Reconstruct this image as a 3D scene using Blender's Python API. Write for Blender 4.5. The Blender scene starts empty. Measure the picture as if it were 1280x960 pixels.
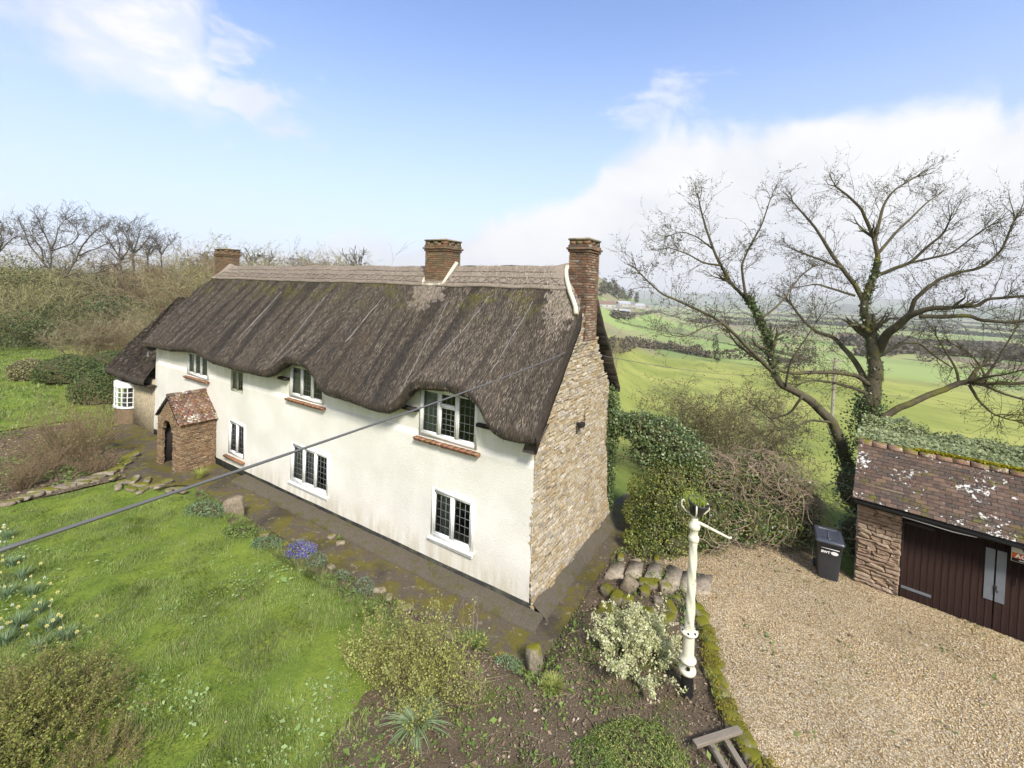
import bpy, math, random
import numpy as np
from mathutils import Vector, Matrix
from mathutils.geometry import delaunay_2d_cdt
R = math.radians
rng = np.random.default_rng(7)
random.seed(7)
scn = bpy.context.scene
COL = scn.collection

# ------------------------------------------------------------------ camera
FPX, PITCH, ROLL, PPY, YAW, YG, H = 545.89, 0.022574, 0.037972, 377.6, 0.552183, 0.725408, 8.0
cp, sp, cr, sr = math.cos(PITCH), math.sin(PITCH), math.cos(ROLL), math.sin(ROLL)
cam_d = bpy.data.cameras.new('camera'); cam = bpy.data.objects.new('camera', cam_d); COL.objects.link(cam)
m = Matrix(((cr, -sr, 0), (sr*sp, cr*sp, -cp), (sr*cp, cr*cp, sp))).to_4x4()
m.translation = (0, 0, H); cam.matrix_world = m
cam_d.sensor_width = 36; cam_d.lens = FPX/1280*36; cam_d.shift_y = -(480-PPY)/1280
cam_d.clip_start = 0.1; cam_d.clip_end = 30000
scn.camera = cam

# ------------------------------------------------------------------ light
SUN_X, SUN_Y, SUN_EL = 0.30, -0.95, R(43)
scn.view_settings.view_transform = 'Standard'; scn.view_settings.look = 'None'
scn.view_settings.gamma = 1; scn.view_settings.use_curve_mapping = False
scn.view_settings.exposure = 1.58
sun_d = bpy.data.lights.new('sun', 'SUN'); sun = bpy.data.objects.new('sun', sun_d); COL.objects.link(sun)
sun_d.energy = 2.1; sun_d.angle = R(11); sun_d.color = (1.0, 0.95, 0.87)
sv = Vector((SUN_X, SUN_Y, 0)).normalized()*math.cos(SUN_EL) + Vector((0, 0, math.sin(SUN_EL)))
sun.rotation_euler = sv.to_track_quat('Z', 'Y').to_euler()

# ------------------------------------------------------------------ node helpers
class NT:
    def __init__(s, tree): s.t = tree; s.n = tree.nodes; s.l = tree.links
    def new(s, typ, **kw):
        n = s.n.new(typ)
        for k, v in kw.items():
            if k == 'ins':
                for i, x in v.items(): s.put(n.inputs[i], x)
            else: setattr(n, k, v)
        return n
    def put(s, inp, x):
        if isinstance(x, bpy.types.NodeSocket): s.l.new(x, inp)
        elif isinstance(x, bpy.types.Node): s.l.new(x.outputs[0], inp)
        else:
            if inp.type == 'RGBA' and len(x) == 3: x = (*x, 1)
            inp.default_value = x
    def math(s, op, a, b=0.0, c=0.0, clamp=False):
        n = s.new('ShaderNodeMath', operation=op, use_clamp=clamp); s.put(n.inputs[0], a); s.put(n.inputs[1], b); s.put(n.inputs[2], c); return n.outputs[0]
    def mix(s, f, a, b):
        n = s.new('ShaderNodeMix', data_type='RGBA'); s.put(n.inputs[0], f); s.put(n.inputs[6], a); s.put(n.inputs[7], b); return n.outputs[2]
    def noise(s, vec, scale, detail=4, rough=0.55, dist=0.0):
        n = s.new('ShaderNodeTexNoise'); s.put(n.inputs['Vector'], vec); n.inputs['Scale'].default_value = scale
        n.inputs['Detail'].default_value = detail; n.inputs['Roughness'].default_value = rough; n.inputs['Distortion'].default_value = dist
        return n.outputs[0]
    def ramp(s, f, stops):
        n = s.new('ShaderNodeValToRGB'); e = n.color_ramp.elements
        while len(e) < len(stops): e.new(0.5)
        for q, (p, c) in zip(e, stops):
            q.position = p; q.color = (*c, 1) if hasattr(c, '__len__') else (c, c, c, 1)
        s.put(n.inputs[0], f); return n.outputs[0]
    def smooth(s, x, a, b):
        n = s.new('ShaderNodeMapRange', interpolation_type='SMOOTHSTEP'); s.put(n.inputs[0], x)
        n.inputs[1].default_value = a; n.inputs[2].default_value = b; return n.outputs[0]
    def scale(s, vec, sc):
        n = s.new('ShaderNodeMapping'); s.put(n.inputs[0], vec); n.inputs['Scale'].default_value = sc; return n.outputs[0]

# ------------------------------------------------------------------ sky
world = bpy.data.worlds.new('World'); scn.world = world; world.use_nodes = True
w = NT(world.node_tree); w.n.clear()
tc = w.new('ShaderNodeTexCoord'); D = tc.outputs['Generated']
sky = w.new('ShaderNodeTexSky', sky_type='NISHITA'); sky.sun_disc = False
sky.sun_elevation = SUN_EL; sky.sun_rotation = math.atan2(SUN_X, SUN_Y)
sky.air_density = 1.0; sky.dust_density = .7; sky.ozone_density = 3.2; sky.altitude = 100
sep = w.new('ShaderNodeSeparateXYZ'); w.put(sep.inputs[0], D)
az = w.math('MULTIPLY', w.math('ARCTAN2', sep.outputs[0], sep.outputs[1]), 57.2958)
el = w.math('MULTIPLY', w.math('ARCSINE', sep.outputs[2]), 57.2958)
n1 = w.noise(D, 5.0, 7, 0.55, 0.3); n2 = w.noise(D, 1.6, 4, 0.5); n3 = w.noise(w.scale(D, (1, 1, 2.2)), 9.0, 6, 0.6, 0.4)
fc = w.new('ShaderNodeFloatCurve'); cv = fc.mapping.curves[0]
pts = [(-180, 20), (-120, 24), (-70, 10), (-45, 2.0), (-27, 4.5), (-18, 7.2), (-3, 8.6), (5, 10.5), (9, 13.5), (13.5, 18.5), (20, 20.6), (27, 20.4), (35, 19.0), (49, 17.0), (80, 26), (130, 26), (180, 20)]
cv.points[0].location = ((pts[0][0]+180)/360, pts[0][1]/60); cv.points[1].location = (1, pts[-1][1]/60)
for a_, e_ in pts[1:-1]: cv.points.new((a_+180)/360, e_/60)
for p_ in cv.points: p_.handle_type = 'AUTO_CLAMPED'
fc.mapping.update(); w.put(fc.inputs['Value'], w.math('DIVIDE', w.math('ADD', az, 180.0), 360.0))
elc = w.math('MULTIPLY', fc.outputs[0], 60.0)
dA = w.math('ADD', w.math('SUBTRACT', elc, el), w.math('MULTIPLY', w.math('SUBTRACT', n1, 0.5), 14.0))
mA = w.smooth(dA, -.9, 2.4)
left_fade = w.smooth(az, -30.0, -4.0)                       # the bank thins out to the west
mA = w.math('MULTIPLY', mA, w.math('MAXIMUM', w.math('ADD', w.math('MULTIPLY', left_fade, 0.42), 0.58), w.smooth(w.math('ABSOLUTE', az), 90.0, 120.0)))
dB = w.math('MINIMUM', w.math('DIVIDE', w.math('SUBTRACT', -34.5, az), 6.0), w.math('DIVIDE', w.math('SUBTRACT', el, 17.0), 3.6))
mB = w.smooth(w.math('ADD', dB, w.math('MULTIPLY', w.math('SUBTRACT', n1, 0.5), 7.0)), -0.3, 1.3)
mB = w.math('MULTIPLY', mB, w.math('MULTIPLY', w.smooth(el, 70.0, 40.0), w.math('ADD', .62, w.math('MULTIPLY', w.smooth(n3, .38, .60), .38))))
def wisp(a0, e0, ra, re, k):
    d = w.math('SQRT', w.math('ADD', w.math('POWER', w.math('DIVIDE', w.math('SUBTRACT', az, a0), ra), 2.0), w.math('POWER', w.math('DIVIDE', w.math('SUBTRACT', el, e0), re), 2.0)))
    return w.math('MULTIPLY', w.smooth(w.math('ADD', w.math('SUBTRACT', 1.0, d), w.math('MULTIPLY', w.math('SUBTRACT', n3, 0.50), 6.0)), -0.1, 1.5), k)
mC = w.math('MAXIMUM', wisp(-32.0, 19.0, 6.5, 3.2, 0.85), wisp(-35.5, 24.0, 4.0, 4.5, 0.75))
mC = w.math('MAXIMUM', mC, wisp(19.0, 22.8, 6.0, 2.8, 0.6))
mask = w.math('MAXIMUM', w.math('MAXIMUM', mA, mB), mC, clamp=True)
ccol = w.ramp(w.math('ADD', w.math('MULTIPLY', n2, .5), w.math('MULTIPLY', n1, .5)), [(0.36, (0.262, 0.275, 0.305)), (0.48, (0.300, 0.308, 0.324)), (0.58, (0.345, 0.346, 0.350))])
skyt = w.new('ShaderNodeVectorMath', operation='MULTIPLY'); w.put(skyt.inputs[0], sky.outputs[0]); skyt.inputs[1].default_value = (.93, .93, 1.03)
skyc = w.new('ShaderNodeVectorMath', operation='SCALE'); w.put(skyc.inputs[0], skyt.outputs[0]); skyc.inputs['Scale'].default_value = 0.098
veil = w.math('MULTIPLY', w.math('POWER', w.smooth(el, 36.0, -7.0), 1.0), .96)                # thin high haze, thickest low down
final = w.mix(mask, w.mix(veil, skyc.outputs[0], (.250, .278, .330)), ccol)
bg = w.new('ShaderNodeBackground'); w.put(bg.inputs[0], final); bg.inputs[1].default_value = 1.0
w.put(w.new('ShaderNodeOutputWorld').inputs[0], bg)

# ------------------------------------------------------------------ geometry helpers
def nrm(a): return a/np.maximum(np.linalg.norm(a, axis=-1, keepdims=True), 1e-9)
def _hash(i, j, k, seed):
    h = (i*374761393 + j*668265263 + k*2147483647 + seed*1274126177) & 0xffffffff
    h = ((h ^ (h >> 13))*1274126177) & 0xffffffff
    return ((h ^ (h >> 16)) & 0xffff)/65535.0
def vnoise(x, y, z=0.0, seed=0):
    x, y, z = np.broadcast_arrays(np.asarray(x, float), np.asarray(y, float), np.asarray(z, float))
    xi, yi, zi = np.floor(x).astype(np.int64), np.floor(y).astype(np.int64), np.floor(z).astype(np.int64)
    fx, fy, fz = x-xi, y-yi, z-zi
    fx, fy, fz = fx*fx*(3-2*fx), fy*fy*(3-2*fy), fz*fz*(3-2*fz)
    r = 0
    for a in (0, 1):
        for b in (0, 1):
            for c in (0, 1):
                r = r + _hash(xi+a, yi+b, zi+c, seed)*(fx if a else 1-fx)*(fy if b else 1-fy)*(fz if c else 1-fz)
    return r*2-1
def fbm(x, y, z=0.0, oct=3, seed=0):
    r, a = 0, 1.0
    for o in range(oct): r = r + a*vnoise(x*2**o, y*2**o, np.asarray(z)*2**o, seed+o); a *= .5
    return r
def ray(px, py):
    u = (px-640)/FPX; v = -(py-PPY)/FPX
    xc = u*cr-v*sr; yc = u*sr+v*cr
    return np.array([xc, cp+yc*sp, -sp+yc*cp])
def at(px, py, z=0.0):
    """where the line of sight through a point of the photograph meets the level z"""
    d = ray(px, py); return np.array([0, 0, H])+d*((z-H)/d[2])
def atd(px, py, dist):
    """same, at a given distance in front of the camera"""
    d = ray(px, py); return np.array([0, 0, H])+d*dist
def setp(o, label=None, cat=None, group=None, kind=None):
    if label: o['label'] = label
    if cat: o['category'] = cat
    if group: o['group'] = group
    if kind: o['kind'] = kind
    return o
def link(name, me, mat=None, parent=None, loc=None, rotz=None):
    o = bpy.data.objects.new(name, me); COL.objects.link(o)
    if mat and me and not me.materials:
        for q in (mat if isinstance(mat, (list, tuple)) else [mat]): me.materials.append(q)
    if parent: o.parent = parent
    if loc is not None: o.location = [float(q) for q in loc]
    if rotz is not None: o.rotation_euler = (0, 0, rotz)
    return o
def empty(name, loc, rotz=0.0, label=None, cat=None, group=None):
    o = bpy.data.objects.new(name, None); COL.objects.link(o); o.location = [float(q) for q in loc]; o.rotation_euler = (0, 0, rotz)
    o.empty_display_size = .2
    return setp(o, label, cat, group)
def npmesh(name, V, F, smooth=False, uv=None):
    """V (n,3), F (m,k) with k = 3 or 4"""
    V = np.asarray(V, np.float32); F = np.asarray(F, np.int32); me = bpy.data.meshes.new(name)
    k = F.shape[1]; me.vertices.add(len(V)); me.vertices.foreach_set('co', V.ravel())
    me.loops.add(F.size); me.loops.foreach_set('vertex_index', F.ravel())
    me.polygons.add(len(F)); me.polygons.foreach_set('loop_start', np.arange(0, F.size, k, dtype=np.int32))
    me.polygons.foreach_set('loop_total', np.full(len(F), k, np.int32))
    if smooth: me.polygons.foreach_set('use_smooth', np.ones(len(F), bool))
    me.update(calc_edges=True)
    if uv is not None:
        l = me.uv_layers.new(name='UVMap'); l.data.foreach_set('uv', np.asarray(uv, np.float32)[F.ravel()].ravel())
    return me
class MB:
    """collects quads; build() makes one mesh"""
    def __init__(s): s.V = []; s.F = []; s.n = 0
    def add(s, V, F):
        V = np.asarray(V, float); F = np.asarray(F, int)
        if F.shape[1] == 3: F = np.hstack([F, F[:, 2:3]])
        s.V.append(V); s.F.append(F+s.n); s.n += len(V)
    def box(s, x0, x1, y0, y1, z0, z1, jit=0.0, M=None, bev=0.0):
        if bev > 0:
            xs = (min(x0, x1), max(x0, x1)); ys = (min(y0, y1), max(y0, y1)); zs = (min(z0, z1), max(z0, z1))
            V, F = chamfer((xs[1]-xs[0])/2, (ys[1]-ys[0])/2, (zs[1]-zs[0])/2, bev)
            V = V+np.array([(x0+x1)/2, (y0+y1)/2, (z0+z1)/2])
        else:
            V = np.array([(x, y, z) for x in (x0, x1) for y in (y0, y1) for z in (z0, z1)], float)
            F = np.array([(0, 1, 3, 2), (4, 6, 7, 5), (0, 4, 5, 1), (2, 3, 7, 6), (0, 2, 6, 4), (1, 5, 7, 3)])
        if jit: V = V+rng.normal(0, jit, V.shape)
        if M is not None: V = V@np.asarray(M)[:3, :3].T+np.asarray(M)[:3, 3]
        s.add(V, F)
    def tube(s, pts, r, n=6, cap=True):
        pts = np.asarray(pts, float); r = np.broadcast_to(np.asarray(r, float), (len(pts),))
        t = nrm(np.gradient(pts, axis=0)); up = np.array([0.13, 0.21, 1.0]); up = up if abs(nrm(up)@t[0]) < .9 else np.array([1.0, .2, .1])
        rings = []; a = nrm(np.cross(t[0], up))
        for i in range(len(pts)):
            a = nrm(a-(a@t[i])*t[i]); b = np.cross(t[i], a); th = np.arange(n)*2*np.pi/n
            rings.append(pts[i]+r[i]*(np.cos(th)[:, None]*a+np.sin(th)[:, None]*b))
        V = np.vstack(rings); F = []
        for i in range(len(pts)-1):
            for j in range(n): k = (j+1) % n; F.append((i*n+j, i*n+k, (i+1)*n+k, (i+1)*n+j))
        if cap:
            V = np.vstack([V, pts[0], pts[-1]]); c0 = len(V)-2
            for j in range(n): k = (j+1) % n; F.append((c0, k, j, j)); F.append((c0+1, (len(pts)-1)*n+j, (len(pts)-1)*n+k, (len(pts)-1)*n+k))
        s.add(V, F)
    def lathe(s, prof, n=16, c=(0, 0, 0)):
        th = np.arange(n)*2*np.pi/n; V = []; F = []
        for r, z in prof: V += [(c[0]+r*math.cos(t), c[1]+r*math.sin(t), c[2]+z) for t in th]
        for i in range(len(prof)-1):
            for j in range(n): k = (j+1) % n; F.append((i*n+j, i*n+k, (i+1)*n+k, (i+1)*n+j))
        s.add(V, F)
    def build(s, name, mat=None, parent=None, smooth=False, loc=None, rotz=None, kind=None):
        V = np.vstack(s.V); F = np.vstack(s.F)
        tri = F[:, 2] == F[:, 3]
        if tri.any():
            me = bpy.data.meshes.new(name); me.from_pydata(V.tolist(), [], [tuple(f[:3]) if t else tuple(f) for f, t in zip(F.tolist(), tri)]); me.update()
            if smooth: me.polygons.foreach_set('use_smooth', np.ones(len(F), bool))
        else: me = npmesh(name, V, F, smooth)
        o = link(name, me, mat, parent, loc, rotz)
        if kind: o['kind'] = kind
        return o
def chamfer(a, b, c, e):
    """box with chamfered edges: 24 verts"""
    V = []; idx = {}
    for sx in (-1, 1):
        for sy in (-1, 1):
            for sz in (-1, 1):
                for k, p in enumerate([(a, b-e, c-e), (a-e, b, c-e), (a-e, b-e, c)]):
                    idx[(sx, sy, sz, k)] = len(V); V.append((sx*p[0], sy*p[1], sz*p[2]))
    F = []
    for sgn in (-1, 1):
        F.append([idx[(sgn, y, z, 0)] for y, z in ((-1, -1), (1, -1), (1, 1), (-1, 1))][::sgn])
        F.append([idx[(x, sgn, z, 1)] for x, z in ((-1, -1), (-1, 1), (1, 1), (1, -1))][::sgn])
        F.append([idx[(x, y, sgn, 2)] for x, y in ((-1, -1), (1, -1), (1, 1), (-1, 1))][::sgn])
    for p in (-1, 1):
        for q in (-1, 1):
            F.append([idx[(p, q, -1, 0)], idx[(p, q, 1, 0)], idx[(p, q, 1, 1)], idx[(p, q, -1, 1)]])
            F.append([idx[(p, -1, q, 0)], idx[(p, 1, q, 0)], idx[(p, 1, q, 2)], idx[(p, -1, q, 2)]])
            F.append([idx[(-1, p, q, 1)], idx[(1, p, q, 1)], idx[(1, p, q, 2)], idx[(-1, p, q, 2)]])
    for sx in (-1, 1):
        for sy in (-1, 1):
            for sz in (-1, 1): t = [idx[(sx, sy, sz, k)] for k in range(3)]; F.append(t+[t[2]])
    return np.array(V), np.array(F)
def stone_mesh(name, a, b, c, seed, mat, e=.012, rough=.006):
    r = np.random.default_rng(seed); V, F = chamfer(a/2, b/2, c/2, e)
    g = r.normal(0, 1, (8, 3)); key = (V[:, 0] > 0)*4+(V[:, 1] > 0)*2+(V[:, 2] > 0)
    V = V+g[key]*rough*np.array([2.0, 1.0, 1.2])+r.normal(0, rough*.25, V.shape)
    me = bpy.data.meshes.new(name); me.from_pydata(V.tolist(), [], [tuple(dict.fromkeys(f)) for f in F.tolist()]); me.update(); me.materials.append(mat); return me
def prisms(P0, P1, r0, r1, n=3):
    P0, P1 = np.asarray(P0, float), np.asarray(P1, float); r0 = np.asarray(r0, float)[:, None]; r1 = np.asarray(r1, float)[:, None]
    d = nrm(P1-P0); ref = np.where(np.abs(d[:, 2:3]) > .8, np.array([[1.0, .1, 0]]), np.array([[0.1, 0, 1.0]]))
    a = nrm(np.cross(d, ref)); b = np.cross(d, a); N = len(P0); V = np.zeros((N, 2*n, 3))
    for j in range(n):
        t = 2*math.pi*j/n; o = math.cos(t)*a+math.sin(t)*b
        V[:, j] = P0+r0*o; V[:, n+j] = P1+r1*o
    base = (np.arange(N)*2*n)[:, None]
    F = np.concatenate([base+np.array([[j, (j+1) % n, n+(j+1) % n, n+j]]) for j in range(n)])
    return V.reshape(-1, 3), F
def leaves(C, size, up=0.4, asp=.55, N=None, r=rng, dirs=None):
    """rhombic leaves (one quad each, folded a little) at the points C"""
    n = len(C); nn = r.normal(0, 1, (n, 3)); nn[:, 2] = nn[:, 2]+up*2
    if N is not None: nn = nn*.8+N*1.3
    nn = nrm(nn); t = r.normal(0, 1, (n, 3)) if dirs is None else dirs+r.normal(0, .35, (n, 3))
    t = nrm(t-(t*nn).sum(1, keepdims=True)*nn); b = np.cross(nn, t)
    L = (size*(.6+.8*r.random(n)))[:, None] if np.ndim(size) == 0 else size[:, None]
    V = np.stack([C-t*L*.5, C+b*L*asp*.5+nn*L*.08, C+t*L*.5, C-b*L*asp*.5+nn*L*.08], 1)
    return V.reshape(-1, 3), np.arange(4*n).reshape(-1, 4)

# ------------------------------------------------------------------ materials
def mk(name, build, rough=.85, spec=.25):
    m = bpy.data.materials.new(name); m.use_nodes = True; t = NT(m.node_tree); b = t.n['Principled BSDF']
    b.inputs['Roughness'].default_value = rough; b.inputs['Specular IOR Level'].default_value = spec
    build(t, b); return m
def bump(t, b, h, strength=.4, dist=.02):
    n = t.new('ShaderNodeBump'); n.inputs['Strength'].default_value = strength; n.inputs['Distance'].default_value = dist
    t.put(n.inputs['Height'], h); t.put(b.inputs['Normal'], n)
def obj_co(t): return t.new('ShaderNodeTexCoord').outputs['Object']
def isl(t): return t.new('ShaderNodeNewGeometry').outputs['Random Per Island']
def oinfo(t): return t.new('ShaderNodeObjectInfo').outputs['Random']
def leafmat(name, stops, rough=.6, trans=.35, patch=None, spec=.3, dark=.22):
    def f(t, b):
        c = t.ramp(isl(t), stops)
        n = t.noise(t.new('ShaderNodeNewGeometry').outputs['Position'], patch or 1.3, 3)
        c = t.mix(t.smooth(n, .3, .72), t.mix(dark, c, (0.03, 0.035, 0.015)), c)
        t.put(b.inputs['Base Color'], c)
        tr = t.new('ShaderNodeBsdfTranslucent'); t.put(tr.inputs[0], c)
        ms = t.new('ShaderNodeMixShader'); ms.inputs[0].default_value = trans
        t.put(ms.inputs[1], b); t.put(ms.inputs[2], tr); t.put(t.n['Material Output'].inputs[0], ms)
    return mk(name, f, rough, spec)
def pal(*cols):
    k = len(cols); return [(i/(k-1) if k > 1 else 0, c) for i, c in enumerate(cols)]
def stonemat(name, cols, nscale=14, moss=0.0, per='object', lichen=0.0, bmp=.5, speck=.30):
    def f(t, b):
        co = obj_co(t); g = t.new('ShaderNodeNewGeometry')
        rnd = oinfo(t) if per == 'object' else g.outputs['Random Per Island']
        c = t.ramp(rnd, pal(*cols)); P = g.outputs['Position']
        n = t.noise(P, nscale, 5, .65); c = t.mix(t.smooth(n, .3, .7), t.mix(.5, c, (.05, .04, .03)), c)
        n2 = t.noise(P, nscale*2.7, 3, .6); c = t.mix(t.math('MULTIPLY', t.smooth(n2, .52, .68), speck), c, (.52, .47, .38))
        if lichen: n3 = t.math('ADD', t.math('MULTIPLY', t.noise(P, 9.0, 5, .7), .6), t.math('MULTIPLY', t.noise(P, 1.5, 2, .5), .4)); c = t.mix(t.math('MULTIPLY', t.smooth(n3, .605-lichen, .635-lichen), .92), c, (.64, .63, .57))
        if moss:
            n4 = t.noise(P, 3.2, 5, .65); sepn = t.new('ShaderNodeSeparateXYZ'); t.put(sepn.inputs[0], g.outputs['Normal'])
            mm = t.smooth(t.math('ADD', n4, t.math('MULTIPLY', sepn.outputs[2], .25)), .74-moss, .98-moss)
            mc = t.mix(t.noise(P, 25, 3), (.07, .085, .008), (.19, .165, .018)); c = t.mix(mm, c, mc)
        t.put(b.inputs['Base Color'], c); bump(t, b, t.math('ADD', n, t.math('MULTIPLY', n2, .5)), bmp, .012)
    return mk(name, f, .92, .15)

def m_white(t, b):
    co = obj_co(t); s = t.new('ShaderNodeSeparateXYZ'); t.put(s.inputs[0], co)
    a = t.noise(co, 26, 4, .7); big = t.noise(co, .7, 4, .6); st = t.noise(t.scale(co, (2.2, 1, .35)), 1.6, 5, .65)
    c = t.mix(t.smooth(big, .35, .7), (.69, .665, .59), (.76, .74, .67))
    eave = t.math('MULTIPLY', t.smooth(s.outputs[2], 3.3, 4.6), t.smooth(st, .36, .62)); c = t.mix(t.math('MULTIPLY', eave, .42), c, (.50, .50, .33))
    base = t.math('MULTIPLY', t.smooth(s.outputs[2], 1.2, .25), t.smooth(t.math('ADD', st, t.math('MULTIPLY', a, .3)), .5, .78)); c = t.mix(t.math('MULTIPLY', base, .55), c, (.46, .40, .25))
    sp_ = t.smooth(t.noise(co, 9, 6, .75), .60, .74); c = t.mix(t.math('MULTIPLY', sp_, .28), c, (.42, .40, .34))
    t.put(b.inputs['Base Color'], c); bump(t, b, t.math('ADD', a, t.math('MULTIPLY', t.noise(co, 70, 2), .5)), .7, .018)
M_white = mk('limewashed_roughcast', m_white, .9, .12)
M_plinth = mk('tarred_plinth', lambda t, b: (t.put(b.inputs['Base Color'], t.mix(t.smooth(t.noise(obj_co(t), 3, 5, .7), .4, .7), (.012, .012, .012), (.05, .052, .03))),), .7)
M_paint = mk('white_paint', lambda t, b: t.put(b.inputs['Base Color'], t.mix(t.smooth(t.noise(obj_co(t), 9, 4, .7), .45, .75), (.80, .80, .77), (.66, .65, .58))), .45, .4)
M_oldframe = mk('weathered_green_frame', lambda t, b: t.put(b.inputs['Base Color'], t.mix(t.noise(obj_co(t), 14, 4, .7), (.22, .24, .15), (.42, .42, .32))), .7)
def m_glass(t, b):
    fr = t.new('ShaderNodeFresnel'); fr.inputs[0].default_value = 1.55
    tr = t.new('ShaderNodeBsdfTransparent'); tr.inputs[0].default_value = (.62, .66, .64, 1)
    gl = t.new('ShaderNodeBsdfGlossy'); gl.inputs['Roughness'].default_value = .03; gl.inputs[0].default_value = (.8, .85, .9, 1)
    n = t.new('ShaderNodeBump'); n.inputs['Strength'].default_value = .15; n.inputs['Distance'].default_value = .004; t.put(n.inputs['Height'], t.noise(obj_co(t), 5, 2)); t.put(gl.inputs['Normal'], n)
    ms = t.new('ShaderNodeMixShader'); t.put(ms.inputs[0], fr); t.put(ms.inputs[1], tr); t.put(ms.inputs[2], gl); t.put(t.n['Material Output'].inputs[0], ms)
M_glass = mk('window_glass', m_glass)
M_lead = mk('lead_came', lambda t, b: t.put(b.inputs['Base Color'], (.16, .17, .17)), .6)
M_curtain = mk('curtain_cloth', lambda t, b: t.put(b.inputs['Base Color'], t.mix(t.noise(t.scale(obj_co(t), (12, 1, .5)), 3, 2), (.42, .42, .38), (.62, .62, .58))), .95)
M_dark = mk('dark_timber_and_shade', lambda t, b: t.put(b.inputs['Base Color'], t.mix(t.noise(obj_co(t), 20, 3), (.012, .010, .009), (.035, .028, .024))), .8)
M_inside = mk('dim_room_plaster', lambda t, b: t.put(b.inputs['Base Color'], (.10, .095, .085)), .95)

def m_thatch(t, b):
    uv = t.new('ShaderNodeUVMap').outputs[0]
    fine = t.noise(t.scale(uv, (46, 5.0, 1)), 1.0, 5, .75, .2); med = t.noise(t.scale(uv, (9, 1.6, 1)), 1.0, 5, .7, .3); streak = t.noise(t.scale(uv, (2.3, .22, 1)), 1.0, 4, .6, .5)
    c = t.ramp(fine, [(.25, (.018, .015, .012)), (.45, (.052, .043, .034)), (.58, (.115, .090, .066)), (.75, (.27, .21, .15))])
    c = t.mix(t.math('MULTIPLY', t.smooth(streak, .44, .68), .72), c, t.mix(fine, (.020, .020, .021), (.07, .068, .066)))
    c = t.mix(t.math('MULTIPLY', t.smooth(med, .55, .75), .5), c, (.14, .10, .065))
    s = t.new('ShaderNodeSeparateXYZ'); t.put(s.inputs[0], uv)
    mo = t.math('MULTIPLY', t.smooth(s.outputs[1], 3.0, 4.7), t.smooth(t.noise(t.scale(uv, (1, .8, 1)), 1.6, 6, .7), .50, .66))
    mo = t.math('MAXIMUM', mo, t.math('MULTIPLY', t.smooth(t.noise(t.scale(uv, (1, 1, 1)), 1.1, 6, .75), .60, .72), .8))
    c = t.mix(t.math('MULTIPLY', t.math('MULTIPLY', mo, t.smooth(fine, .3, .6)), .8), c, (.115, .105, .018))
    t.put(b.inputs['Base Color'], c); bump(t, b, t.math('ADD', fine, t.math('MULTIPLY', med, .6)), 1.0, .05)
M_thatch = mk('weathered_thatch', m_thatch, .95, .08)
def m_ridge(t, b):
    uv = t.new('ShaderNodeUVMap').outputs[0]; fine = t.noise(t.scale(uv, (60, 6, 1)), 1.0, 4, .75); big = t.noise(uv, 1.3, 4, .6)
    c = t.ramp(fine, [(.25, (.14, .115, .09)), (.5, (.29, .24, .19)), (.75, (.44, .375, .305))]); c = t.mix(t.math('MULTIPLY', t.smooth(big, .5, .75), .4), c, (.13, .11, .08))
    t.put(b.inputs['Base Color'], c); bump(t, b, fine, .9, .03)
M_ridge = mk('pale_ridge_straw', m_ridge, .95, .08)
def m_strawends(t, b):
    c = t.ramp(isl(t), pal((.038, .032, .027), (.112, .093, .072), (.064, .054, .045), (.24, .195, .145), (.084, .070, .056), (.35, .29, .22))); co = obj_co(t)
    st = t.noise(t.scale(co, (1.5, 0, .16)), 1.0, 4, .65, .4); pt = t.noise(t.scale(co, (.5, .5, .5)), 1.0, 5, .65)
    c = t.mix(t.math('MULTIPLY', t.smooth(st, .46, .60), .78), c, (.034, .031, .029)); c = t.mix(t.math('MULTIPLY', t.smooth(pt, .55, .68), .45), c, (.115, .082, .052))
    s = t.new('ShaderNodeSeparateXYZ'); t.put(s.inputs[0], co); mo = t.math('MULTIPLY', t.smooth(s.outputs[2], 6.6, 8.1), t.smooth(t.noise(co, 1.4, 6, .7), .50, .62)); c = t.mix(t.math('MULTIPLY', mo, .7), c, (.16, .15, .03))
    t.put(b.inputs['Base Color'], c)
M_straw = mk('straw_ends', m_strawends, .9, .1)
M_straw_l = leafmat('pale_straw_ends', pal((.22, .18, .14), (.36, .30, .24), (.48, .41, .335)), .9, .1, spec=.1)
M_mortar = mk('cement_fillet', lambda t, b: t.put(b.inputs['Base Color'], t.mix(t.noise(obj_co(t), 12, 4, .7), (.42, .38, .26), (.72, .68, .55))), .9)
M_stone = stonemat('cream_rubble_stone', [(.44, .355, .22), (.53, .45, .31), (.37, .27, .14), (.60, .53, .40), (.47, .39, .255), (.39, .285, .145), (.50, .45, .36), (.27, .22, .155)])
M_stone_i = stonemat('cream_rubble_stone_far', [(.44, .355, .22), (.53, .45, .31), (.37, .27, .14), (.60, .53, .40), (.47, .39, .255), (.39, .285, .145), (.50, .45, .36), (.27, .22, .155)], per='island')
def m_joint(t, b):
    P = obj_co(t); n = t.noise(P, 18, 5, .7); t.put(b.inputs['Base Color'], t.mix(n, (.07, .05, .03), (.27, .21, .13))); bump(t, b, n, .6, .02)
M_joint = mk('lime_mortar', m_joint, .95, .1)
M_brick = stonemat('old_red_brick', [(.19, .095, .06), (.25, .13, .08), (.13, .08, .055), (.30, .19, .12), (.38, .32, .23), (.20, .14, .09)], 20, bmp=.35)
M_brick_i = stonemat('old_red_brick_far', [(.19, .09, .05), (.24, .125, .065), (.12, .075, .05), (.28, .17, .09), (.12, .10, .07), (.25, .17, .09)], 20, moss=.12, per='island', bmp=.35)
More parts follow.
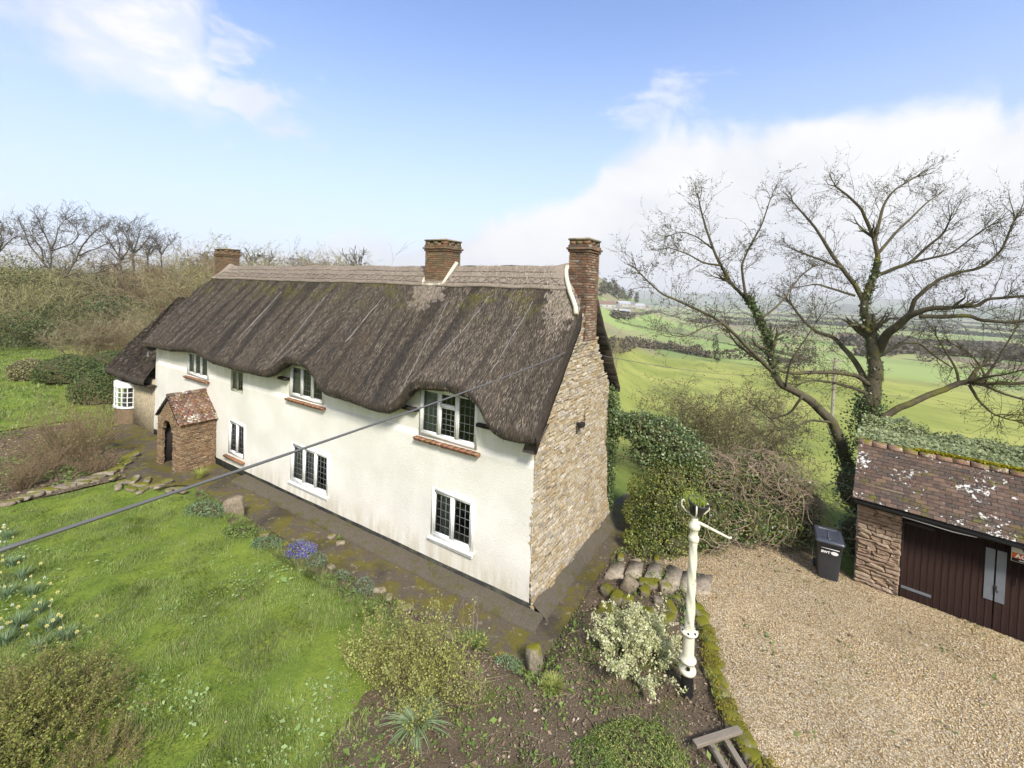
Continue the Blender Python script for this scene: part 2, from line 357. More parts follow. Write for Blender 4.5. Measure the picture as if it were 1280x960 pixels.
M_brick_dark = stonemat('dark_brick', [(.10, .06, .04), (.16, .075, .045), (.075, .055, .045), (.22, .10, .05), (.13, .10, .07), (.30, .24, .18)], 20, lichen=.02)
M_porchstone = stonemat('brown_porch_stone', [(.22, .13, .065), (.30, .19, .10), (.15, .095, .055), (.36, .26, .15), (.24, .15, .08)], 16, per='island')
M_porchtile = stonemat('mixed_red_porch_tile', [(.24, .095, .06), (.14, .075, .055), (.29, .16, .10), (.10, .07, .055), (.26, .12, .075), (.34, .28, .21)], 16, per='island', moss=.04, lichen=.04)
M_sill = stonemat('terracotta_sill_tile', [(.36, .17, .09), (.30, .13, .07), (.42, .24, .15)], 16, moss=.05)
M_tile = stonemat('brown_garage_tile', [(.085, .060, .047), (.125, .076, .056), (.07, .055, .046), (.19, .12, .085), (.06, .050, .043), (.115, .083, .064)], 11, lichen=.044, moss=-.01, speck=.08)
M_tile_i = stonemat('brown_garage_tile_far', [(.09, .058, .047), (.14, .075, .055), (.07, .052, .045), (.22, .12, .085), (.06, .048, .043), (.12, .08, .062)], 11, lichen=.028, moss=-.04, per='island', speck=.08)
M_gstone = stonemat('red_brown_garage_stone', [(.34, .235, .16), (.26, .17, .115), (.42, .32, .235), (.31, .21, .14), (.22, .155, .11)], 12, moss=.03)
M_ridge_tile = stonemat('mossy_ridge_tile', [(.24, .13, .09), (.32, .20, .14), (.20, .12, .09)], 10, moss=.18, lichen=.04)
M_moss_stone = stonemat('mossy_stone', [(.20, .17, .12), (.28, .24, .17), (.15, .13, .10)], 9, moss=.24)
M_dry_stone = stonemat('lichened_stone', [(.24, .19, .13), (.33, .28, .20), (.18, .15, .11)], 9, moss=.07)
M_slab = stonemat('step_slab', [(.36, .30, .22), (.42, .36, .27), (.32, .26, .19)], 6, moss=.0)

# ------------------------------------------------------------------ ground levels
A = np.array([0.7144, 10.725, 0.0])                      # front right corner of the cottage
U = np.array([-math.cos(YAW), math.sin(YAW)]); W_ = np.array([math.sin(YAW), math.cos(YAW)])
def uv_of(x, y):
    dx, dy = np.asarray(x)-A[0], np.asarray(y)-A[1]
    return dx*U[0]+dy*U[1], dx*W_[0]+dy*W_[1]
def world_uv(u, v, z=0.0): return np.array([A[0]+u*U[0]+v*W_[0], A[1]+u*U[1]+v*W_[1], z])
def sst(x, a, b):
    t = np.clip((x-a)/(b-a), 0, 1); return t*t*(3-2*t)
def level(x, y):
    """height of the ground everywhere"""
    x = np.asarray(x, float); y = np.asarray(y, float); u, v = uv_of(x, y)
    d = np.maximum(-v-1.55, -u-.95); wst = sst(v, .5, 1.1)*sst(-u, .5, .9); near = .30*(sst(d, 0, .55)*(1-wst)+sst(d, .1, 2.0)*wst)+.1*sst(x, 3.2, 5.5)*sst(-u, 1, 4)
    near = near-.3*sst(u, 11, 15)*sst(d, 0, .55)*.6
    behind = sst(v, 5, 9); near = near*(1-behind*sst(u, -6, -2))
    Dd = np.hypot(x, y); azm = np.degrees(np.arctan2(x, y))
    fall = np.interp(Dd, [0, 15.5, 19, 25, 40, 60, 120, 300, 700, 1500, 4000, 9500], [0, 0, -.5, -1.7, -4.0, -6.4, -11, -21, -34, -44, -50, -55])
    wgt = sst(azm, 4, 20)*(1-sst(azm, 120, 150)); wfar = np.maximum(wgt, sst(Dd, 300, 1500)*sst(azm, -10, 10)*(1-sst(azm, 120, 150)))
    rise = sst(Dd, 60, 400)*10*(1-sst(azm, -2, 12))
    hill = 58*np.exp(-((azm-8.5)/9.0)**2)*np.exp(-((Dd-760)/260.0)**2)
    roll_ = fbm(x/90, y/90, seed=3, oct=2)*sst(Dd, 60, 400)*1.3
    return near+fall*wfar+rise+hill+roll_
def pip(x, y, poly):
    ins = np.zeros(np.shape(x), bool); n = len(poly)
    for i in range(n):
        (x0, y0), (x1, y1) = poly[i][:2], poly[(i+1) % n][:2]
        c = ((y0 > y) != (y1 > y)) & (x < (x1-x0)*(y-y0)/((y1-y0) or 1e-9)+x0); ins ^= c
    return ins
def sheet(name, poly, step, mat, off, amp=.02, freq=1.5, seed=0, wob=.0, parent=None, kind='structure', hf=None):
    """a surface laid on the ground inside an outline"""
    hf = hf or level; P = []
    n = len(poly)
    for i in range(n):
        p, q = np.array(poly[i][:2], float), np.array(poly[(i+1) % n][:2], float); k = max(1, int(np.linalg.norm(q-p)/step))
        for j in range(k): P.append(p+(q-p)*j/k)
    P = np.array(P)
    if wob: P = P+np.stack([fbm(P[:, 0]*2.2, P[:, 1]*2.2, seed=seed+5), fbm(P[:, 0]*2.2, P[:, 1]*2.2, seed=seed+9)], 1)*wob
    nb = len(P); x0, y0 = P.min(0); x1, y1 = P.max(0)
    gx, gy = np.meshgrid(np.arange(x0, x1, step), np.arange(y0, y1, step)); gx = gx.ravel()+rng.normal(0, step*.15, gx.size); gy = gy.ravel()+rng.normal(0, step*.15, gy.size)
    k = pip(gx, gy, P); Q = np.vstack([P, np.stack([gx[k], gy[k]], 1)])
    vs, _, fs, *_r = delaunay_2d_cdt([Vector(q) for q in Q], [], [list(range(nb))], 1, 1e-5)
    vs = np.array([tuple(v) for v in vs]); z = hf(vs[:, 0], vs[:, 1])+off+amp*fbm(vs[:, 0]*freq, vs[:, 1]*freq, seed=seed)
    F = np.array([f for f in fs if len(f) == 3])
    # winding up
    a, b, c = vs[F[:, 0]], vs[F[:, 1]], vs[F[:, 2]]; s_ = np.cross(b-a, c-a); F[s_ < 0] = F[s_ < 0][:, ::-1]
    me = npmesh(name, np.column_stack([vs, z]), F, True); o = link(name, me, mat, parent)
    if kind: o['kind'] = kind
    return o
def scatter_in(poly, n, seed=0):
    r = np.random.default_rng(seed); P = np.array(poly)[:, :2]; x0, y0 = P.min(0); x1, y1 = P.max(0)
    x = r.uniform(x0, x1, n*3); y = r.uniform(y0, y1, n*3); k = pip(x, y, P); return x[k][:n], y[k][:n]
# ------------------------------------------------------------------ the ground
def m_ground(t, b):
    P = t.new('ShaderNodeNewGeometry').outputs['Position']; L = t.new('ShaderNodeVectorMath', operation='LENGTH'); t.put(L.inputs[0], P); dist = L.outputs['Value']
    n = t.noise(P, .35, 6, .65); f = t.noise(P, 6, 5, .7)
    near = t.mix(t.smooth(n, .35, .7), (.12, .16, .035), (.18, .22, .05)); near = t.mix(t.math('MULTIPLY', t.smooth(f, .45, .7), .5), near, (.045, .07, .018))
    fld = t.mix(t.smooth(t.noise(P, .035, 5, .6), .35, .65), (.23, .26, .06), (.34, .345, .095)); fld = t.mix(t.math('MULTIPLY', t.smooth(t.noise(P, 1.1, 6, .7), .5, .75), .5), fld, (.16, .21, .045))
    fld = t.mix(t.math('MULTIPLY', t.smooth(t.noise(t.scale(P, (.5, .12, 1)), .5, 5, .7), .48, .66), .7), fld, (.16, .185, .06))
    v = t.new('ShaderNodeTexVoronoi'); t.put(v.inputs['Vector'], t.scale(P, (.0042, .0024, .004))); sp3 = t.new('ShaderNodeSeparateXYZ'); t.put(sp3.inputs[0], v.outputs['Color'])
    far = t.ramp(sp3.outputs[0], [(0, (.19, .27, .08)), (.3, (.29, .35, .12)), (.5, (.17, .22, .08)), (.7, (.25, .22, .13)), (.85, (.32, .36, .13)), (1, (.20, .165, .11))])
    c = t.mix(t.smooth(dist, 20, 34), near, fld); c = t.mix(t.smooth(t.math('ADD', dist, t.math('MULTIPLY', n, 80)), 190, 240), c, far)
    t.put(b.inputs['Base Color'], c); bump(t, b, f, .5, .05)
M_ground = mk('meadow_ground', m_ground, .95, .05)
angs = np.concatenate([np.arange(-180, -62, 6.0), np.arange(-62, 62, .6), np.arange(62, 180, 6.0)])
rads = np.concatenate([[0.01], np.geomspace(2.5, 60, 60), np.geomspace(62, 9500, 90)])
aa, rr = np.meshgrid(np.radians(angs), rads); gx, gy = rr*np.sin(aa), rr*np.cos(aa)
gz = level(gx, gy)-.05-.25*sst(rr, 0, .1)*0
na, nr = len(angs), len(rads); ii, jj = np.meshgrid(np.arange(nr-1), np.arange(na), indexing='ij'); j2 = (jj+1) % na
F = np.stack([ii*na+jj, (ii+1)*na+jj, (ii+1)*na+j2, ii*na+j2], -1).reshape(-1, 4)[:, ::-1]
link('ground', npmesh('ground', np.stack([gx, gy, gz], -1).reshape(-1, 3), F, True), M_ground)['kind'] = 'structure'

M_hill = mk('far_hill_cover', lambda t, b: t.put(b.inputs['Base Color'], t.ramp(t.noise(t.scale(obj_co(t), (.0016, .0016, .004)), 1.0, 5, .6), [(.35, (.06, .085, .05)), (.5, (.13, .18, .06)), (.6, (.08, .08, .05)), (.75, (.18, .22, .08))])))
def ridge_hills(name, dist, prof, depth, seed):
    a = np.radians(np.arange(-20, 66, .25)); hgt = np.interp(np.degrees(a), [p[0] for p in prof], [p[1] for p in prof])+fbm(np.degrees(a)*.8, 0, seed=seed)*14+fbm(np.degrees(a)*4, 0, seed=seed+3)*4
    V = []; prof_s = [(0, 0), (.25, .45), (.5, .8), (.75, .97), (1, 1), (1.4, .6), (2, 0)]
    for s, k in prof_s: r = dist+depth*s; V.append(np.stack([r*np.sin(a), r*np.cos(a), -58+k*(hgt+58)], -1))
    n = len(a); V = np.vstack(V); F = [(i*n+j, i*n+j+1, (i+1)*n+j+1, (i+1)*n+j) for i in range(len(prof_s)-1) for j in range(n-1)]
    link(name, npmesh(name, V, F, True), M_hill)['kind'] = 'structure'
ridge_hills('distant_hills', 5600, [(-20, 60), (10, 85), (25, 105), (35, 118), (45, 78), (49, 60), (66, 80)], 1300, 11)
ridge_hills('near_hills', 3300, [(-20, 0), (18, -15), (30, -18), (40, 0), (47, 22), (52, 30), (66, 30)], 600, 21)

# lawns, beds, paths and the drive
def m_soil(t, b):
    P = t.new('ShaderNodeNewGeometry').outputs['Position']; n = t.noise(P, 1.2, 5, .65); f = t.noise(P, 24, 5, .75)
    c = t.mix(f, (.058, .043, .029), (.20, .152, .104)); c = t.mix(t.math('MULTIPLY', t.smooth(n, .52, .68), .7), c, (.10, .12, .022))
    c = t.mix(t.math('MULTIPLY', t.smooth(t.noise(P, 60, 2), .6, .7), .6), c, (.30, .22, .14)); t.put(b.inputs['Base Color'], c); bump(t, b, f, .9, .04)
M_soil = mk('leafy_soil', m_soil, .95, .05)
def m_lawn(t, b):
    P = t.new('ShaderNodeNewGeometry').outputs['Position']; n = t.noise(P, .9, 5, .6); f = t.noise(P, 12, 5, .75)
    c = t.mix(t.smooth(n, .35, .65), (.12, .17, .028), (.19, .24, .038)); c = t.mix(t.math('MULTIPLY', t.smooth(f, .45, .7), .6), c, (.075, .115, .022))
    t.put(b.inputs['Base Color'], c); bump(t, b, f, .8, .04)
M_lawn = mk('lawn_turf', m_lawn, .95, .05)
def m_path(t, b):
    P = t.new('ShaderNodeNewGeometry').outputs['Position']; n = t.noise(P, 1.4, 6, .7, .3); f = t.noise(P, 22, 5, .7); g = t.noise(P, .55, 5, .6)
    c = t.mix(f, (.042, .036, .026), (.15, .122, .088)); c = t.mix(t.math('MULTIPLY', t.smooth(n, .43, .58), .78), c, t.mix(f, (.075, .065, .010), (.17, .145, .022))); c = t.mix(t.math('MULTIPLY', t.smooth(g, .52, .66), .6), c, (.035, .03, .026))
    c = t.mix(t.math('MULTIPLY', t.smooth(t.noise(P, 5, 5, .7), .57, .68), .6), c, (.28, .24, .18))
    t.put(b.inputs['Base Color'], c); bump(t, b, t.math('ADD', f, n), .5, .02); t.put(b.inputs['Roughness'], t.mix(n, (.8, .8, .8), (.95, .95, .95)))
M_path = mk('mossy_concrete', m_path, .8, .08)
def m_gravel(t, b):
    P = t.new('ShaderNodeNewGeometry').outputs['Position']; v = t.new('ShaderNodeTexVoronoi'); t.put(v.inputs['Vector'], P); v.inputs['Scale'].default_value = 38
    s = t.new('ShaderNodeSeparateXYZ'); t.put(s.inputs[0], v.outputs['Color']); c = t.ramp(s.outputs[0], [(0, (.18, .12, .055)), (.3, (.33, .25, .13)), (.6, (.43, .34, .20)), (1, (.50, .45, .34))])
    c = t.mix(t.math('MULTIPLY', t.smooth(v.outputs['Distance'], .3, .7), .6), c, (.12, .08, .05)); n = t.noise(P, .8, 4, .6); c = t.mix(t.math('MULTIPLY', t.smooth(n, .55, .75), .35), c, (.20, .17, .08))
    t.put(b.inputs['Base Color'], c); bump(t, b, v.outputs['Distance'], -.8, .02)
M_gravel = mk('golden_gravel', m_gravel, .9, .15)
def wu(u, v): return tuple(world_uv(u, v)[:2])
def pa(px, py, z=0.0): return tuple(at(px, py, z)[:2])
path_poly = [wu(-.95, 9), wu(.3, 9), wu(.3, .4), wu(25.5, .4), pa(140, 533), pa(128, 548), pa(158, 584), pa(157, 603), pa(205, 614), pa(246, 606), wu(12, -1.6), wu(3, -1.58), wu(-.95, -1.5)]
lawn_poly = [pa(520, 800, .3), pa(480, 772, .3), pa(440, 753, .3), pa(370, 712, .3), pa(300, 664, .25), pa(246, 628, .2), pa(200, 613, .1), pa(150, 604, .1), pa(85, 618, .1), pa(0, 635, .1), (-24, 13), (-20, 3), (-3, 3), pa(395, 975, .3), pa(425, 905, .3), pa(470, 850, .3)]
bed_poly = [(-3.2, 3), pa(395, 975, .3), pa(425, 905, .3), pa(470, 850, .3), pa(520, 800, .3), wu(3, -1.62), wu(-.97, -1.54), wu(-.97, 4.5), pa(815, 700, 0.1), pa(862, 738, .3), (4.85, 10.6), (4.5, 9.1), (4.25, 7.8), (4.4, 3)]
strip_poly = [wu(3, -1.6), wu(12, -1.62), pa(246, 606), pa(246, 630, .2), pa(300, 666, .25), pa(370, 714, .3), pa(440, 755, .3), pa(480, 774, .3), pa(520, 802, .3)]
left_bed_poly = [pa(158, 584), pa(128, 548), pa(95, 530), pa(0, 545), pa(-120, 560), pa(-120, 640, .1), pa(0, 632, .1), pa(85, 616, .1), pa(157, 601)]
far_lawn_poly = [pa(128, 546), pa(95, 528), pa(0, 543), pa(-150, 558), pa(-150, 440), pa(0, 432), pa(60, 430), pa(95, 455), pa(140, 500), pa(142, 532)]
G_B = np.array([10.362, 11.242, .4]); Gs = np.array([math.cos(YG), -math.sin(YG)]); Gw = np.array([math.sin(YG), math.cos(YG)])
def gar(s, w_, z=0.0): return np.array([G_B[0]+s*Gs[0]+w_*Gw[0], G_B[1]+s*Gs[1]+w_*Gw[1], G_B[2]+z])
drive_poly = [(4.9, 10.55), (4.55, 9.1), (4.3, 7.8), (4.45, 3), (18, 3), tuple(gar(7, .1)[:2]), tuple(gar(-1.0, .1)[:2]), (9.9, 13.0), (9.5, 13.8), (5.2, 13.6), (4.4, 12.95), pa(866, 738, .4)]
sheet('lawn', lawn_poly, .16, M_lawn, .01, .03, 1.2, 1, wob=.13)
sheet('flower_bed', bed_poly, .12, M_soil, .006, .035, 2.5, 2)
sheet('path_border', strip_poly, .12, M_soil, .012, .03, 3, 3, wob=.04)
sheet('side_bed', left_bed_poly, .25, M_soil, .02, .05, 2, 4)
sheet('far_lawn', far_lawn_poly, .4, M_lawn, .03, .06, .8, 5, wob=.1)
sheet('garden_path', path_poly, .3, M_path, .012, .006, 1.5, 6)
sheet('gravel_drive', drive_poly, .2, M_gravel, .016, .015, 1.0, 7, wob=.05)

# grass blades, gravel stones, litter
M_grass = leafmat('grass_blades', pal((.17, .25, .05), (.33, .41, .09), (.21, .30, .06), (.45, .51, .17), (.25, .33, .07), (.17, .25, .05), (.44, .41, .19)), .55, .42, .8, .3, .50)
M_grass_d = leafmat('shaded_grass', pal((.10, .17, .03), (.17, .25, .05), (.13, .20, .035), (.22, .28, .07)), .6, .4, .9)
def blades(x, y, hgt, wid, lean=.5, off=0.0, hf=level, r=rng):
    n = len(x); z = hf(x, y)+off; clump = fbm(x*1.6, y*1.6, seed=31); a = r.uniform(0, 2*np.pi, n)*.5+clump*3; h = hgt*(.6+.8*r.random(n))*np.clip(1+.55*clump+.35*fbm(x*5, y*5, seed=33), .3, 2.2)
    le = h*lean*r.uniform(.3, 1.6, n); B = np.stack([x, y, z], 1); d = np.stack([np.cos(a), np.sin(a), 0*a], 1); s = np.stack([-np.sin(a), np.cos(a), 0*a], 1)*(wid*(.6+.8*r.random(n)))[:, None]
    mid = B+d*(le*.35)[:, None]+np.array([0, 0, 1])*(h*.6)[:, None]; tip = B+d*le[:, None]+np.array([0, 0, 1])*(h*.88)[:, None]
    V = np.stack([B-s*.5, B+s*.5, mid+s*.35, tip, mid-s*.35], 1).reshape(-1, 3); k = (np.arange(n)*5)[:, None]
    F = np.vstack([k+np.array([[0, 1, 2, 4]]), k+np.array([[4, 2, 3, 3]])]); return V, F
def tri_build(name, V, F, mat, kind=None, parent=None, loc=None):
    F3 = np.vstack([F[:, :3], F[F[:, 2] != F[:, 3]][:, [0, 2, 3]]]) if F.shape[1] == 4 else F
    o = link(name, npmesh(name, V, F3), mat, parent, loc)
    if kind: o['kind'] = kind
    return o
x, y = scatter_in(lawn_poly, 260000, 1); k = (y < 11) | (rng.random(len(x)) < .55); k &= (y > 5.6) & (x > -17) & (np.abs(x) < y*1.35+.5); x, y = x[k], y[k]
V, F = blades(x, y, .075, .011, .9, .0); setp(tri_build('grass', V, F, M_grass, 'stuff'), 'short soft bright green grass of the front lawn', 'grass')
x, y = scatter_in(far_lawn_poly, 30000, 2); V, F = blades(x, y, .14, .05, .6); setp(tri_build('grass', V, F, M_grass, 'stuff'), 'sunlit grass of the further lawn at the left', 'grass')
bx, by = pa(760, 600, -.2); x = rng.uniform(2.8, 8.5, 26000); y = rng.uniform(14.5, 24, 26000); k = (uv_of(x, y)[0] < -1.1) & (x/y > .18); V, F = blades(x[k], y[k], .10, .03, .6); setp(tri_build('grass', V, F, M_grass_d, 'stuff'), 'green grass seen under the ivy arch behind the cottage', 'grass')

M_pebble = mk('gravel_stones', lambda t, b: t.put(b.inputs['Base Color'], t.mix(t.math('MULTIPLY', t.smooth(t.noise(t.new('ShaderNodeNewGeometry').outputs['Position'], .55, 5, .65), .50, .70), .55), t.ramp(isl(t), pal((.37, .24, .10), (.58, .44, .23), (.70, .57, .35), (.47, .33, .16), (.80, .73, .57), (.20, .13, .07), (.57, .42, .20), (.66, .58, .42))), (.20, .155, .075))), .85, .2)
def octas(C, s, flat=.6, r=rng):
    n = len(C); a = r.uniform(0, 2*np.pi, n); ca, sa = np.cos(a), np.sin(a); s = s[:, None] if np.ndim(s) else np.full((n, 1), s)
    ex = np.stack([ca, sa, r.normal(0, .25, n)], 1)*s*r.uniform(.7, 1.4, (n, 1)); ey = np.stack([-sa, ca, r.normal(0, .25, n)], 1)*s*r.uniform(.5, 1.0, (n, 1)); ez = np.array([[0, 0, 1.0]])*s*flat+r.normal(0, .12, (n, 3))*s
    V = np.stack([C+ex, C+ey, C-ex, C-ey, C+ez, C-ez], 1).reshape(-1, 3); k = (np.arange(n)*6)[:, None]
    F = np.vstack([k+np.array([f]) for f in ((0, 1, 4), (1, 2, 4), (2, 3, 4), (3, 0, 4), (1, 0, 5), (2, 1, 5), (3, 2, 5), (0, 3, 5))]); return V, F
x, y = scatter_in(drive_poly, 110000, 3); thin = fbm(x*.35+y*.12, y*.35, seed=57)+.3*fbm(x*2, y*2, seed=58); k = (y > 5.8) & (rng.random(len(x)) < np.clip(1.05+thin*.9, .35, 1)) & (x < y*1.3+.6) & ((y < 10.5) | (rng.random(len(x)) < .8)); x, y = x[k], y[k]; s = rng.uniform(.008, .019, len(x))
V, F = octas(np.stack([x, y, level(x, y)+.022+s*.2], 1), s); setp(tri_build('gravel', V, F, M_pebble, 'stuff'), 'loose golden gravel stones on the drive', 'gravel')
M_litter = mk('dead_leaves', lambda t, b: t.put(b.inputs['Base Color'], t.ramp(isl(t), pal((.15, .10, .055), (.24, .17, .10), (.10, .07, .04), (.32, .25, .16), (.19, .13, .08), (.46, .39, .28)))), .8, .2)
M_weed = leafmat('low_weeds', pal((.14, .23, .05), (.24, .33, .07), (.10, .17, .04), (.33, .39, .12)), .6, .35)
def ground_leaves(poly, n, size, mat, name, label, cat, seed, up=1.6, lift=.03, dens=None):
    x, y = scatter_in(poly, n, seed)
    if dens is not None: k = dens(x, y); x, y = x[k], y[k]
    C = np.stack([x, y, level(x, y)+lift+np.abs(rng.normal(0, lift*.6, len(x)))], 1); V, F = leaves(C, size*rng.lognormal(-.15, .45, len(C)), up, .6)
    return setp(link(name, npmesh(name, V, F), mat), label, cat, kind='stuff')
ground_leaves(bed_poly, 9000, .045, M_litter, 'leaf_litter', 'brown dead leaves strewn over the bare flower bed', 'leaf litter', 4)
ground_leaves(bed_poly, 14000, .05, M_weed, 'weeds', 'small green weeds sprouting through the flower bed', 'weeds', 5, 1.0, .05, lambda x, y: fbm(x*1.1, y*1.1, seed=51) > .28)
def edge_dist(x, y, poly):
    d = np.full(len(x), 1e9)
    for i in range(len(poly)):
        p, q = np.array(poly[i][:2]), np.array(poly[(i+1) % len(poly)][:2]); e_ = q-p; t = np.clip(((x-p[0])*e_[0]+(y-p[1])*e_[1])/(e_@e_), 0, 1); d = np.minimum(d, np.hypot(x-p[0]-t*e_[0], y-p[1]-t*e_[1]))
    return d
fx, fy = [], []
for sd_, pl_ in enumerate((bed_poly, strip_poly)): x, y = scatter_in(pl_, 60000, 40+sd_); d_ = edge_dist(x, y, lawn_poly); k = rng.random(len(x)) < np.exp(-d_/(.16+.10*fbm(x*1.5, y*1.5, seed=41))); fx.append(x[k]); fy.append(y[k])
V, F = blades(np.concatenate(fx), np.concatenate(fy), .11, .012, .9); setp(tri_build('grass', V, F, M_grass, 'stuff'), 'ragged fringe of grass creeping from the lawn into the beds', 'grass')
ground_leaves(bed_poly, 26000, .045, M_weed, 'groundcover', 'fine green groundcover creeping over the front half of the flower bed', 'ground cover', 45, 1.0, .035, lambda x, y: (fbm(x*.8+3, y*.8, seed=55)+.25*fbm(x*5, y*5, seed=56) > .10) & (rng.random(len(x)) < .6))
ground_leaves(bed_poly, 16000, .055, M_weed, 'weeds', 'taller clumps of leafy weeds dotted about the flower bed', 'weeds', 46, .5, .10, lambda x, y: fbm(x*2.1+9, y*2.1, seed=59) > .48)
x, y = scatter_in(bed_poly, 7000, 62); s = rng.lognormal(-4.4, .55, len(x)); V, F = octas(np.stack([x, y, level(x, y)+.02+s*.3], 1), s, .7); setp(link('soil_clods', npmesh('soil_clods', V, F), mk('soil_crumbs', lambda t, b: t.put(b.inputs['Base Color'], t.ramp(isl(t), pal((.05, .037, .025), (.13, .10, .07), (.08, .06, .042), (.22, .18, .13)))), .95, .05)), 'dark soil clods and small stones on the flower bed', 'soil', kind='stuff')
nT = 900; x, y = scatter_in(bed_poly, nT, 47); a = rng.uniform(0, 3.14, len(x)); L_ = rng.uniform(.04, .22, len(x)); c = np.stack([x, y, level(x, y)+.05], 1); dv = np.stack([np.cos(a)*L_, np.sin(a)*L_, rng.normal(0, .02, len(x))], 1)
V, F = prisms(c-dv, c+dv, np.full(len(x), .006), np.full(len(x), .003)); setp(link('fallen_twigs', npmesh('fallen_twigs', V, F), mk('dry_twig', lambda t, b: t.put(b.inputs['Base Color'], t.ramp(isl(t), pal((.10, .07, .045), (.30, .23, .16), (.18, .13, .08)))), .9)), 'dry fallen twigs lying across the flower bed', 'twigs', kind='stuff')
ground_leaves(strip_poly, 9000, .06, M_weed, 'weeds', 'strappy green leaves along the lawn edge by the path', 'weeds', 6, .6, .08, lambda x, y: (fbm(x*1.0, y*1.0, seed=52) > -.15) & (uv_of(x, y)[1] < -1.75))
ground_leaves(left_bed_poly, 9000, .09, M_weed, 'weeds', 'pale green weeds in the left hand bed beside the porch path', 'weeds', 7, .8, .07, lambda x, y: fbm(x*.7, y*.7, seed=53) > .1)
ground_leaves(left_bed_poly, 5000, .09, M_litter, 'leaf_litter', 'dead leaves on the left hand bed beside the porch path', 'leaf litter', 8)
ground_leaves(lawn_poly, 700, .05, M_litter, 'leaf_litter', 'odd brown leaves fallen on the front lawn', 'leaf litter', 50)
M_clover = leafmat('clover_leaves', pal((.22, .34, .10), (.32, .44, .15), (.40, .50, .22), (.18, .28, .08)), .5, .3, 1.0, .3, .1)
ground_leaves(lawn_poly, 30000, .050, M_clover, 'clover', 'patches of pale clover and buttercup leaves in the front lawn', 'weeds', 9, 2.0, .085, lambda x, y: (fbm(x*.9, y*.9, seed=54)+.45*fbm(x*5, y*5, seed=61)+.35*sst(8.6-y, 0, 1.2) > .52) & (y < 12))
edge = [(4.9, 10.4), (4.55, 9.1), (4.3, 7.8), (4.4, 6), (5.1, 6), (4.9, 7.8), (5.1, 9.1), (5.6, 10.4)]
ground_leaves(drive_poly, 9000, .045, M_weed, 'weeds', 'scattered weeds coming up through the gravel drive', 'weeds', 48, .8, .03, lambda x, y: (fbm(x*1.7, y*1.7, seed=60) > .62) | ((edge_dist(x, y, drive_poly) < .25) & (rng.random(len(x)) < .5)))
ground_leaves(drive_poly, 1500, .045, M_litter, 'leaf_litter', 'odd dead leaves blown across the open gravel', 'leaf litter', 49)
ground_leaves(drive_poly, 9000, .045, M_litter, 'leaf_litter', 'dead leaves drifted along the hedge side of the drive', 'leaf litter', 10, dens=lambda x, y: y > 12.1+rng.normal(0, .5, len(x)))
# ------------------------------------------------------------------ the cottage (local x runs to the right, so u = -x)
cot = empty('thatched_cottage', A, -YAW, 'long white cottage with brown thatched roof, stone gable end and two brick chimneys', 'cottage')
EU = np.array([-0.3, .07, .64, 1.0, 1.22, 1.40, 1.72, 2.47, 3.33, 3.72, 3.98, 4.23, 4.65, 5.23, 6.33, 7.6, 7.85, 8.0, 8.42, 9.0, 9.7, 9.98, 10.25, 10.5, 11.1, 13.0, 15.1, 15.6, 16.6, 17.5, 18.6, 19.3, 20.8, 22.6])
EZ = np.array([4.44, 4.38, 4.36, 4.48, 4.78, 5.04, 5.20, 5.27, 5.20, 5.07, 4.78, 4.50, 4.28, 4.25, 4.33, 4.37, 4.50, 4.70, 5.02, 5.16, 5.15, 5.06, 4.86, 4.66, 4.48, 4.46, 4.50, 4.60, 4.75, 4.77, 4.68, 4.60, 4.60, 4.50])
_g = np.linspace(-.4, 22.7, 1200); _e = np.convolve(np.pad(np.interp(_g, EU, EZ), 5, 'edge'), np.ones(11)/11, 'valid')
def eave(u): return np.interp(u, _g, _e)
RV, RZ, EV, E0, SL = 2.95, 8.85, -.62, 4.62, 1.185
def thatch_pt(u, t):
    """outer face of the front slope"""
    v = EV+t*(RV-EV); z = E0+(v-EV)*SL; dz = (eave(u)-4.35)*np.clip(1-t, 0, 1)**2.3; z = z+dz
    lump = .035*fbm(u*.9, t*4, seed=61)+.018*fbm(u*3.5, t*9, seed=62); rb = .10*np.exp(-((1-t)/.10)**2)
    return v-lump*.7-.0*rb, z+lump*.6+.05*np.sin(np.pi*np.clip(t, 0, 1))-rb*.3
def umin(t): return -.30+.93*sst(t, .68, .96)
def umax(t): return 21.95-.95*sst(t, .70, .97)+.35*sst(t, .0, .5)*(1-sst(t, .6, .9))
def grid_faces(nr, nc, flip=False):
    i, j = np.meshgrid(np.arange(nr-1), np.arange(nc-1), indexing='ij'); F = np.stack([i*nc+j, i*nc+j+1, (i+1)*nc+j+1, (i+1)*nc+j], -1).reshape(-1, 4); return F[:, ::-1] if flip else F
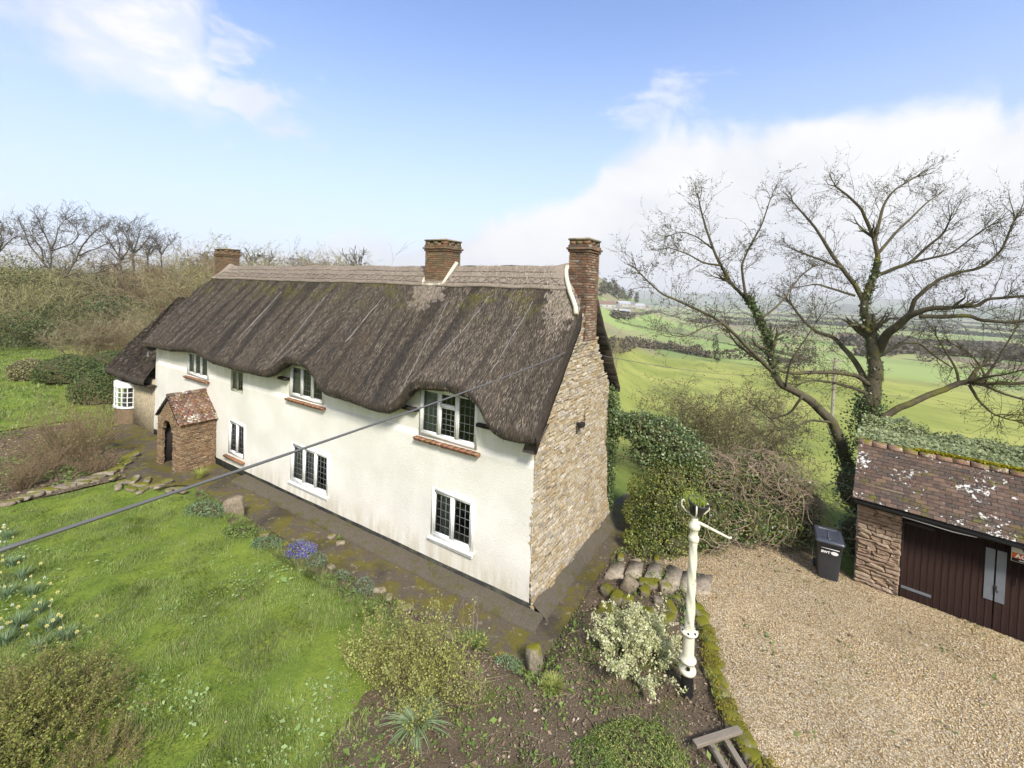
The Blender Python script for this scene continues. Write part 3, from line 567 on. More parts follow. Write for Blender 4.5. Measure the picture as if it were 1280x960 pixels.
def slope_mesh(front=True, t0=0.0, t1=1.0, lift=0.0, nu=260, nt=56, lip=True, u_pad=0.0, ua=None, ub=None):
    T = np.linspace(t0, t1, nt); S = np.linspace(0, 1, nu); tt, ss = np.meshgrid(T, S, indexing='ij')
    lo, hi = ((umin(tt) if front else np.maximum(umin(tt), -.04)) if ua is None else ua+0*tt), (umax(tt)+u_pad if ub is None else ub+0*tt)
    u = lo+(hi-lo)*ss
    if front: v, z = thatch_pt(u, tt)
    else: v, z = thatch_pt(u*0+6.0, tt); v = 2*RV-v; z = z+.04*fbm(u*.9, tt*4, seed=65)
    upt = .10*(np.exp(-((u-lo)/.35)**2)+np.exp(-((hi-u)/.35)**2))*sst(tt, .8, 1.0); z = z+upt
    nv, nz = (-.76, .64) if front else (.76, .64); v = v+lift*nv; z = z+lift*nz
    rows_u, rows_v, rows_z, rows_s = [u], [v], [z], [tt*5.53]
    if lip:
        u0 = u[0]; e = eave(u0) if front else eave(u0*0+6.0); sg = 1 if front else -1; c = 0 if front else 2*RV
        prof = [(.14, .36), (-.2, .13), (-.42, .0), (-.53, .03), (-.60, .13)] if front else [(.1, .6), (-.2, .34), (-.46, .15), (-.54, .13), (-.60, .18)]
        lu = np.stack([u0]*5); lz = np.stack([e+p[1]+.015*fbm(u0*5, 0, seed=66) for p in prof]); lv = np.stack([u0*0+(p[0] if front else 2*RV-p[0]) for p in prof]); ls = np.stack([u0*0-.6+.12*i for i in range(5)])
        rows_u = [lu]+rows_u; rows_v = [lv]+rows_v; rows_z = [lz]+rows_z; rows_s = [ls]+rows_s
    u = np.vstack(rows_u); v = np.vstack(rows_v); z = np.vstack(rows_z); s = np.vstack(rows_s)
    return u, v, z, s
def emit(name, g, mat, parent, flip):
    u, v, z, s = g; P = np.stack([-u, v, z], -1).reshape(-1, 3)
    return link(name, npmesh(name, P, grid_faces(*u.shape, flip), True, np.stack([u, s], -1).reshape(-1, 2)), mat, parent)
gF = slope_mesh(True); gR = slope_mesh(False, nu=120, nt=30)
roof = emit('thatched_roof', gF, M_thatch, cot, False); emit('rear_thatch', gR, M_thatch, roof, True)
def verge(g, side, front):
    u, v, z, s = g; k = 0 if side == 0 else -1; k0 = 5
    uu, vv, zz = u[k0:, k], v[k0:, k], z[k0:, k]; sgn = 1 if side == 0 else -1; vs = 1 if front else -1
    cols = [(0, 0, 0), (.0, .05, -.10), (.015, .12, -.30), (.06, .19, -.52), (.45, .19, -.52)] if front else [(0, 0, 0), (.0, .01, -.03), (.005, .03, -.07), (.015, .04, -.11), (.45, .04, -.11)]
    P = np.stack([np.stack([-(uu+sgn*c[0]), vv+vs*c[1], zz+c[2]+(.02*fbm(zz*4, c[2]*7, seed=71) if 0 < i < 4 else 0)], -1) for i, c in enumerate(cols)], 1); n = len(uu)
    uv = np.stack([np.stack([uu*0+c[2]*1.0+3, s[k0:, k]], -1) for c in cols], 1)
    return P.reshape(-1, 3), grid_faces(n, 5), uv.reshape(-1, 2)
for nm, g, fr in (('thatch_verge', gF, True), ('thatch_verge', gR, False)):
    for sd in (0, 1):
        V, F, uv = verge(g, sd, fr); link(nm, npmesh(nm, V, F, False, uv), M_thatch, roof)
# ridge cap
for fr in (True, False):
    g = slope_mesh(fr, .815, 1.0, .075, 200, 14, False); u, v, z, s = g
    skirt = [a[:1].copy() for a in g]; skirt[1] += .06 if fr else -.06; skirt[2] -= .05
    g = [np.vstack([a, b]) for a, b in zip(skirt, g)]; emit('ridge_cap', g, M_ridge, roof, not fr)
    for sd in (0, -1):                                                     # rolled end of the cap
        mb = MB(); mb.tube(np.stack([-g[0][1:, sd], g[1][1:, sd], g[2][1:, sd]-.03], 1), .05, 6); mb.build('ridge_roll', M_ridge, roof, True)
def on_roof(u, t, lift=.0):
    v, z = thatch_pt(np.asarray(u, float), np.asarray(t, float)); return np.stack([-np.asarray(u, float), v-.76*lift, z+.64*lift], -1)
M_ligger = mk('hazel_rod', lambda t, b: t.put(b.inputs['Base Color'], (.075, .055, .04)), .8)
mb = MB()
for tt_ in (.845, .895, .945):
    us = np.linspace(float(umin(tt_)), float(umax(tt_)), 160); k = (us < 5.1) | (us > 6.2); 
    for seg in (us[us < 5.05], us[us > 6.2]): mb.tube(on_roof(seg, seg*0+tt_, .095), .010, 4)
mb.build('ridge_ligger', M_ligger, roof)
mb = MB(); us = np.arange(.6, 21.0, .42)
for i, a_ in enumerate(us):
    if 4.8 < a_ < 6.2: continue
    for q0, q1 in (((a_, .845), (a_+.42, .895)), ((a_, .895), (a_+.42, .845))): mb.tube(on_roof([q0[0], q1[0]], [q0[1], q1[1]], .095), .007, 4)
mb.build('ridge_cross_rods', M_ligger, roof, kind='stuff')
# netting seams down the slope
M_wire = mk('galvanised_wire', lambda t, b: t.put(b.inputs['Base Color'], (.22, .22, .215)), .5, .5)
for u0, u1, t0, t1 in ((1.32, 1.41, .72, .18), (4.46, 4.22, .70, .05), (2.94, 3.32, .74, .22), (7.6, 7.9, .7, .3), (10.9, 10.9, .68, .05), (14.3, 14.4, .7, .2)):
    T = np.linspace(t0, t1, 30); mb = MB(); mb.tube(on_roof(np.linspace(u0, u1, 30)+.02*fbm(T*9, 0, seed=int(u0*10)), T, .03), .010, 4); mb.build('netting_wire', M_wire, roof)
# loose straw ends on the surface
def straw(n, mat, ua, ub, ta, tb, size, name, lift=.012, asp=.09, label=None):
    u = rng.uniform(ua, ub, n); t = rng.uniform(ta, tb, n); k = (u > umin(t)+.02) & (u < umax(t)-.02)
    if n < 5000: k &= (np.abs(u-(ua+ub)/2)/(ub-ua)*2+.4*fbm(t*30, u*2, seed=67) < .45+.5*(t-ta)/(tb-ta)) & (rng.random(n) < .1+(t-ta)/(tb-ta)*1.3)
    u, t = u[k], t[k]; C = on_roof(u, t, lift+rng.exponential(.008, len(u)))
    dn = np.stack([rng.normal(0, .12, len(u)), np.full(len(u), -.62), np.full(len(u), -.74)], 1); N = np.tile(np.array([[0, -.76, .64]]), (len(u), 1))
    V, F = leaves(C, size, 0, asp, N*3, dirs=dn*4); o = link(name, npmesh(name, V, F), mat, roof); o['kind'] = 'stuff'; return o
straw(72000, M_straw, -.25, 22.4, .005, .82, .15, 'loose_straw')
straw(14000, M_straw_l, 0.3, 21.4, .82, .998, .13, 'pale_straw', .085)
straw(4200, M_straw_l, 4.7, 6.5, .60, .81, .13, 'pale_straw', .02)
straw(4900, M_straw_l, -.45, 1.0, .48, .82, .13, 'pale_straw', .02)
# eave fringe
n = 16000; u = rng.uniform(-.25, 22.4, n); f_ = rng.random(n); C = np.stack([-u, -.60+.2*f_, eave(u)+.13-.13*f_+.012], 1)+rng.normal(0, .012, (n, 3))
V, F = leaves(C, .10, 0, .1, np.tile(np.array([[0, -1.0, -.1]]), (n, 1))*2, dirs=np.tile(np.array([[0, -.3, -1.0]]), (n, 1))*3); o = link('eave_straw', npmesh('eave_straw', V, F), M_straw, roof); o['kind'] = 'stuff'

# front wall with window openings
WIN = dict(w1=(1.76, 3.80, 3.80, 5.14), w2=(1.79, 3.20, 1.0, 2.31), w3=(8.36, 10.34, 3.88, 5.02), w4=(8.0, 10.14, .76, 2.11), w5=(16.62, 18.58, 3.62, 4.66), w6=(13.65, 14.62, 3.40, 4.32), w7=(13.43, 14.66, .78, 2.12))
def wall_off(u, z): return .03*fbm(u*.35, z*.5, seed=81)+.012*fbm(u*1.3, z*1.3, seed=82)-.02
xs = sorted(set([0.0, 22.2]+[q for w_ in WIN.values() for q in w_[:2]]+list(np.arange(.3, 22.2, .3)))); xs = [x for i, x in enumerate(xs) if i == 0 or x-xs[i-1] > 1e-4]
zs = sorted(set([.28, 5.5]+[q for w_ in WIN.values() for q in w_[2:]]+list(np.arange(.5, 5.5, .3))))
idx = {}; V = []; F = []
def wv(u, z):
    k = (round(u, 4), round(z, 4))
    if k not in idx: zz = min(z, float(eave(u))+.22); idx[k] = len(V); V.append((-u, float(wall_off(u, zz)), zz))
    return idx[k]
for i in range(len(xs)-1):
    for j in range(len(zs)-1):
        um, zm = (xs[i]+xs[i+1])/2, (zs[j]+zs[j+1])/2
        if any(a < um < b and c < zm < d for a, b, c, d in WIN.values()): continue
        if zs[j] > float(max(eave(xs[i]), eave(xs[i+1])))+.22: continue
        F.append((wv(xs[i], zs[j]), wv(xs[i], zs[j+1]), wv(xs[i+1], zs[j+1]), wv(xs[i+1], zs[j])))
for a, b, c, d in WIN.values():                                            # reveals
    for (u0, z0), (u1, z1) in (((a, c), (a, d)), ((a, d), (b, d)), ((b, d), (b, c)), ((b, c), (a, c))):
        k = len(V); V += [(-u0, float(wall_off(u0, z0)), z0), (-u1, float(wall_off(u1, z1)), z1), (-u1, .40, z1), (-u0, .40, z0)]; F.append((k, k+1, k+2, k+3))
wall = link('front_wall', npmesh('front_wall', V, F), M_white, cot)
mb = MB(); mb.box(0.0, -22.2, -.035, .3, -.2, .275); mb.build('plinth', M_plinth, wall)
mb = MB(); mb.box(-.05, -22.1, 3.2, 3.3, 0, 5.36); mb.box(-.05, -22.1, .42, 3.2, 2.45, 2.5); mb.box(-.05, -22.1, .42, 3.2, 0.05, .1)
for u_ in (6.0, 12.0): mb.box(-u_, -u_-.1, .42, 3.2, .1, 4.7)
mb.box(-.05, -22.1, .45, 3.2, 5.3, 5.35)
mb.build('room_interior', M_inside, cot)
mb = MB(); mb.box(-22.1, -22.2, .05, 5.5, -.2, 4.6); mb.box(-.3, -22.1, 5.3, 5.45, -.2, 4.6); mb.build('rear_wall', M_joint, cot)

def pane_grid(u0, u1, z0, z1, y, cols, rows, par):
    mb = MB(); mb.add([(-u0, y, z0), (-u1, y, z0), (-u1, y, z1), (-u0, y, z1)], [(3, 2, 1, 0)]); mb.build('pane', M_glass, par)
    mb = MB(); tk = .009
    for i in range(1, cols): x = u0+(u1-u0)*i/cols; mb.box(-x-tk, -x+tk, y-.008, y-.002, z0, z1)
    for i in range(1, rows): z = z0+(z1-z0)*i/rows; mb.box(-u0, -u1, y-.012, y-.0085, z-tk, z+tk)
    mb.build('lead_bars', M_lead, par)
def window(key, lights, cols, rows, sill, mat=None, curtain=(), casing=.055, proud=.03, top_light=None):
    a, b, c, d = WIN[key]; mat = mat or M_paint; mb = MB(); y0 = float(wall_off((a+b)/2, (c+d)/2))
    yo, yi = y0-proud, y0+.07
    mb.box(-a+.03, -a-casing, yo, yi, c-.04, d+.04); mb.box(-b-.03, -b+casing, yo, yi, c-.04, d+.04)
    mb.box(-a-casing, -b+casing, yo+.002, yi, d-casing, d+.04); mb.box(-a-casing, -b+casing, yo+.002, yi, c-.04, c+casing*1.2)
    n = lights; ws = (b-a-2*casing)/n
    for i in range(1, n): x = a+casing+ws*i; mb.box(-x-.032, -x+.032, yo+.004, yi, c+casing*1.2, d-casing)
    win = mb.build('window', mat, wall)
    for i in range(n):
        l0, l1 = a+casing+ws*i+(.032 if i else 0), a+casing+ws*(i+1)-(.032 if i < n-1 else 0); z0, z1 = c+casing*1.2, d-casing
        parts = [(z0, z1)]
        if top_light == i: parts = [(z0, z0+(z1-z0)*.68), (z0+(z1-z0)*.68+.05, z1)]; q = MB(); q.box(-l0, -l1, yo+.006, yi, z0+(z1-z0)*.68, z0+(z1-z0)*.68+.05); q.build('transom', mat, win)
        for k, (p0, p1) in enumerate(parts):
            q = MB(); f = .034
            q.box(-l0, -l0-f, yo+.012, yi-.01, p0, p1); q.box(-l1+f, -l1, yo+.012, yi-.01, p0, p1); q.box(-l0-f, -l1+f, yo+.013, yi-.01, p0, p0+f); q.box(-l0-f, -l1+f, yo+.013, yi-.01, p1-f, p1); q.build('casement', mat, win)
            pane_grid(l0+f, l1-f, p0+f, p1-f, y0+.03, cols, rows if k == 0 else 1, win)
    for i, (x0, x1) in enumerate(curtain):
        us = np.linspace(a+(b-a)*x0, a+(b-a)*x1, 24); q = MB(); P = []
        for z in (c+.05, d-.05): P += [(-u, y0+.13+.02*math.sin(j*1.9), z) for j, u in enumerate(us)]
        q.add(P, [(j, j+1, 24+j+1, 24+j) for j in range(23)]); q.build('curtain', M_curtain, win, True)
    if sill == 'tile':
        n = int((b-a+.3)/.21)
        for i in range(n):
            x = a-.14+(b-a+.28)*(i+.5)/n; q = MB(); q.box(-x-.100, -x+.100, y0-.17, y0+.0, c-.15, c-.115, jit=.004); q.box(-x-.1, -x+.1, y0-.14, y0+.0, c-.20, c-.155, jit=.004); q.build('sill_tile', M_sill, win)
    elif sill == 'wood':
        q = MB(); q.box(-a+.09, -b-.09, y0-.11, y0+.02, c-.10, c-.045, bev=.008); q.box(-a+.05, -b-.05, y0-.05, y0+.01, c-.19, c-.10, bev=.004); q.build('window_sill', mat, win)
    elif sill == 'cast':
        q = MB(); q.box(-a+.09, -b-.20, y0-.15, y0+.02, c-.21, c-.14, jit=.006); q.build('window_sill', M_sill, win)
    return win
window('w1', 3, 3, 5, 'tile', curtain=((.72, .98),), top_light=1)
window('w2', 2, 3, 5, 'wood', curtain=((.60, .85),))
window('w3', 3, 3, 5, 'tile', curtain=((.68, .98),))
window('w4', 3, 3, 6, 'wood', curtain=((.70, .99), (.38, .62)))
window('w5', 3, 3, 4, 'tile', curtain=((.7, .98),))
window('w6', 2, 2, 4, None, M_oldframe, curtain=((.75, .98),), proud=.0)
window('w7', 2, 2, 5, 'cast')
for u0, u1, z_ in ((1.25, 1.70, 4.42), (3.86, 4.6, 4.42), (10.4, 10.9, 4.42)):
    mb = MB(); mb.box(-u0, -u1, -.20, .02, z_, z_+.085, jit=.004); mb.build('timber_end', M_dark, wall)

# stone gable end
GW = 5.62
def gable_top(v): return np.minimum(np.where(v < RV, 4.02+1.235*v, 4.02+1.235*(2*RV+.12-v)), 7.45)
def batter(v, z): return .16*sst(1.2-z, 0, 1.2)*(.5+.5*sst(v, 0, 1))     # foot of the wall spreads
mb = MB(); vv_ = np.linspace(0, GW, 24); P = [( -.02+float(batter(v, 0)), v, -.2) for v in vv_]+[(-.02, v, 1.2) for v in vv_]+[(-.02, v-.30*v/GW, float(min(4.4, gable_top(v)))) for v in vv_]+[(-.02, v-.30*v/GW, float(gable_top(v))) for v in vv_]
mb.add(P, grid_faces(4, 24)); gw_front = len(mb.V)
mb.add([(-.02, GW, -.2), (-.02, GW-.3, 4.4), (-.5, GW-.3, 4.4), (-.5, GW, -.2)], [(0, 1, 2, 3)])
gable = mb.build('gable_wall', M_joint, cot)
stones = []; z = -.02; r_ = np.random.default_rng(5)
while z < 7.5:
    h = r_.uniform(.070, .115); v = r_.uniform(-.02, .03)
    vmax_w = GW-.30*min(z, 4.4)/4.4+.02
    while v < vmax_w:
        w_ = r_.uniform(.13, .38); w_ = min(w_, vmax_w-v); vm = v+w_/2
        if w_ > .05 and z+h*.6 < float(gable_top(np.array(min(vm+(.12 if vm < RV else -.0), 6)))) and not (z > 6.55 and 2.8 < vm < 3.85): stones.append((vm, z+h/2, w_, h))
        v += w_
    z += h*.985
vari = [stone_mesh('stone', .09, .27, .088, 100+i, M_stone, .014, .008) for i in range(14)]
vari_dim = (.09, .27, .088)
def dist_cam(v, z): p = world_uv(0, v, z); return math.dist(p, (0, 0, H))
stones.sort(key=lambda s_: dist_cam(s_[0], s_[1])/math.sqrt(s_[2]*s_[3]))
restm = MB()
for i, (v, z, w_, h) in enumerate(stones):
    x = -.045+float(batter(v, z))+float(r_.uniform(0, .028)); tilt = r_.normal(0, .02)
    if i < 300:
        o = link('stone', vari[i % 14], None, gable, (x, v, z)); o.scale = (1, w_/.27*.95, h/.088*.90); o.rotation_euler = (tilt, 0, 0)
    else:
        V, F = chamfer(.045, w_*.475, h*.45, .013); V = V+r_.normal(0, .005, V.shape); restm.add(V+np.array([x, v, z]), F)
M_stone_i and restm.build('rubble_stonework', M_stone_i, gable, kind='stuff')
# security lamp on the gable
mb = MB(); mb.box(.0, .10, 2.48, 2.58, 4.14, 4.22, bev=.01); mb.box(.10, .24, 2.40, 2.66, 4.10, 4.24, bev=.02); lamp_ = mb.build('security_lamp', M_dark, gable)
mb = MB(); mb.tube([(.03, 3.1, 4.6), (.03, 3.12, 4.2), (.03, 3.1, 3.9)], .008, 5); mb.build('lamp_cable', M_dark, gable)

# chimneys
def chimney(name_loc, u0, u1, v0, v1, z0, ztop, indiv, mats, par, drop_face=None):
    core = MB(); core.box(-u0-.03, -u1+.03, v0+.03, v1-.03, z0, ztop-.12); body = core.build('chimney', M_joint, par)
    x0, x1 = -u1, -u0; k = 0; bricks = []
    rows = int((ztop-.42-z0)/.077)
    def course(z, e, sy=.065):
        off = (k_row % 2)*.11
        for face in range(4):
            L = (x1-x0 if face < 2 else v1-v0)+2*e; p = -off
            while p < L-.02:
                a_ = max(p, 0); b_ = min(p+.225, L)
                if b_-a_ > .04:
                    c_ = (a_+b_)/2; w_ = b_-a_-.012
                    if face == 0: bricks.append((x0-e+c_, v0-e+.045, z, w_, .09, sy))
                    elif face == 1: bricks.append((x0-e+c_, v1+e-.045, z, w_, .09, sy))
                    elif face == 2: bricks.append((x1+e-.045, v0-e+c_, z, .09, w_, sy))
                    else: bricks.append((x0-e+.045, v0-e+c_, z, .09, w_, sy))
                p += .225
    for k_row in range(rows): course(z0+.04+k_row*.077, 0)
    zt = z0+rows*.077
    for q, e in enumerate((.035, .075, .03)): k_row = q; course(zt+.04+q*.077, e)
    zt += 3*.077
    # openings: stub piers then a capping slab
    mb = MB()
    nx = 3
    for i in range(nx+0):
        for j in range(2):
            cx = x0+.10+(x1-x0-.2)*i/(nx-1); cy = v0+.10+(v1-v0-.2)*j; mb.box(cx-.10, cx+.10, cy-.10, cy+.10, zt, zt+.14, jit=.003)
    mb.box(x0, x0+.19, (v0+v1)/2-.1, (v0+v1)/2+.1, zt, zt+.139); mb.box(x1-.19, x1, (v0+v1)/2-.1, (v0+v1)/2+.1, zt, zt+.139)
    mb.build('chimney_piers', M_brick_i, body)
    mb = MB(); mb.box(x0-.03, x1+.03, v0-.03, v1+.03, zt+.142, zt+.20, jit=.006); mb.build('capping_slab', M_dry_stone, body)
    mb = MB(); vm = {}
    bricks.sort(key=lambda q: (q[1]+q[0]*-.6)-(0 if q[2] > 0 else 9))
    vis = [q for q in bricks if q[1] < v0+.06 or q[0] > x1-.06]; hid = [q for q in bricks if q not in vis]
    if indiv:
        for i, q in enumerate(vis[:300]):
            key = (round(q[3], 2), q[4])
            if key not in vm: vm[key] = [stone_mesh('brick', q[3], q[4], q[5], 300+len(vm)*5+j, mats[0], .005, .0025) for j in range(3)]
            o = link('brick', vm[key][i % 3], None, body, (q[0]+random.uniform(0, .004), q[1]-random.uniform(0, .005), q[2]))
            if q[1] < v0+.06 and random.random() < .8: o.material_slots[0].link = 'OBJECT'; o.material_slots[0].material = M_brick_dark  # most bricks of the front face take the darker mix
        hid += vis[300:]
    else: hid = bricks
    for q in hid: V, F = chamfer(q[3]/2, q[4]/2, q[5]/2, .005); mb.add(V+np.array([q[0], q[1], q[2]])+rng.normal(0, .002, 3), F)
    if hid: mb.build('brickwork', mats[1], body, kind='stuff')
    return body
ch_r = chimney('right', -.03, .60, 2.85, 3.80, 6.60, 9.78, True, (M_brick, M_brick_i), cot)
ch_m = chimney('mid', 5.15, 6.10, 2.38, 3.25, 7.6, 9.80, False, (M_brick, M_brick_i), cot)
ch_l = chimney('left', 21.05, 22.25, 2.65, 3.40, 7.0, 9.82, False, (M_brick, M_brick_i), cot)
def fillet(pts, r=.06):
    mb = MB(); mb.tube(pts, r, 6); return mb
P_ = [(-u, thatch_pt(u, t)[0]-.05, float(thatch_pt(np.array(u), t)[1])+.10) for u, t in ((.64, .985), (.62, .95), (.52, .90), (.36, .84), (.18, .78), (.0, .73), (-.16, .68), (-.24, .64))]
fillet([tuple(float(q) for q in p) for p in P_], .07).build('mortar_fillet', M_mortar, ch_r, True)
def rz(v): return 4.62+(v-EV)*SL+.02
fillet([(-5.10, 2.98, rz(2.95)+.12), (-5.11, 2.7, rz(2.7)+.10), (-5.13, 2.4, rz(2.4)+.08), (-5.2, 2.32, rz(2.32)+.04), (-5.6, 2.31, rz(2.31)+.03), (-6.08, 2.31, rz(2.31)+.03), (-6.14, 2.4, rz(2.4)+.06), (-6.15, 2.75, rz(2.75)+.10)], .075).build('mortar_fillet', M_mortar, ch_m, True)

# stone ledges at the foot of the walls
M_ledge = mk('mossy_ledge', lambda t, b: (lambda P: t.put(b.inputs['Base Color'], t.mix(t.smooth(t.noise(P, 3, 6, .7), .50, .68), t.mix(t.noise(P, 20, 4), (.045, .038, .028), (.15, .125, .09)), (.075, .07, .018))))(t.new('ShaderNodeNewGeometry').outputs['Position']), .9)
mb = MB(); k = 60; us = np.linspace(-.45, 13.3, k)
prof = [(-.035, .17), (-.22, .145), (-.50, .10), (-.56, .06), (-.57, -.05)]
mb.add([(-u, p[0]+.02*float(fbm(u*2, p[0]*4, seed=91)), p[1]+.012*float(fbm(u*3, p[0]*9, seed=92))) for p in prof for u in us], grid_faces(5, k, True)); 
mb.build('footing_ledge', M_ledge, cot)
mb = MB(); vs_ = np.linspace(.0, 5.7, 40)
mb.add([(p[0]+.03*float(fbm(v*2, p[0]*4, seed=93)), v, p[1]+.02*float(fbm(v*3, p[0]*9, seed=94))) for p in ((.10, .30), (.22, .22), (.40, .10), (.47, .03), (.48, -.1)) for v in vs_], grid_faces(5, 40))
mb.build('footing_ledge', M_ledge, cot)

# porch
por = empty('porch', (0, 0, 0)); por.parent = cot
pu0, pu1, pv, pe, pr = 15.75, 17.90, -1.38, 2.08, 3.02
pc = (pu0+pu1)/2; ar0, ar1, arz = 16.40, 17.42, 1.58
mbp = MB(); r_ = np.random.default_rng(9)
def rub(face, a0, a1, z0, z1, skip=None):
    z = z0
    while z < z1:
        h = r_.uniform(.055, .095); p = a0+r_.uniform(0, .02)
        while p < a1-.03:
            w_ = min(r_.uniform(.12, .34), a1-p); c_ = p+w_/2
            if not (skip and skip(c_, z+h/2, w_)):
                V, F = chamfer(*((w_*.48, .06, h*.45) if face == 'f' else (.06, w_*.48, h*.45)), .012); V = V+r_.normal(0, .006, V.shape); o_ = r_.uniform(0, .03)
                mbp.add(V+(np.array([-c_, pv+.05-o_, z+h/2]) if face == 'f' else np.array([-pu0-.05+o_, c_, z+h/2]) if face == 'r' else np.array([-pu1+.05-o_, c_, z+h/2])), F)
            p += w_
        z += h
def skipf(c_, z, w_):
    top = pe+(1-abs(c_-pc)/((pu1-pu0)/2))*(pr-pe)-.05
    if z > top: return True
    hw = (ar1-ar0)/2; cx = (ar0+ar1)/2; d = abs(c_-cx)-w_*.4
    return d < hw and (z < arz or (z-arz) < .50*math.sqrt(max(0, 1-(max(d, 0)/hw)**2))+.0)
rub('f', pu0, ar0, -.25, arz); rub('f', ar1, pu1, -.25, arz); rub('f', pu0, pu1, arz, pr, skipf); rub('r', pv, -.05, -.25, pe); rub('l', pv, -.05, -.25, pe)
mbp.build('porch_stonework', M_porchstone, por, kind='stuff')
# arch ring
ring = MB(); cx = (ar0+ar1)/2
for i in range(15):
    th = math.pi*(i+.5)/15; c_ = np.array([-(cx+.53*math.cos(th)), pv+.03, arz+.53*math.sin(th)]); M_ = Matrix.Translation(Vector(c_)) @ Matrix.Rotation(th+0*math.pi, 4, 'Y')
    V, F = chamfer(.10, .07, .045, .01); V = V@np.array(Matrix.Rotation(th, 3, 'Y')).T; ring.add(V+c_+r_.normal(0, .004, V.shape), F)
ring.build('arch_stones', M_porchstone, por, kind='stuff')
mb = MB(); a_ = .11
mb.box(-pu0-.05, -pu0-.30, pv+.06, -.03, -.25, pe); mb.box(-pu1+.05, -pu1+.30, pv+.06, -.03, -.25, pe)
mb.box(-ar0, -ar1, pv+.06, pv+.28, arz+.52, pe+.45); mb.build('porch_wall', M_dark, por)  # inner stone walls coloured dark, painting the shade behind the arch
mb = MB(); mb.box(-16.5, -17.35, -.02, .04, .05, 2.0); mb.build('front_door', M_dark, por)
mbt = MB()
for side in (-1, 1):
    L = math.hypot((pu1-pu0)/2+.14, pr-pe+.12); rows = 13; ncol = 9
    for i in range(rows):
        for j in range(ncol+1):
            s0 = i/rows; off = (i % 2)*.5; y0_ = pv-.08+(j-off)*(1.5/ncol); y1_ = y0_+1.5/ncol-.008; y0_ = max(y0_, pv-.10); y1_ = min(y1_, .0)
            if y1_-y0_ < .03: continue
            half = (pu1-pu0)/2+.14; xa, xb = side*half*(1-s0), side*half*(1-s0-1.9/rows); za, zb = pe-.06+(pr-pe+.12)*s0, pe-.06+(pr-pe+.12)*(s0+1.9/rows)
            lift = .025; th = .016; q = r_.normal(0, .006, 4)
            V = [(-pc+xa, y0_, za+lift+q[0]), (-pc+xa, y1_, za+lift+q[1]), (-pc+xb, y1_, zb+q[2]), (-pc+xb, y0_, zb+q[2]), (-pc+xa, y0_, za+lift-th+q[0]), (-pc+xa, y1_, za+lift-th+q[1]), (-pc+xb, y1_, zb-th), (-pc+xb, y0_, zb-th)]
            if abs(xb) > abs(xa): continue
            mbt.add(V, [(0, 1, 2, 3), (4, 7, 6, 5), (0, 4, 5, 1), (1, 5, 6, 2), (2, 6, 7, 3), (3, 7, 4, 0)])
mbt.build('porch_tiles', M_porchtile, por, kind='stuff')
mb = MB()
for j in range(5): mb.tube([(-pc, pv-.1+j*.3, pr+.07), (-pc, pv-.1+j*.3+.29, pr+.07)], .085, 7)
mb.build('porch_ridge_tiles', M_porchtile, por)
mb = MB()
for side in (-1, 1): mb.box(0, 1.42, -.03, .03, -.05, .05, M=Matrix.Translation((-pc+side*0, pv-.06, pr+.01)) @ Matrix.Rotation(.72 if side > 0 else math.pi-.72, 4, 'Y'))
mb.build('bargeboard', M_dark, por)

# low wing at the left end with its bow window
wing = empty('garden_room', (0, 0, 0)); wing.parent = cot
M_wingwall = stonemat('buff_limewashed_rubble', [(.40, .33, .21), (.44, .37, .25)], 7, per='island')
mb = MB(); mb.box(-22.2, -26.9, .0, .3, -.3, 2.75); mb.box(-26.7, -26.95, .0, 5.0, -.3, 2.75); mb.build('wing_wall', M_wingwall, wing)
th = np.linspace(-.15, math.pi+.15, 18); bcx, brx, bry = 25.85, .85, .55
def bow(k, z, e=0.0): return (-bcx+(brx+e)*math.cos(k), .02-(bry+e)*math.sin(k), z)
mb = MB(); mb.add([bow(k, z) for z in (-.3, .85) for k in th], grid_faces(2, 18, True)); mb.build('bow_base', M_porchstone, wing)
bw = MB()
for z0_, z1_, e in ((.85, .93, .06), (1.98, 2.24, .03)):
    P = [bow(k, z, e) for z in (z0_, z1_) for k in th]; bw.add(P, grid_faces(2, 18, True)); bw.add([bow(k, z1_, e) for k in th]+[bow(k, z1_, -.3) for k in th], grid_faces(2, 18, True))
for k in np.linspace(.05, math.pi-.05, 8): x_, y_, _ = bow(k, 0); bw.box(x_-.018, x_+.018, y_-.02, y_+.02, .9, 2.0)
for z in (1.17, 1.44, 1.71): bw.tube([bow(k, z) for k in th], .014, 4)
bowf = bw.build('window', M_paint, wing)
mb = MB(); mb.add([bow(k, z, -.02) for z in (.9, 2.0) for k in th], grid_faces(2, 18, False)); mb.build('pane', M_glass, bowf, True)
mb = MB(); mb.add([bow(k, z, -.13) for z in (.86, 2.1) for k in th], grid_faces(2, 18, True)); mb.build('dark_backing', M_inside, bowf)  # dark curved sheet behind the panes, painted to read as an unlit room
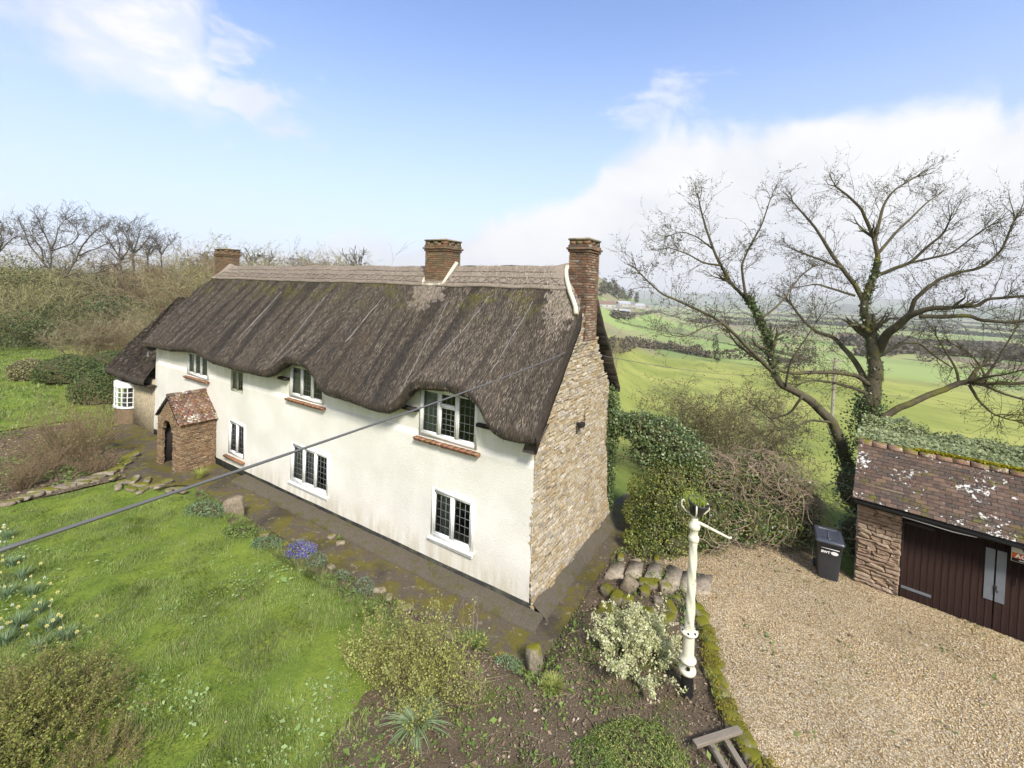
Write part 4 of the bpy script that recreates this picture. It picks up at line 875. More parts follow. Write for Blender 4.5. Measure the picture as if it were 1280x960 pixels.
# wing thatch: hipped end
def wing_pt(a, t):
    """a 0..1 along the eave from the main gable round to the rear, t up to the ridge"""
    eu = np.interp(a, [0, .42, .5, .58, 1], [22.25, 27.7, 28.0, 27.7, 22.25]); ev = np.interp(a, [0, .42, .5, .58, 1], [-.45, -.55, 2.5, 5.4, 5.4]); ev = np.where(a < .42, -.48, np.where(a > .58, 5.4, ev))
    ru = np.interp(a, [0, .3, .7, 1], [22.25, 26.2, 26.2, 22.25]); rv = 2.5; z0_ = 2.74; z1_ = 6.9
    u = eu+(ru-eu)*t; v = ev+(rv-ev)*t; z = z0_+(z1_-z0_)*(t**.93)+.05*fbm(a*14, t*3, seed=95); return u, v, z
aa_, tt_ = np.meshgrid(np.linspace(0, 1, 90), np.linspace(0, 1, 26)); u, v, z = wing_pt(aa_, tt_)
low = [(u[0]*1, v[0]*1, z[0]-.14), (u[0]-.08, v[0]+.10*np.sign(2.5-v[0]), z[0]-.30), (u[0]-.35, v[0]+.45*np.sign(2.5-v[0]), z[0]-.22)]
u = np.vstack([q[0][None] for q in low[::-1]]+[u]); v = np.vstack([q[1][None] for q in low[::-1]]+[v]); z = np.vstack([q[2][None] for q in low[::-1]]+[z])
uvw = np.stack([np.tile(np.linspace(0, 12, 90), (29, 1)), np.tile(np.linspace(-.5, 4.2, 29)[:, None], (1, 90))], -1)
wr = link('wing_thatch', npmesh('wing_thatch', np.stack([-u, v, z], -1).reshape(-1, 3), grid_faces(29, 90), True, uvw.reshape(-1, 2)), M_thatch, wing)
n = 16000; a_, t_ = rng.uniform(0, .5, n), rng.random(n); u, v, z = wing_pt(a_, t_); u2, v2, z2 = wing_pt(a_, t_-.02); dn = np.stack([-(u2-u), v2-v, z2-z], 1); C = np.stack([-u, v, z+.02], 1)
V, F = leaves(C, .2, .5, .1, np.tile(np.array([[-.3, -.5, .6]]), (n, 1))*2, dirs=nrm(dn)*4); o = link('loose_straw', npmesh('loose_straw', V, F), M_straw, wr); o['kind'] = 'stuff'
mb = MB(); mb.tube([(-22.35, -.06, 4.35), (-22.35, -.25, 4.35), (-22.35, -.28, 4.2), (-22.35, -.28, 4.0)], .03, 6); mb.build('overflow_pipe', M_wire, cot)
# ------------------------------------------------------------------ garage (local x along its front to the right, y into it)
gr = empty('garage', G_B, -YG, 'low stone garage with brown plank doors, lichened tile roof and mossy ridge', 'garage')
GL = 6.2
# lie of the ground at the front: falls to the left
mb = MB(); mb.box(-.87, 0, .03, .35, -.6, 2.75); mb.box(3.32, GL, .03, .35, -.4, 2.75); mb.box(-.87, -.55, .35, 4.6, -.6, 2.9); mb.box(GL-.3, GL, .35, 4.6, -.6, 2.9); mb.box(-.87, GL, 4.6, 4.9, -.9, 2.9); mb.box(0, 3.32, .3, .33, -.2, 2.7)
gw = mb.build('garage_wall', M_joint, gr)
r_ = np.random.default_rng(17); gv = [stone_mesh('stone', .30, .10, .10, 500+i, M_gstone, .018, .012) for i in range(10)]; z = -.32
while z < 2.5:
    h = r_.uniform(.07, .13); p = -.89
    while p < -.02:
        w_ = min(r_.uniform(.16, .44), .0-p)
        if w_ > .06: o = link('stone', gv[r_.integers(10)], None, gw, (p+w_/2, .035-r_.uniform(0, .03), z+h/2)); o.scale = (w_/.30*.96, 1, h/.10*.92); o.rotation_euler = (0, r_.normal(0, .025), 0)
        p += w_
    z += h
q = MB()
z = -.4
while z < 2.7:
    h = r_.uniform(.07, .13); p = .1
    while p < 4.8: w_ = r_.uniform(.2, .45); V, F = chamfer(.05, w_*.48, h*.46, .015); q.add(V+np.array([-.86-r_.uniform(0, .02), p+w_/2, z+h/2]), F); p += w_
    p = 3.34
    while p < GL: w_ = r_.uniform(.2, .45); V, F = chamfer(w_*.48, .05, h*.46, .015); q.add(V+np.array([p+w_/2, .02-r_.uniform(0, .02), z+h/2]), F); p += w_
    z += h
q.build('side_stonework', M_gstone, gw, kind='stuff')
M_door = mk('brown_door_paint', lambda t, b: (lambda co: t.put(b.inputs['Base Color'], t.mix(t.smooth(t.noise(t.scale(co, (8, 8, .8)), 1.2, 4, .7), .35, .75), (.012, .0058, .0045), (.028, .014, .010))))(obj_co(t)), .85, .10)
def gdoor(x0, x1, hinge_left):
    n = int(round((x1-x0)/.127)); wd = (x1-x0)/n; me = None
    fr = MB(); fr.box(x0+.01, x1-.01, .12, .15, .02, 2.30); d = fr.build('door', M_door, gr)
    for i in range(n):
        if me is None: V, F = chamfer(wd*.49, .012, 1.13, .007); me = npmesh('plank', np.vstack([V]), np.array([f for f in F if f[2] != f[3]])); me.materials.append(M_door)
        link('plank', me, None, d, (x0+wd*(i+.5), .107+random.uniform(-.002, .002), 1.155))
    return d
d1 = gdoor(0.02, 1.66, True); d2 = gdoor(1.68, 3.30, False)
M_grey = mk('grey_primed_metal', lambda t, b: t.put(b.inputs['Base Color'], t.mix(t.noise(obj_co(t), 8, 4, .7), (.10, .11, .125), (.17, .185, .205))), .6, .4)
for d, x0, x1, z0, z1, y in ((d1, 1.50, 1.655, .72, 1.95, .08), (d2, 1.685, 1.84, .72, 1.95, .08)):
    q = MB(); q.box(x0, x1, y, y+.016, z0, z1, bev=.003); q.build('steel_plate', M_grey, d)
for z_ in (.30, 2.0): q = MB(); q.box(.03, .62, .08, .095, z_-.035, z_+.035, bev=.004); q.tube([(.03, .085, z_-.06), (.03, .085, z_+.06)], .018, 6); q.build('strap_hinge', M_dark if z_ > 1 else M_grey, d1)
q = MB(); q.box(1.66, 1.71, .06, .08, 1.0, 1.1, bev=.004); q.tube([(1.70, .06, 1.0), (1.71, .04, .96), (1.73, .05, 1.0)], .012, 6); q.build('padlock', M_dark, d1)
q = MB(); q.tube([(2.0, .09, 1.42), (2.0, .05, 1.40), (2.0, .05, 1.30), (2.0, .09, 1.28)], .012, 6); q.build('handle', M_dark, d2)
mb = MB(); mb.box(-.0, .05, .06, .2, -.1, 2.35); mb.box(3.28, 3.33, .06, .2, -.1, 2.35); mb.box(-.02, 3.34, -.02, .28, 2.33, 2.55); mb.build('door_frame', M_dark, gr)
mb = MB(); mb.box(-.1, 6.2, -.18, .2, -.35, -.005, jit=.004); mb.build('threshold', M_ledge, gr)
# roof: front slope of tiles, rear slope under ivy
ex0, ex1, ey, ez, ry, rz_ = -1.02, GL+.2, -.34, 2.44, 1.25, 3.60
sl = math.hypot(ry-ey, rz_-ez); ang = math.atan2(rz_-ez, ry-ey); rows = 17; gau = sl/rows; tw = .225
mb = MB(); mb.add([(ex0+.03, ey+.06, ez-.05), (ex1, ey+.06, ez-.05), (ex1, ry, rz_-.06), (ex0+.03, ry, rz_-.06)], [(0, 1, 2, 3)])
mb.add([(ex0+.03, ry, rz_-.03), (ex1, ry, rz_-.03), (ex1, 5.2, 2.85), (ex0+.03, 5.2, 2.85)], [(0, 1, 2, 3)])
mb.add([(ex0+.05, ey+.1, ez-.06), (ex0+.05, ry, rz_-.08), (ex0+.05, 5.2, 2.8), (ex0+.05, 5.2, 2.5), (ex0+.05, .1, 2.3)], [(0, 1, 4, 4), (1, 2, 3, 4)])
groof = mb.build('roof', M_dark, gr)
tmes = []
for i in range(10):
    r2 = np.random.default_rng(700+i); V, F = chamfer(tw*.485, gau*.85, .011, .003); V = V+np.array([0, 0, 0])
    V[:, 2] += .010*(V[:, 0]/tw)**2*-4*.25+r2.normal(0, .003)*(V[:, 0]/tw)+r2.normal(0, .0012, len(V)); me = bpy.data.meshes.new('tile'); me.from_pydata(V.tolist(), [], [tuple(dict.fromkeys(f)) for f in F.tolist()]); me.update(); me.materials.append(M_tile); tmes.append(me)
tl = []
for i in range(rows):
    for j in range(int((ex1-ex0)/tw)+1):
        x = ex0+tw*(j+.5+(.5 if i % 2 else 0)); 
        if x+tw*.5 > ex1: continue
        c = (i+.5)*gau+.02; tl.append((x, ey+c*math.cos(ang), ez+c*math.sin(ang)))
    if i % 2: tl.append((ex0+tw*.25, ey+((i+.5)*gau+.02)*math.cos(ang), ez+((i+.5)*gau+.02)*math.sin(ang)))
tl.sort(key=lambda q: q[0]); rest = MB(); nI = 0
for x, y, z in tl:
    sag = -.02*math.sin(max(0, x)*.7); rx = ang-.11+random.gauss(0, .012); first_half = x < ex0+tw*.3
    if nI < 298: o = link('tile', tmes[nI % 10], None, groof, (x, y, z+sag)); o.rotation_euler = (rx, random.gauss(0, .012), random.gauss(0, .01)); o.scale = (.5 if first_half else 1, 1, 1); nI += 1
    else:
        V, F = chamfer(tw*.485, gau*.85, .011, .003); V = V@np.array(Matrix.Rotation(rx, 3, 'X')).T; rest.add(V+np.array([x, y, z+sag]), F)
rest.build('tiling', M_tile_i, groof, kind='stuff')
x = ex0-.01; k = 0
while x < ex1:
    L = .33; th = np.linspace(-.2, math.pi+.2, 9); V = [(x+dx, ry+.125*math.cos(a), rz_-.035+.105*math.sin(a)*(1.06 if dx == 0 else .98)) for dx in (0, L-.015) for a in th]; V += [(x+dx, ry+.10*math.cos(a), rz_-.035+.08*math.sin(a)) for dx in (0, L-.015) for a in th]
    F = [(j, j+1, 9+j+1, 9+j) for j in range(8)]+[(j, 18+j, 18+j+1, j+1) for j in range(8)]+[(9+j, 9+j+1, 27+j+1, 27+j) for j in range(8)]
    link('ridge_tile', npmesh('ridge_tile', V, F, True), M_ridge_tile, groof).rotation_euler = (0, random.gauss(0, .004), 0); x += L; k += 1
M_moss = leafmat('golden_moss', pal((.26, .23, .012), (.42, .36, .015), (.18, .17, .014), (.52, .44, .03)), .95, .2, spec=.05)
def moss_pad(name, C, size, parent=None, mat=None, n=400, rad=(.3, .1, .05), seed=0):
    r2 = np.random.default_rng(seed); P = np.array(C)+r2.normal(0, 1, (n, 3))*np.array(rad)*.5; P[:, 2] = C[2]+np.abs(P[:, 2]-C[2]); V, F = leaves(P, size, 1.5, .8, r=r2); o = link(name, npmesh(name, V, F), mat or M_moss, parent); o['kind'] = 'stuff'; return o
n = 42000; xx = rng.uniform(ex0, ex1, n); k = fbm(xx*1.2, 0, seed=111)+.35*rng.normal(0, 1, n) > -.25; xx = xx[k]; th = rng.uniform(.3, 2.1, len(xx)); P = np.stack([xx, ry+.135*np.cos(th), rz_-.02+.12*np.sin(th)], 1); V, F = leaves(P+rng.normal(0, .008, P.shape), .045, .8, .8); o = link('ridge_moss', npmesh('ridge_moss', V, F), M_moss, groof); o['kind'] = 'stuff'
# gutter: broken black half pipe
M_gutter = mk('black_gutter', lambda t, b: t.put(b.inputs['Base Color'], (.014, .014, .015)), .5, .4)
mb = MB(); th = np.linspace(math.pi, 2*math.pi, 7); gx_ = np.linspace(ex0+.05, ex1, 30)
mb.add([(x, ey-.01+.055*math.cos(a), ez-.075-.008*x+.055*math.sin(a)) for a in th for x in gx_], grid_faces(7, 30)); mb.box(ex0+.05, ex1, ey+.05, ey+.07, ez-.18, ez-.03); mb.build('gutter', M_gutter, gr)
mb = MB(); mb.tube([(.0, ey-.02, ez-.16), (.9, ey-.025, ez-.19), (1.3, ey-.02, ez-.165)], .012, 5); mb.build('hanging_wire', M_wire, gr)
# estate agent's board over the right door
sgn = empty('sign_board', gar(1.86, -.20, 1.96), -YG, 'white and orange printed board hung on the right garage door under the eaves', 'sign')
M_bw = mk('board_white', lambda t, b: t.put(b.inputs['Base Color'], (.52, .50, .42)), .5); M_bo = mk('board_orange', lambda t, b: t.put(b.inputs['Base Color'], (.62, .13, .02)), .5); M_bb = mk('board_lettering', lambda t, b: t.put(b.inputs['Base Color'], (.015, .015, .02)), .5); M_bl = mk('board_lettering_white', lambda t, b: t.put(b.inputs['Base Color'], (.75, .75, .72)), .5)
mb = MB(); mb.box(0, .80, 0, .012, -.05, .38); mb.build('panel', M_bw, sgn)
mb = MB(); mb.box(.012, .79, -.003, -.0005, .035, .155); mb.build('orange_band', M_bo, sgn); mb = MB(); mb.box(.012, .79, -.003, -.0005, -.04, .033); mb.build('dark_band', M_bb, sgn)
def text(body, size, mat, parent, loc, rot=(math.pi/2, 0, 0), bold=0.0, name='lettering', ext=.0012):
    c = bpy.data.curves.new(name, 'FONT'); c.body = body; c.size = size; c.extrude = ext; c.offset = bold; o = bpy.data.objects.new(name, c); COL.objects.link(o); dg = bpy.context.evaluated_depsgraph_get(); me = bpy.data.meshes.new_from_object(o.evaluated_get(dg)); bpy.data.objects.remove(o)
    me.materials.clear(); me.materials.append(mat); o = link(name, me, None, parent, loc); o.rotation_euler = rot; o['kind'] = 'stuff'; return o
text('VI', .15, M_bb, sgn, (.15, -.004, .19), bold=.004); text('ACTI', .13, M_bl, sgn, (.06, -.006, .048), bold=.002); text('www.', .05, M_bl, sgn, (.12, -.006, -.015))

# ------------------------------------------------------------------ wheelie bin
bp_ = np.array([9.13, 12.12, .40]); binn = empty('wheelie_bin', bp_, -.52, 'dark grey wheelie bin with white lettering standing against the garage corner', 'wheelie bin')
M_bin = mk('dark_grey_plastic', lambda t, b: t.put(b.inputs['Base Color'], t.mix(t.noise(obj_co(t), 7, 4, .7), (.022, .024, .028), (.040, .042, .046))), .42, .45)
M_binlid = mk('bin_lid_plastic', lambda t, b: t.put(b.inputs['Base Color'], (.045, .050, .062)), .30, .6)
def loft(rings): V = np.vstack(rings); n = len(rings[0]); F = [(i*n+j, i*n+(j+1) % n, (i+1)*n+(j+1) % n, (i+1)*n+j) for i in range(len(rings)-1) for j in range(n)]; return V, F
def rrect(w_, d_, cy_, z, r=.05, tilt=0.0):
    P = []
    for sx, sy, a0 in ((1, 1, 0), (-1, 1, 90), (-1, -1, 180), (1, -1, 270)):
        for q in (0, 30, 60, 90): a = R(a0+q); x = sx*(w_/2-r)+r*math.cos(a); y = sy*(d_/2-r)+r*math.sin(a); P.append((x, cy_+y, z+tilt*y))
    return P
mb = MB(); V, F = loft([rrect(.40, .46, -.02, .0), rrect(.42, .48, -.02, .05), rrect(.47, .55, -.02, .5), rrect(.53, .64, .0, .90), rrect(.56, .68, .0, .91), rrect(.57, .69, .0, .975), rrect(.50, .6, .0, .98), rrect(.48, .58, 0, .93)]); mb.add(V, F); mb.box(-.15, .15, -.30, -.265, .88, .91); mb.build('body', M_bin, binn)
mb = MB(); V, F = loft([rrect(.58, .72, .0, .975, tilt=.05), rrect(.60, .74, .0, .985, tilt=.05), rrect(.60, .74, .0, 1.01, tilt=.05), rrect(.54, .66, .0, 1.05, tilt=.06), rrect(.44, .56, .0, 1.058, tilt=.06), rrect(.42, .54, .0, 1.045, tilt=.06), rrect(.05, .05, .0, 1.05, .02)]); mb.add(V, F)
mb.box(-.20, .20, .2, .24, 1.062, 1.085, bev=.008); mb.box(-.03, .03, -.30, .18, 1.045, 1.065, bev=.006); mb.build('lid', M_binlid, binn, True)
for s_ in (-1, 1):
    mb = MB(); mb.tube([(s_*.20, .27, .10), (s_*.26, .27, .10)], .10, 16); wh = mb.build('wheel', M_gutter, binn); mb = MB(); mb.tube([(s_*.262, .27, .10), (s_*.266, .27, .10)], .045, 12); mb.build('hub', M_bin, wh)
mb = MB(); mb.tube([(-.24, .37, .97), (-.24, .42, 1.0), (.24, .42, 1.0), (.24, .37, .97)], .016, 6); mb.build('handle', M_bin, binn)
M_print = mk('white_print', lambda t, b: t.put(b.inputs['Base Color'], (.72, .72, .70)), .6)
tl_ = -math.atan2(.045, .4)
text('SWT', .085, M_print, binn, (-.17, -.322, .70), (math.pi/2+.11, 0, 0), .004)
mb = MB(); th = np.linspace(0, 2*np.pi, 20, endpoint=False); zc_ = .735; V = [(.10+.075*math.cos(a), -.327-.11*.048*math.sin(a), zc_+.048*math.sin(a)) for a in th]+[(.10, -.327, zc_)]; mb.add(V, [(j, (j+1) % 20, 20, 20) for j in range(20)]); mb.build('oval_emblem', M_print, binn)
mb = MB(); mb.box(-.17, .19, -.334, -.330, .82, .833); mb.build('printed_line', M_print, binn)

binn.scale = (1.12, 1.12, 1.10)
# ------------------------------------------------------------------ old cast iron post carrying a plant pot
pz = float(level(3.685, 8.34)); post = empty('iron_post', (3.685, 8.34, pz), 0, 'tall white painted cast iron post with side arm rising from the flower bed', 'post')
M_wiron = mk('flaking_white_iron', lambda t, b: (lambda P, n: (t.put(b.inputs['Base Color'], t.mix(t.smooth(n, .60, .68), t.mix(t.noise(P, 2.5, 4), (.72, .69, .56), (.56, .53, .38)), (.13, .07, .04))), bump(t, b, n, .3, .01)))(obj_co(t), t.noise(obj_co(t), 11, 6, .7)), .5, .35)
M_biron = mk('black_iron', lambda t, b: t.put(b.inputs['Base Color'], (.012, .012, .012)), .5, .4)
mb = MB(); mb.lathe([(.135, -.1), (.135, .0), (.115, .10), (.108, .42), (.11, .44), (0, .44)], 24); mb.build('black_base', M_biron, post)
mb = MB(); mb.lathe([(.108, .43), (.150, .44), (.158, .47), (.158, .51), (.128, .54), (.122, .66), (.150, .67), (.155, .70), (.120, .73), (.106, .80), (.10, 1.16), (.104, 1.20), (.160, 1.22), (.165, 1.25), (.12, 1.27), (.09, 1.28), (0.0, 1.28)], 24); mb.build('collar', M_wiron, post, True)
mb = MB()
for a in np.linspace(0, 2*math.pi, 6, endpoint=False): mb.tube([(.13*math.cos(a), .13*math.sin(a), 1.25), (.13*math.cos(a), .13*math.sin(a), 1.28)], .02, 6)
a = -1.9; mb.tube([(.12*math.cos(a), .12*math.sin(a), .60), (.15*math.cos(a), .15*math.sin(a), .60)], .035, 10); mb.build('bolts', M_biron, post, kind='stuff')
mb = MB(); zz = np.linspace(1.26, 3.02, 120); th = np.arange(28)*2*np.pi/28; rings = []
for z in zz: rr_ = (.088-.016*(z-1.26)/1.76)*(1+.085*np.sin(th*3+z*13)); rings.append(np.stack([rr_*np.cos(th), rr_*np.sin(th), 0*th+z], 1))
V, F = loft(rings); mb.add(V, F); mb.build('twisted_shaft', M_wiron, post, True)
mb = MB(); mb.lathe([(.07, 3.0), (.095, 3.03), (.10, 3.09), (.085, 3.12), (.07, 3.15), (.072, 3.24), (.105, 3.27), (.11, 3.33), (.08, 3.38), (.06, 3.42), (.055, 3.50), (.03, 3.52), (0, 3.52)], 20); mb.build('neck', M_wiron, post, True)
mb = MB(); ad = np.array([.93, -.36]); L_ = .62
mb.tube([(0, 0, 3.40), (ad[0]*.1, ad[1]*.1, 3.385), (ad[0]*L_, ad[1]*L_, 3.22), (ad[0]*(L_+.03), ad[1]*(L_+.03), 3.25)], [.032, .03, .021, .02], 8); mb.build('side_arm', M_wiron, post, True)
for i, a in enumerate((2.8, -.3, 4.4)):
    c, s_ = math.cos(a), math.sin(a); mb = MB(); mb.tube([(c*r2, s_*r2, z2) for r2, z2 in ((.02, 3.50), (.06, 3.53), (.17, 3.58), (.245, 3.67), (.245, 3.76), (.215, 3.79), (.195, 3.74))], .015, 6); mb.build('scroll_bracket', M_wiron, post, True)
pot = empty('plant_pot', (3.70, 8.34, pz+3.55), 0, 'small black plastic pot cupped in the brackets on top of the white post', 'plant pot')
M_pot = mk('black_pot', lambda t, b: t.put(b.inputs['Base Color'], t.mix(t.noise(obj_co(t), 20, 3), (.018, .018, .02), (.045, .045, .05))), .55, .4)
mb = MB(); mb.lathe([(0, .0), (.085, .0), (.135, .20), (.145, .205), (.148, .235), (.135, .235), (.125, .19), (0, .19)], 22); o = mb.build('pot', M_pot, pot, True); pot.rotation_euler = (.16, .13, 0); pot.scale = (1.35, 1.35, 1.15)
x = rng.normal(0, .075, 700); y = rng.normal(0, .075, 700); V, F = blades(x, y, .14, .010, .7, hf=lambda a, b: a*0+.19); V2, F2 = leaves(np.stack([rng.normal(0, .06, 400), rng.normal(0, .06, 400), .205+np.abs(rng.normal(0, .02, 400))], 1), .03, 1.5)
o = tri_build('potted_grass', V, F, leafmat('pot_grass', pal((.30, .38, .07), (.42, .46, .10), (.24, .34, .06)), .6, .4, 3.0, .2, 0.0), None, None, (3.70, 8.34, pz+3.56)); setp(o, 'tuft of bright green grass growing in the pot on the post', 'plant', kind='stuff')

# ------------------------------------------------------------------ steps, rocks, standing stones, edging
stp = empty('garden_steps', (*pa(800, 715, .15), 0), 0, 'flight of stone slab steps climbing from the path to the gravel drive', 'steps'); so = np.array(stp.location)
for q, z in (([(755, 722), (766, 700), (781, 704), (779, 723)], .05), ([(781, 716), (789, 700), (804, 703), (801, 724)], .13), ([(803, 727), (813, 703), (829, 705), (825, 730)], .21), ([(828, 729), (836, 705), (854, 712), (849, 737)], .29), ([(849.5, 736), (854, 713), (869, 716), (865, 739)], .36), ([(865.5, 739), (870, 716), (891, 719), (887, 743)], .42)):
    z0s = max(float(level(*at(px, py, z)[:2])) for px, py in q); z = max(z, z0s+.035); P = [at(px, py, z) for px, py in q]; c = sum(P)/4; P = [c+(p-c)*1.0 for p in P]; mb = MB(); V = np.array(P+[p-np.array([0, 0, .22]) for p in P])-so+rng.normal(0, .002, (8, 3)); mb.add(V, [(3, 2, 1, 0), (0, 1, 5, 4), (1, 2, 6, 5), (2, 3, 7, 6), (3, 0, 4, 7)]); mb.build('step_slab', M_slab, stp)
def rock_mesh(name, dims, seed, mat, rough=.12):
    r2 = np.random.default_rng(seed); import bmesh; bm = bmesh.new(); bmesh.ops.create_icosphere(bm, subdivisions=3, radius=1); P = np.array([v.co[:] for v in bm.verts]); P = np.sign(P)*np.abs(P)**.52
    P = P*(1+rough*fbm(P[:, 0]*1.3+seed, P[:, 1]*1.3, P[:, 2]*1.3, seed=seed)[:, None]+rough*.4*fbm(P[:, 0]*4+seed, P[:, 1]*4, P[:, 2]*4, seed=seed+1)[:, None])*np.array(dims)*.5
    for v, p in zip(bm.verts, P): v.co = p
    me = bpy.data.meshes.new(name); bm.to_mesh(me); bm.free(); me.materials.append(mat); me.polygons.foreach_set('use_smooth', np.ones(len(me.polygons), bool)); return me
def rock(px, py, z, dims, seed, mat, parent=None, name='stone', rot=None, lift=0.0):
    p = at(px, py, z); gz_ = float(level(p[0], p[1])); o = link(name, rock_mesh(name, dims, seed, mat), None, parent, (p[0], p[1], gz_+dims[2]*.28+lift) if parent is None else (p[0]-parent.location[0], p[1]-parent.location[1], gz_+dims[2]*.28+lift-parent.location[2]))
    o.rotation_euler = (random.gauss(0, .12), random.gauss(0, .12), rot if rot is not None else random.uniform(0, 3)); return o
rk = empty('rockery', (*pa(790, 750, .2), .2), 0, 'rough mossy boulders banked beside the garden steps', 'rockery')
for i, (px, py, dx, dy, dz) in enumerate([(760, 733, .42, .34, .25), (771, 745, .38, .30, .3), (787, 732, .42, .36, .42), (785, 748, .30, .26, .2), (812, 733, .62, .28, .24), (806, 741, .38, .26, .22), (832, 742, .30, .34, .28), (757, 757, .30, .36, .22), (764, 770, .28, .28, .2), (752, 772, .22, .26, .16), (798, 764, .42, .26, .2), (811, 771, .40, .28, .22), (838, 768, .46, .24, .2), (836, 780, .38, .24, .2), (823, 757, .26, .2, .16), (797, 785, .3, .2, .14), (845, 754, .2, .16, .12), (776, 690, .3, .2, .2), (795, 697, .36, .16, .14), (821, 699, .36, .16, .14)]): rock(px, py, .25, (dx, dy, dz), 900+i, M_moss_stone if i % 4 != 2 else M_dry_stone, rk)
lw = empty('low_wall', (4.6, 9.0, .35), 0, 'low moss covered stone kerb wall between flower bed and gravel drive', 'wall')
wp = [(4.83, 10.55), (4.78, 10.1), (4.66, 9.6), (4.52, 9.15), (4.40, 8.7), (4.33, 8.25), (4.27, 7.8), (4.3, 7.35), (4.42, 6.9), (4.6, 6.5)]
for i, (x, y) in enumerate(wp[:8]):
    for k in range(2):
        me = rock_mesh('stone', (.27+random.random()*.10, .27+random.random()*.05, .24), 950+i*2+k, M_moss_stone, .10); o = link('stone', me, None, lw, (x-4.6+random.gauss(0, .02)-(.0), y-9.0-.23*k, .02+random.gauss(0, .012))); o.rotation_euler = (random.gauss(0, .08), random.gauss(0, .08), random.gauss(.15, .15))
tt = rng.uniform(0, len(wp)-1.01, 9000); ti = tt.astype(int); Pw = np.array(wp); C = Pw[ti]+(Pw[ti+1]-Pw[ti])*(tt-ti)[:, None]+rng.normal(0, .085, (9000, 2)); k = fbm(C[:, 0]*3, C[:, 1]*3, seed=115) > -.25; C = C[k]; V, F = leaves(np.column_stack([C-np.array([4.6, 9.0]), np.full(len(C), .115)+rng.normal(0, .012, len(C))]), .035, 1.2, .8); o = link('moss', npmesh('moss', V, F), leafmat('wall_moss', pal((.17, .15, .02), (.28, .24, .025), (.12, .115, .02), (.22, .16, .04)), .95, .15, 6.0), lw); o['kind'] = 'stuff'
for i, (px, py, dx, dy, dz, lab, mt) in enumerate([(668, 806, .34, .26, .74, 'upright mossy stone standing at the corner of the bed below the cottage corner', M_moss_stone), (292, 636, .60, .36, .72, 'brown upright boulder at the lawn edge near the porch', M_dry_stone)]):
    o = rock(px, py+22 if i == 0 else py+8, .2, (dx, dy, dz), 980+i, mt, None, 'standing_stone', .4); o.rotation_euler = (.05, -.1, .4); setp(o, lab, 'stone')
ed = empty('stone_edging', (*pa(90, 615), 0), 0, 'low lichened stones edging the left hand bed beside the lawn', 'edging')
for i in range(18):
    t_ = i/17; px = np.interp(t_, [0, .15, .45, .75, 1], [163, 150, 105, 55, 0]); py = np.interp(t_, [0, .15, .45, .75, 1], [572, 588, 607, 618, 636]); rock(px, py, .05, (.55+random.random()*.25, .26, .16), 1000+i, M_moss_stone if i < 5 or i % 4 == 0 else M_dry_stone, ed, rot=.25+(.9 if i < 3 else 0))
ed2 = empty('path_edging', (*pa(190, 610), 0), 0, 'tumbled mossy stones between lawn and path in front of the porch', 'edging')
for i, (px, py) in enumerate([(148, 612), (157, 606), (168, 603), (176, 609), (184, 604), (190, 611), (200, 612), (206, 606), (214, 617), (143, 600), (226, 618), (164, 615), (178, 617)]): rock(px, py, .1, (.55, .22, .14), 1030+i, M_moss_stone if i % 2 else M_dry_stone, ed2, lift=.04)
ed3 = empty('border_stones', (*pa(450, 740), 0), 0, 'scattered small stones along the planted edge of the concrete path', 'edging')
for i, (px, py) in enumerate([(355, 690), (372, 700), (413, 713), (430, 722), (476, 735), (486, 745), (498, 752), (508, 758), (468, 740), (330, 678), (415, 668), (426, 676), (540, 790), (560, 805)]): rock(px, py, .1, (.26, .18, .12), 1060+i, M_dry_stone if i % 3 else M_moss_stone, ed3)
# broken timbers at the foot of the frame
M_plank = mk('grey_rotten_timber', lambda t, b: t.put(b.inputs['Base Color'], t.mix(t.noise(t.scale(obj_co(t), (2, 18, 18)), 2, 5, .7), (.10, .08, .06), (.30, .26, .20))), .9)
for i, (p0, p1, w_, lab) in enumerate([((868, 930), (925, 912), .12, 'weathered grey plank lying crosswise on top of the broken timbers'), ((886, 925), (915, 975), .10, 'rotten grey timber lying lowermost left in the pile by the drive'), ((904, 920), (938, 975), .10, 'rotten grey timber sloping to the right beside the drive wall')]):
    a, b_ = at(*p0, .55 if i == 0 else .48), at(*p1, .58 if i == 0 else .42); d_ = b_-a; L = np.linalg.norm(d_); M_ = Matrix.Translation(Vector((a+b_)/2)) @ Vector(d_).to_track_quat('X', 'Z').to_matrix().to_4x4()
    V, F = chamfer(L/2, w_/2, .028, .006); q = MB(); q.add(V+rng.normal(0, .003, V.shape), F); o = q.build('timber_plank', M_plank); o.matrix_world = M_; setp(o, lab, 'plank', 'broken timbers by the drive')

# ------------------------------------------------------------------ overhead cable and line pole
M_cable = mk('black_cable', lambda t, b: t.put(b.inputs['Base Color'], (.12, .118, .115)), .6)
def cable(p0, p1, sag, r, name='overhead_cable', n=50):
    t = np.linspace(0, 1, n)[:, None]; P = np.array(p0)*(1-t)+np.array(p1)*t; P[:, 2] -= 4*sag*(t[:, 0]*(1-t[:, 0])); mb = MB(); mb.tube(P, r, 6); return mb.build(name, M_cable, None, True)
p0 = atd(-60, 708, 2.3); p1 = world_uv(-.05, 3.05, 6.55); setp(cable(p0, p1, .10, .0125), 'black cable slung across the view from lower left to the gable', 'cable')
HAZE = 2.1e-4
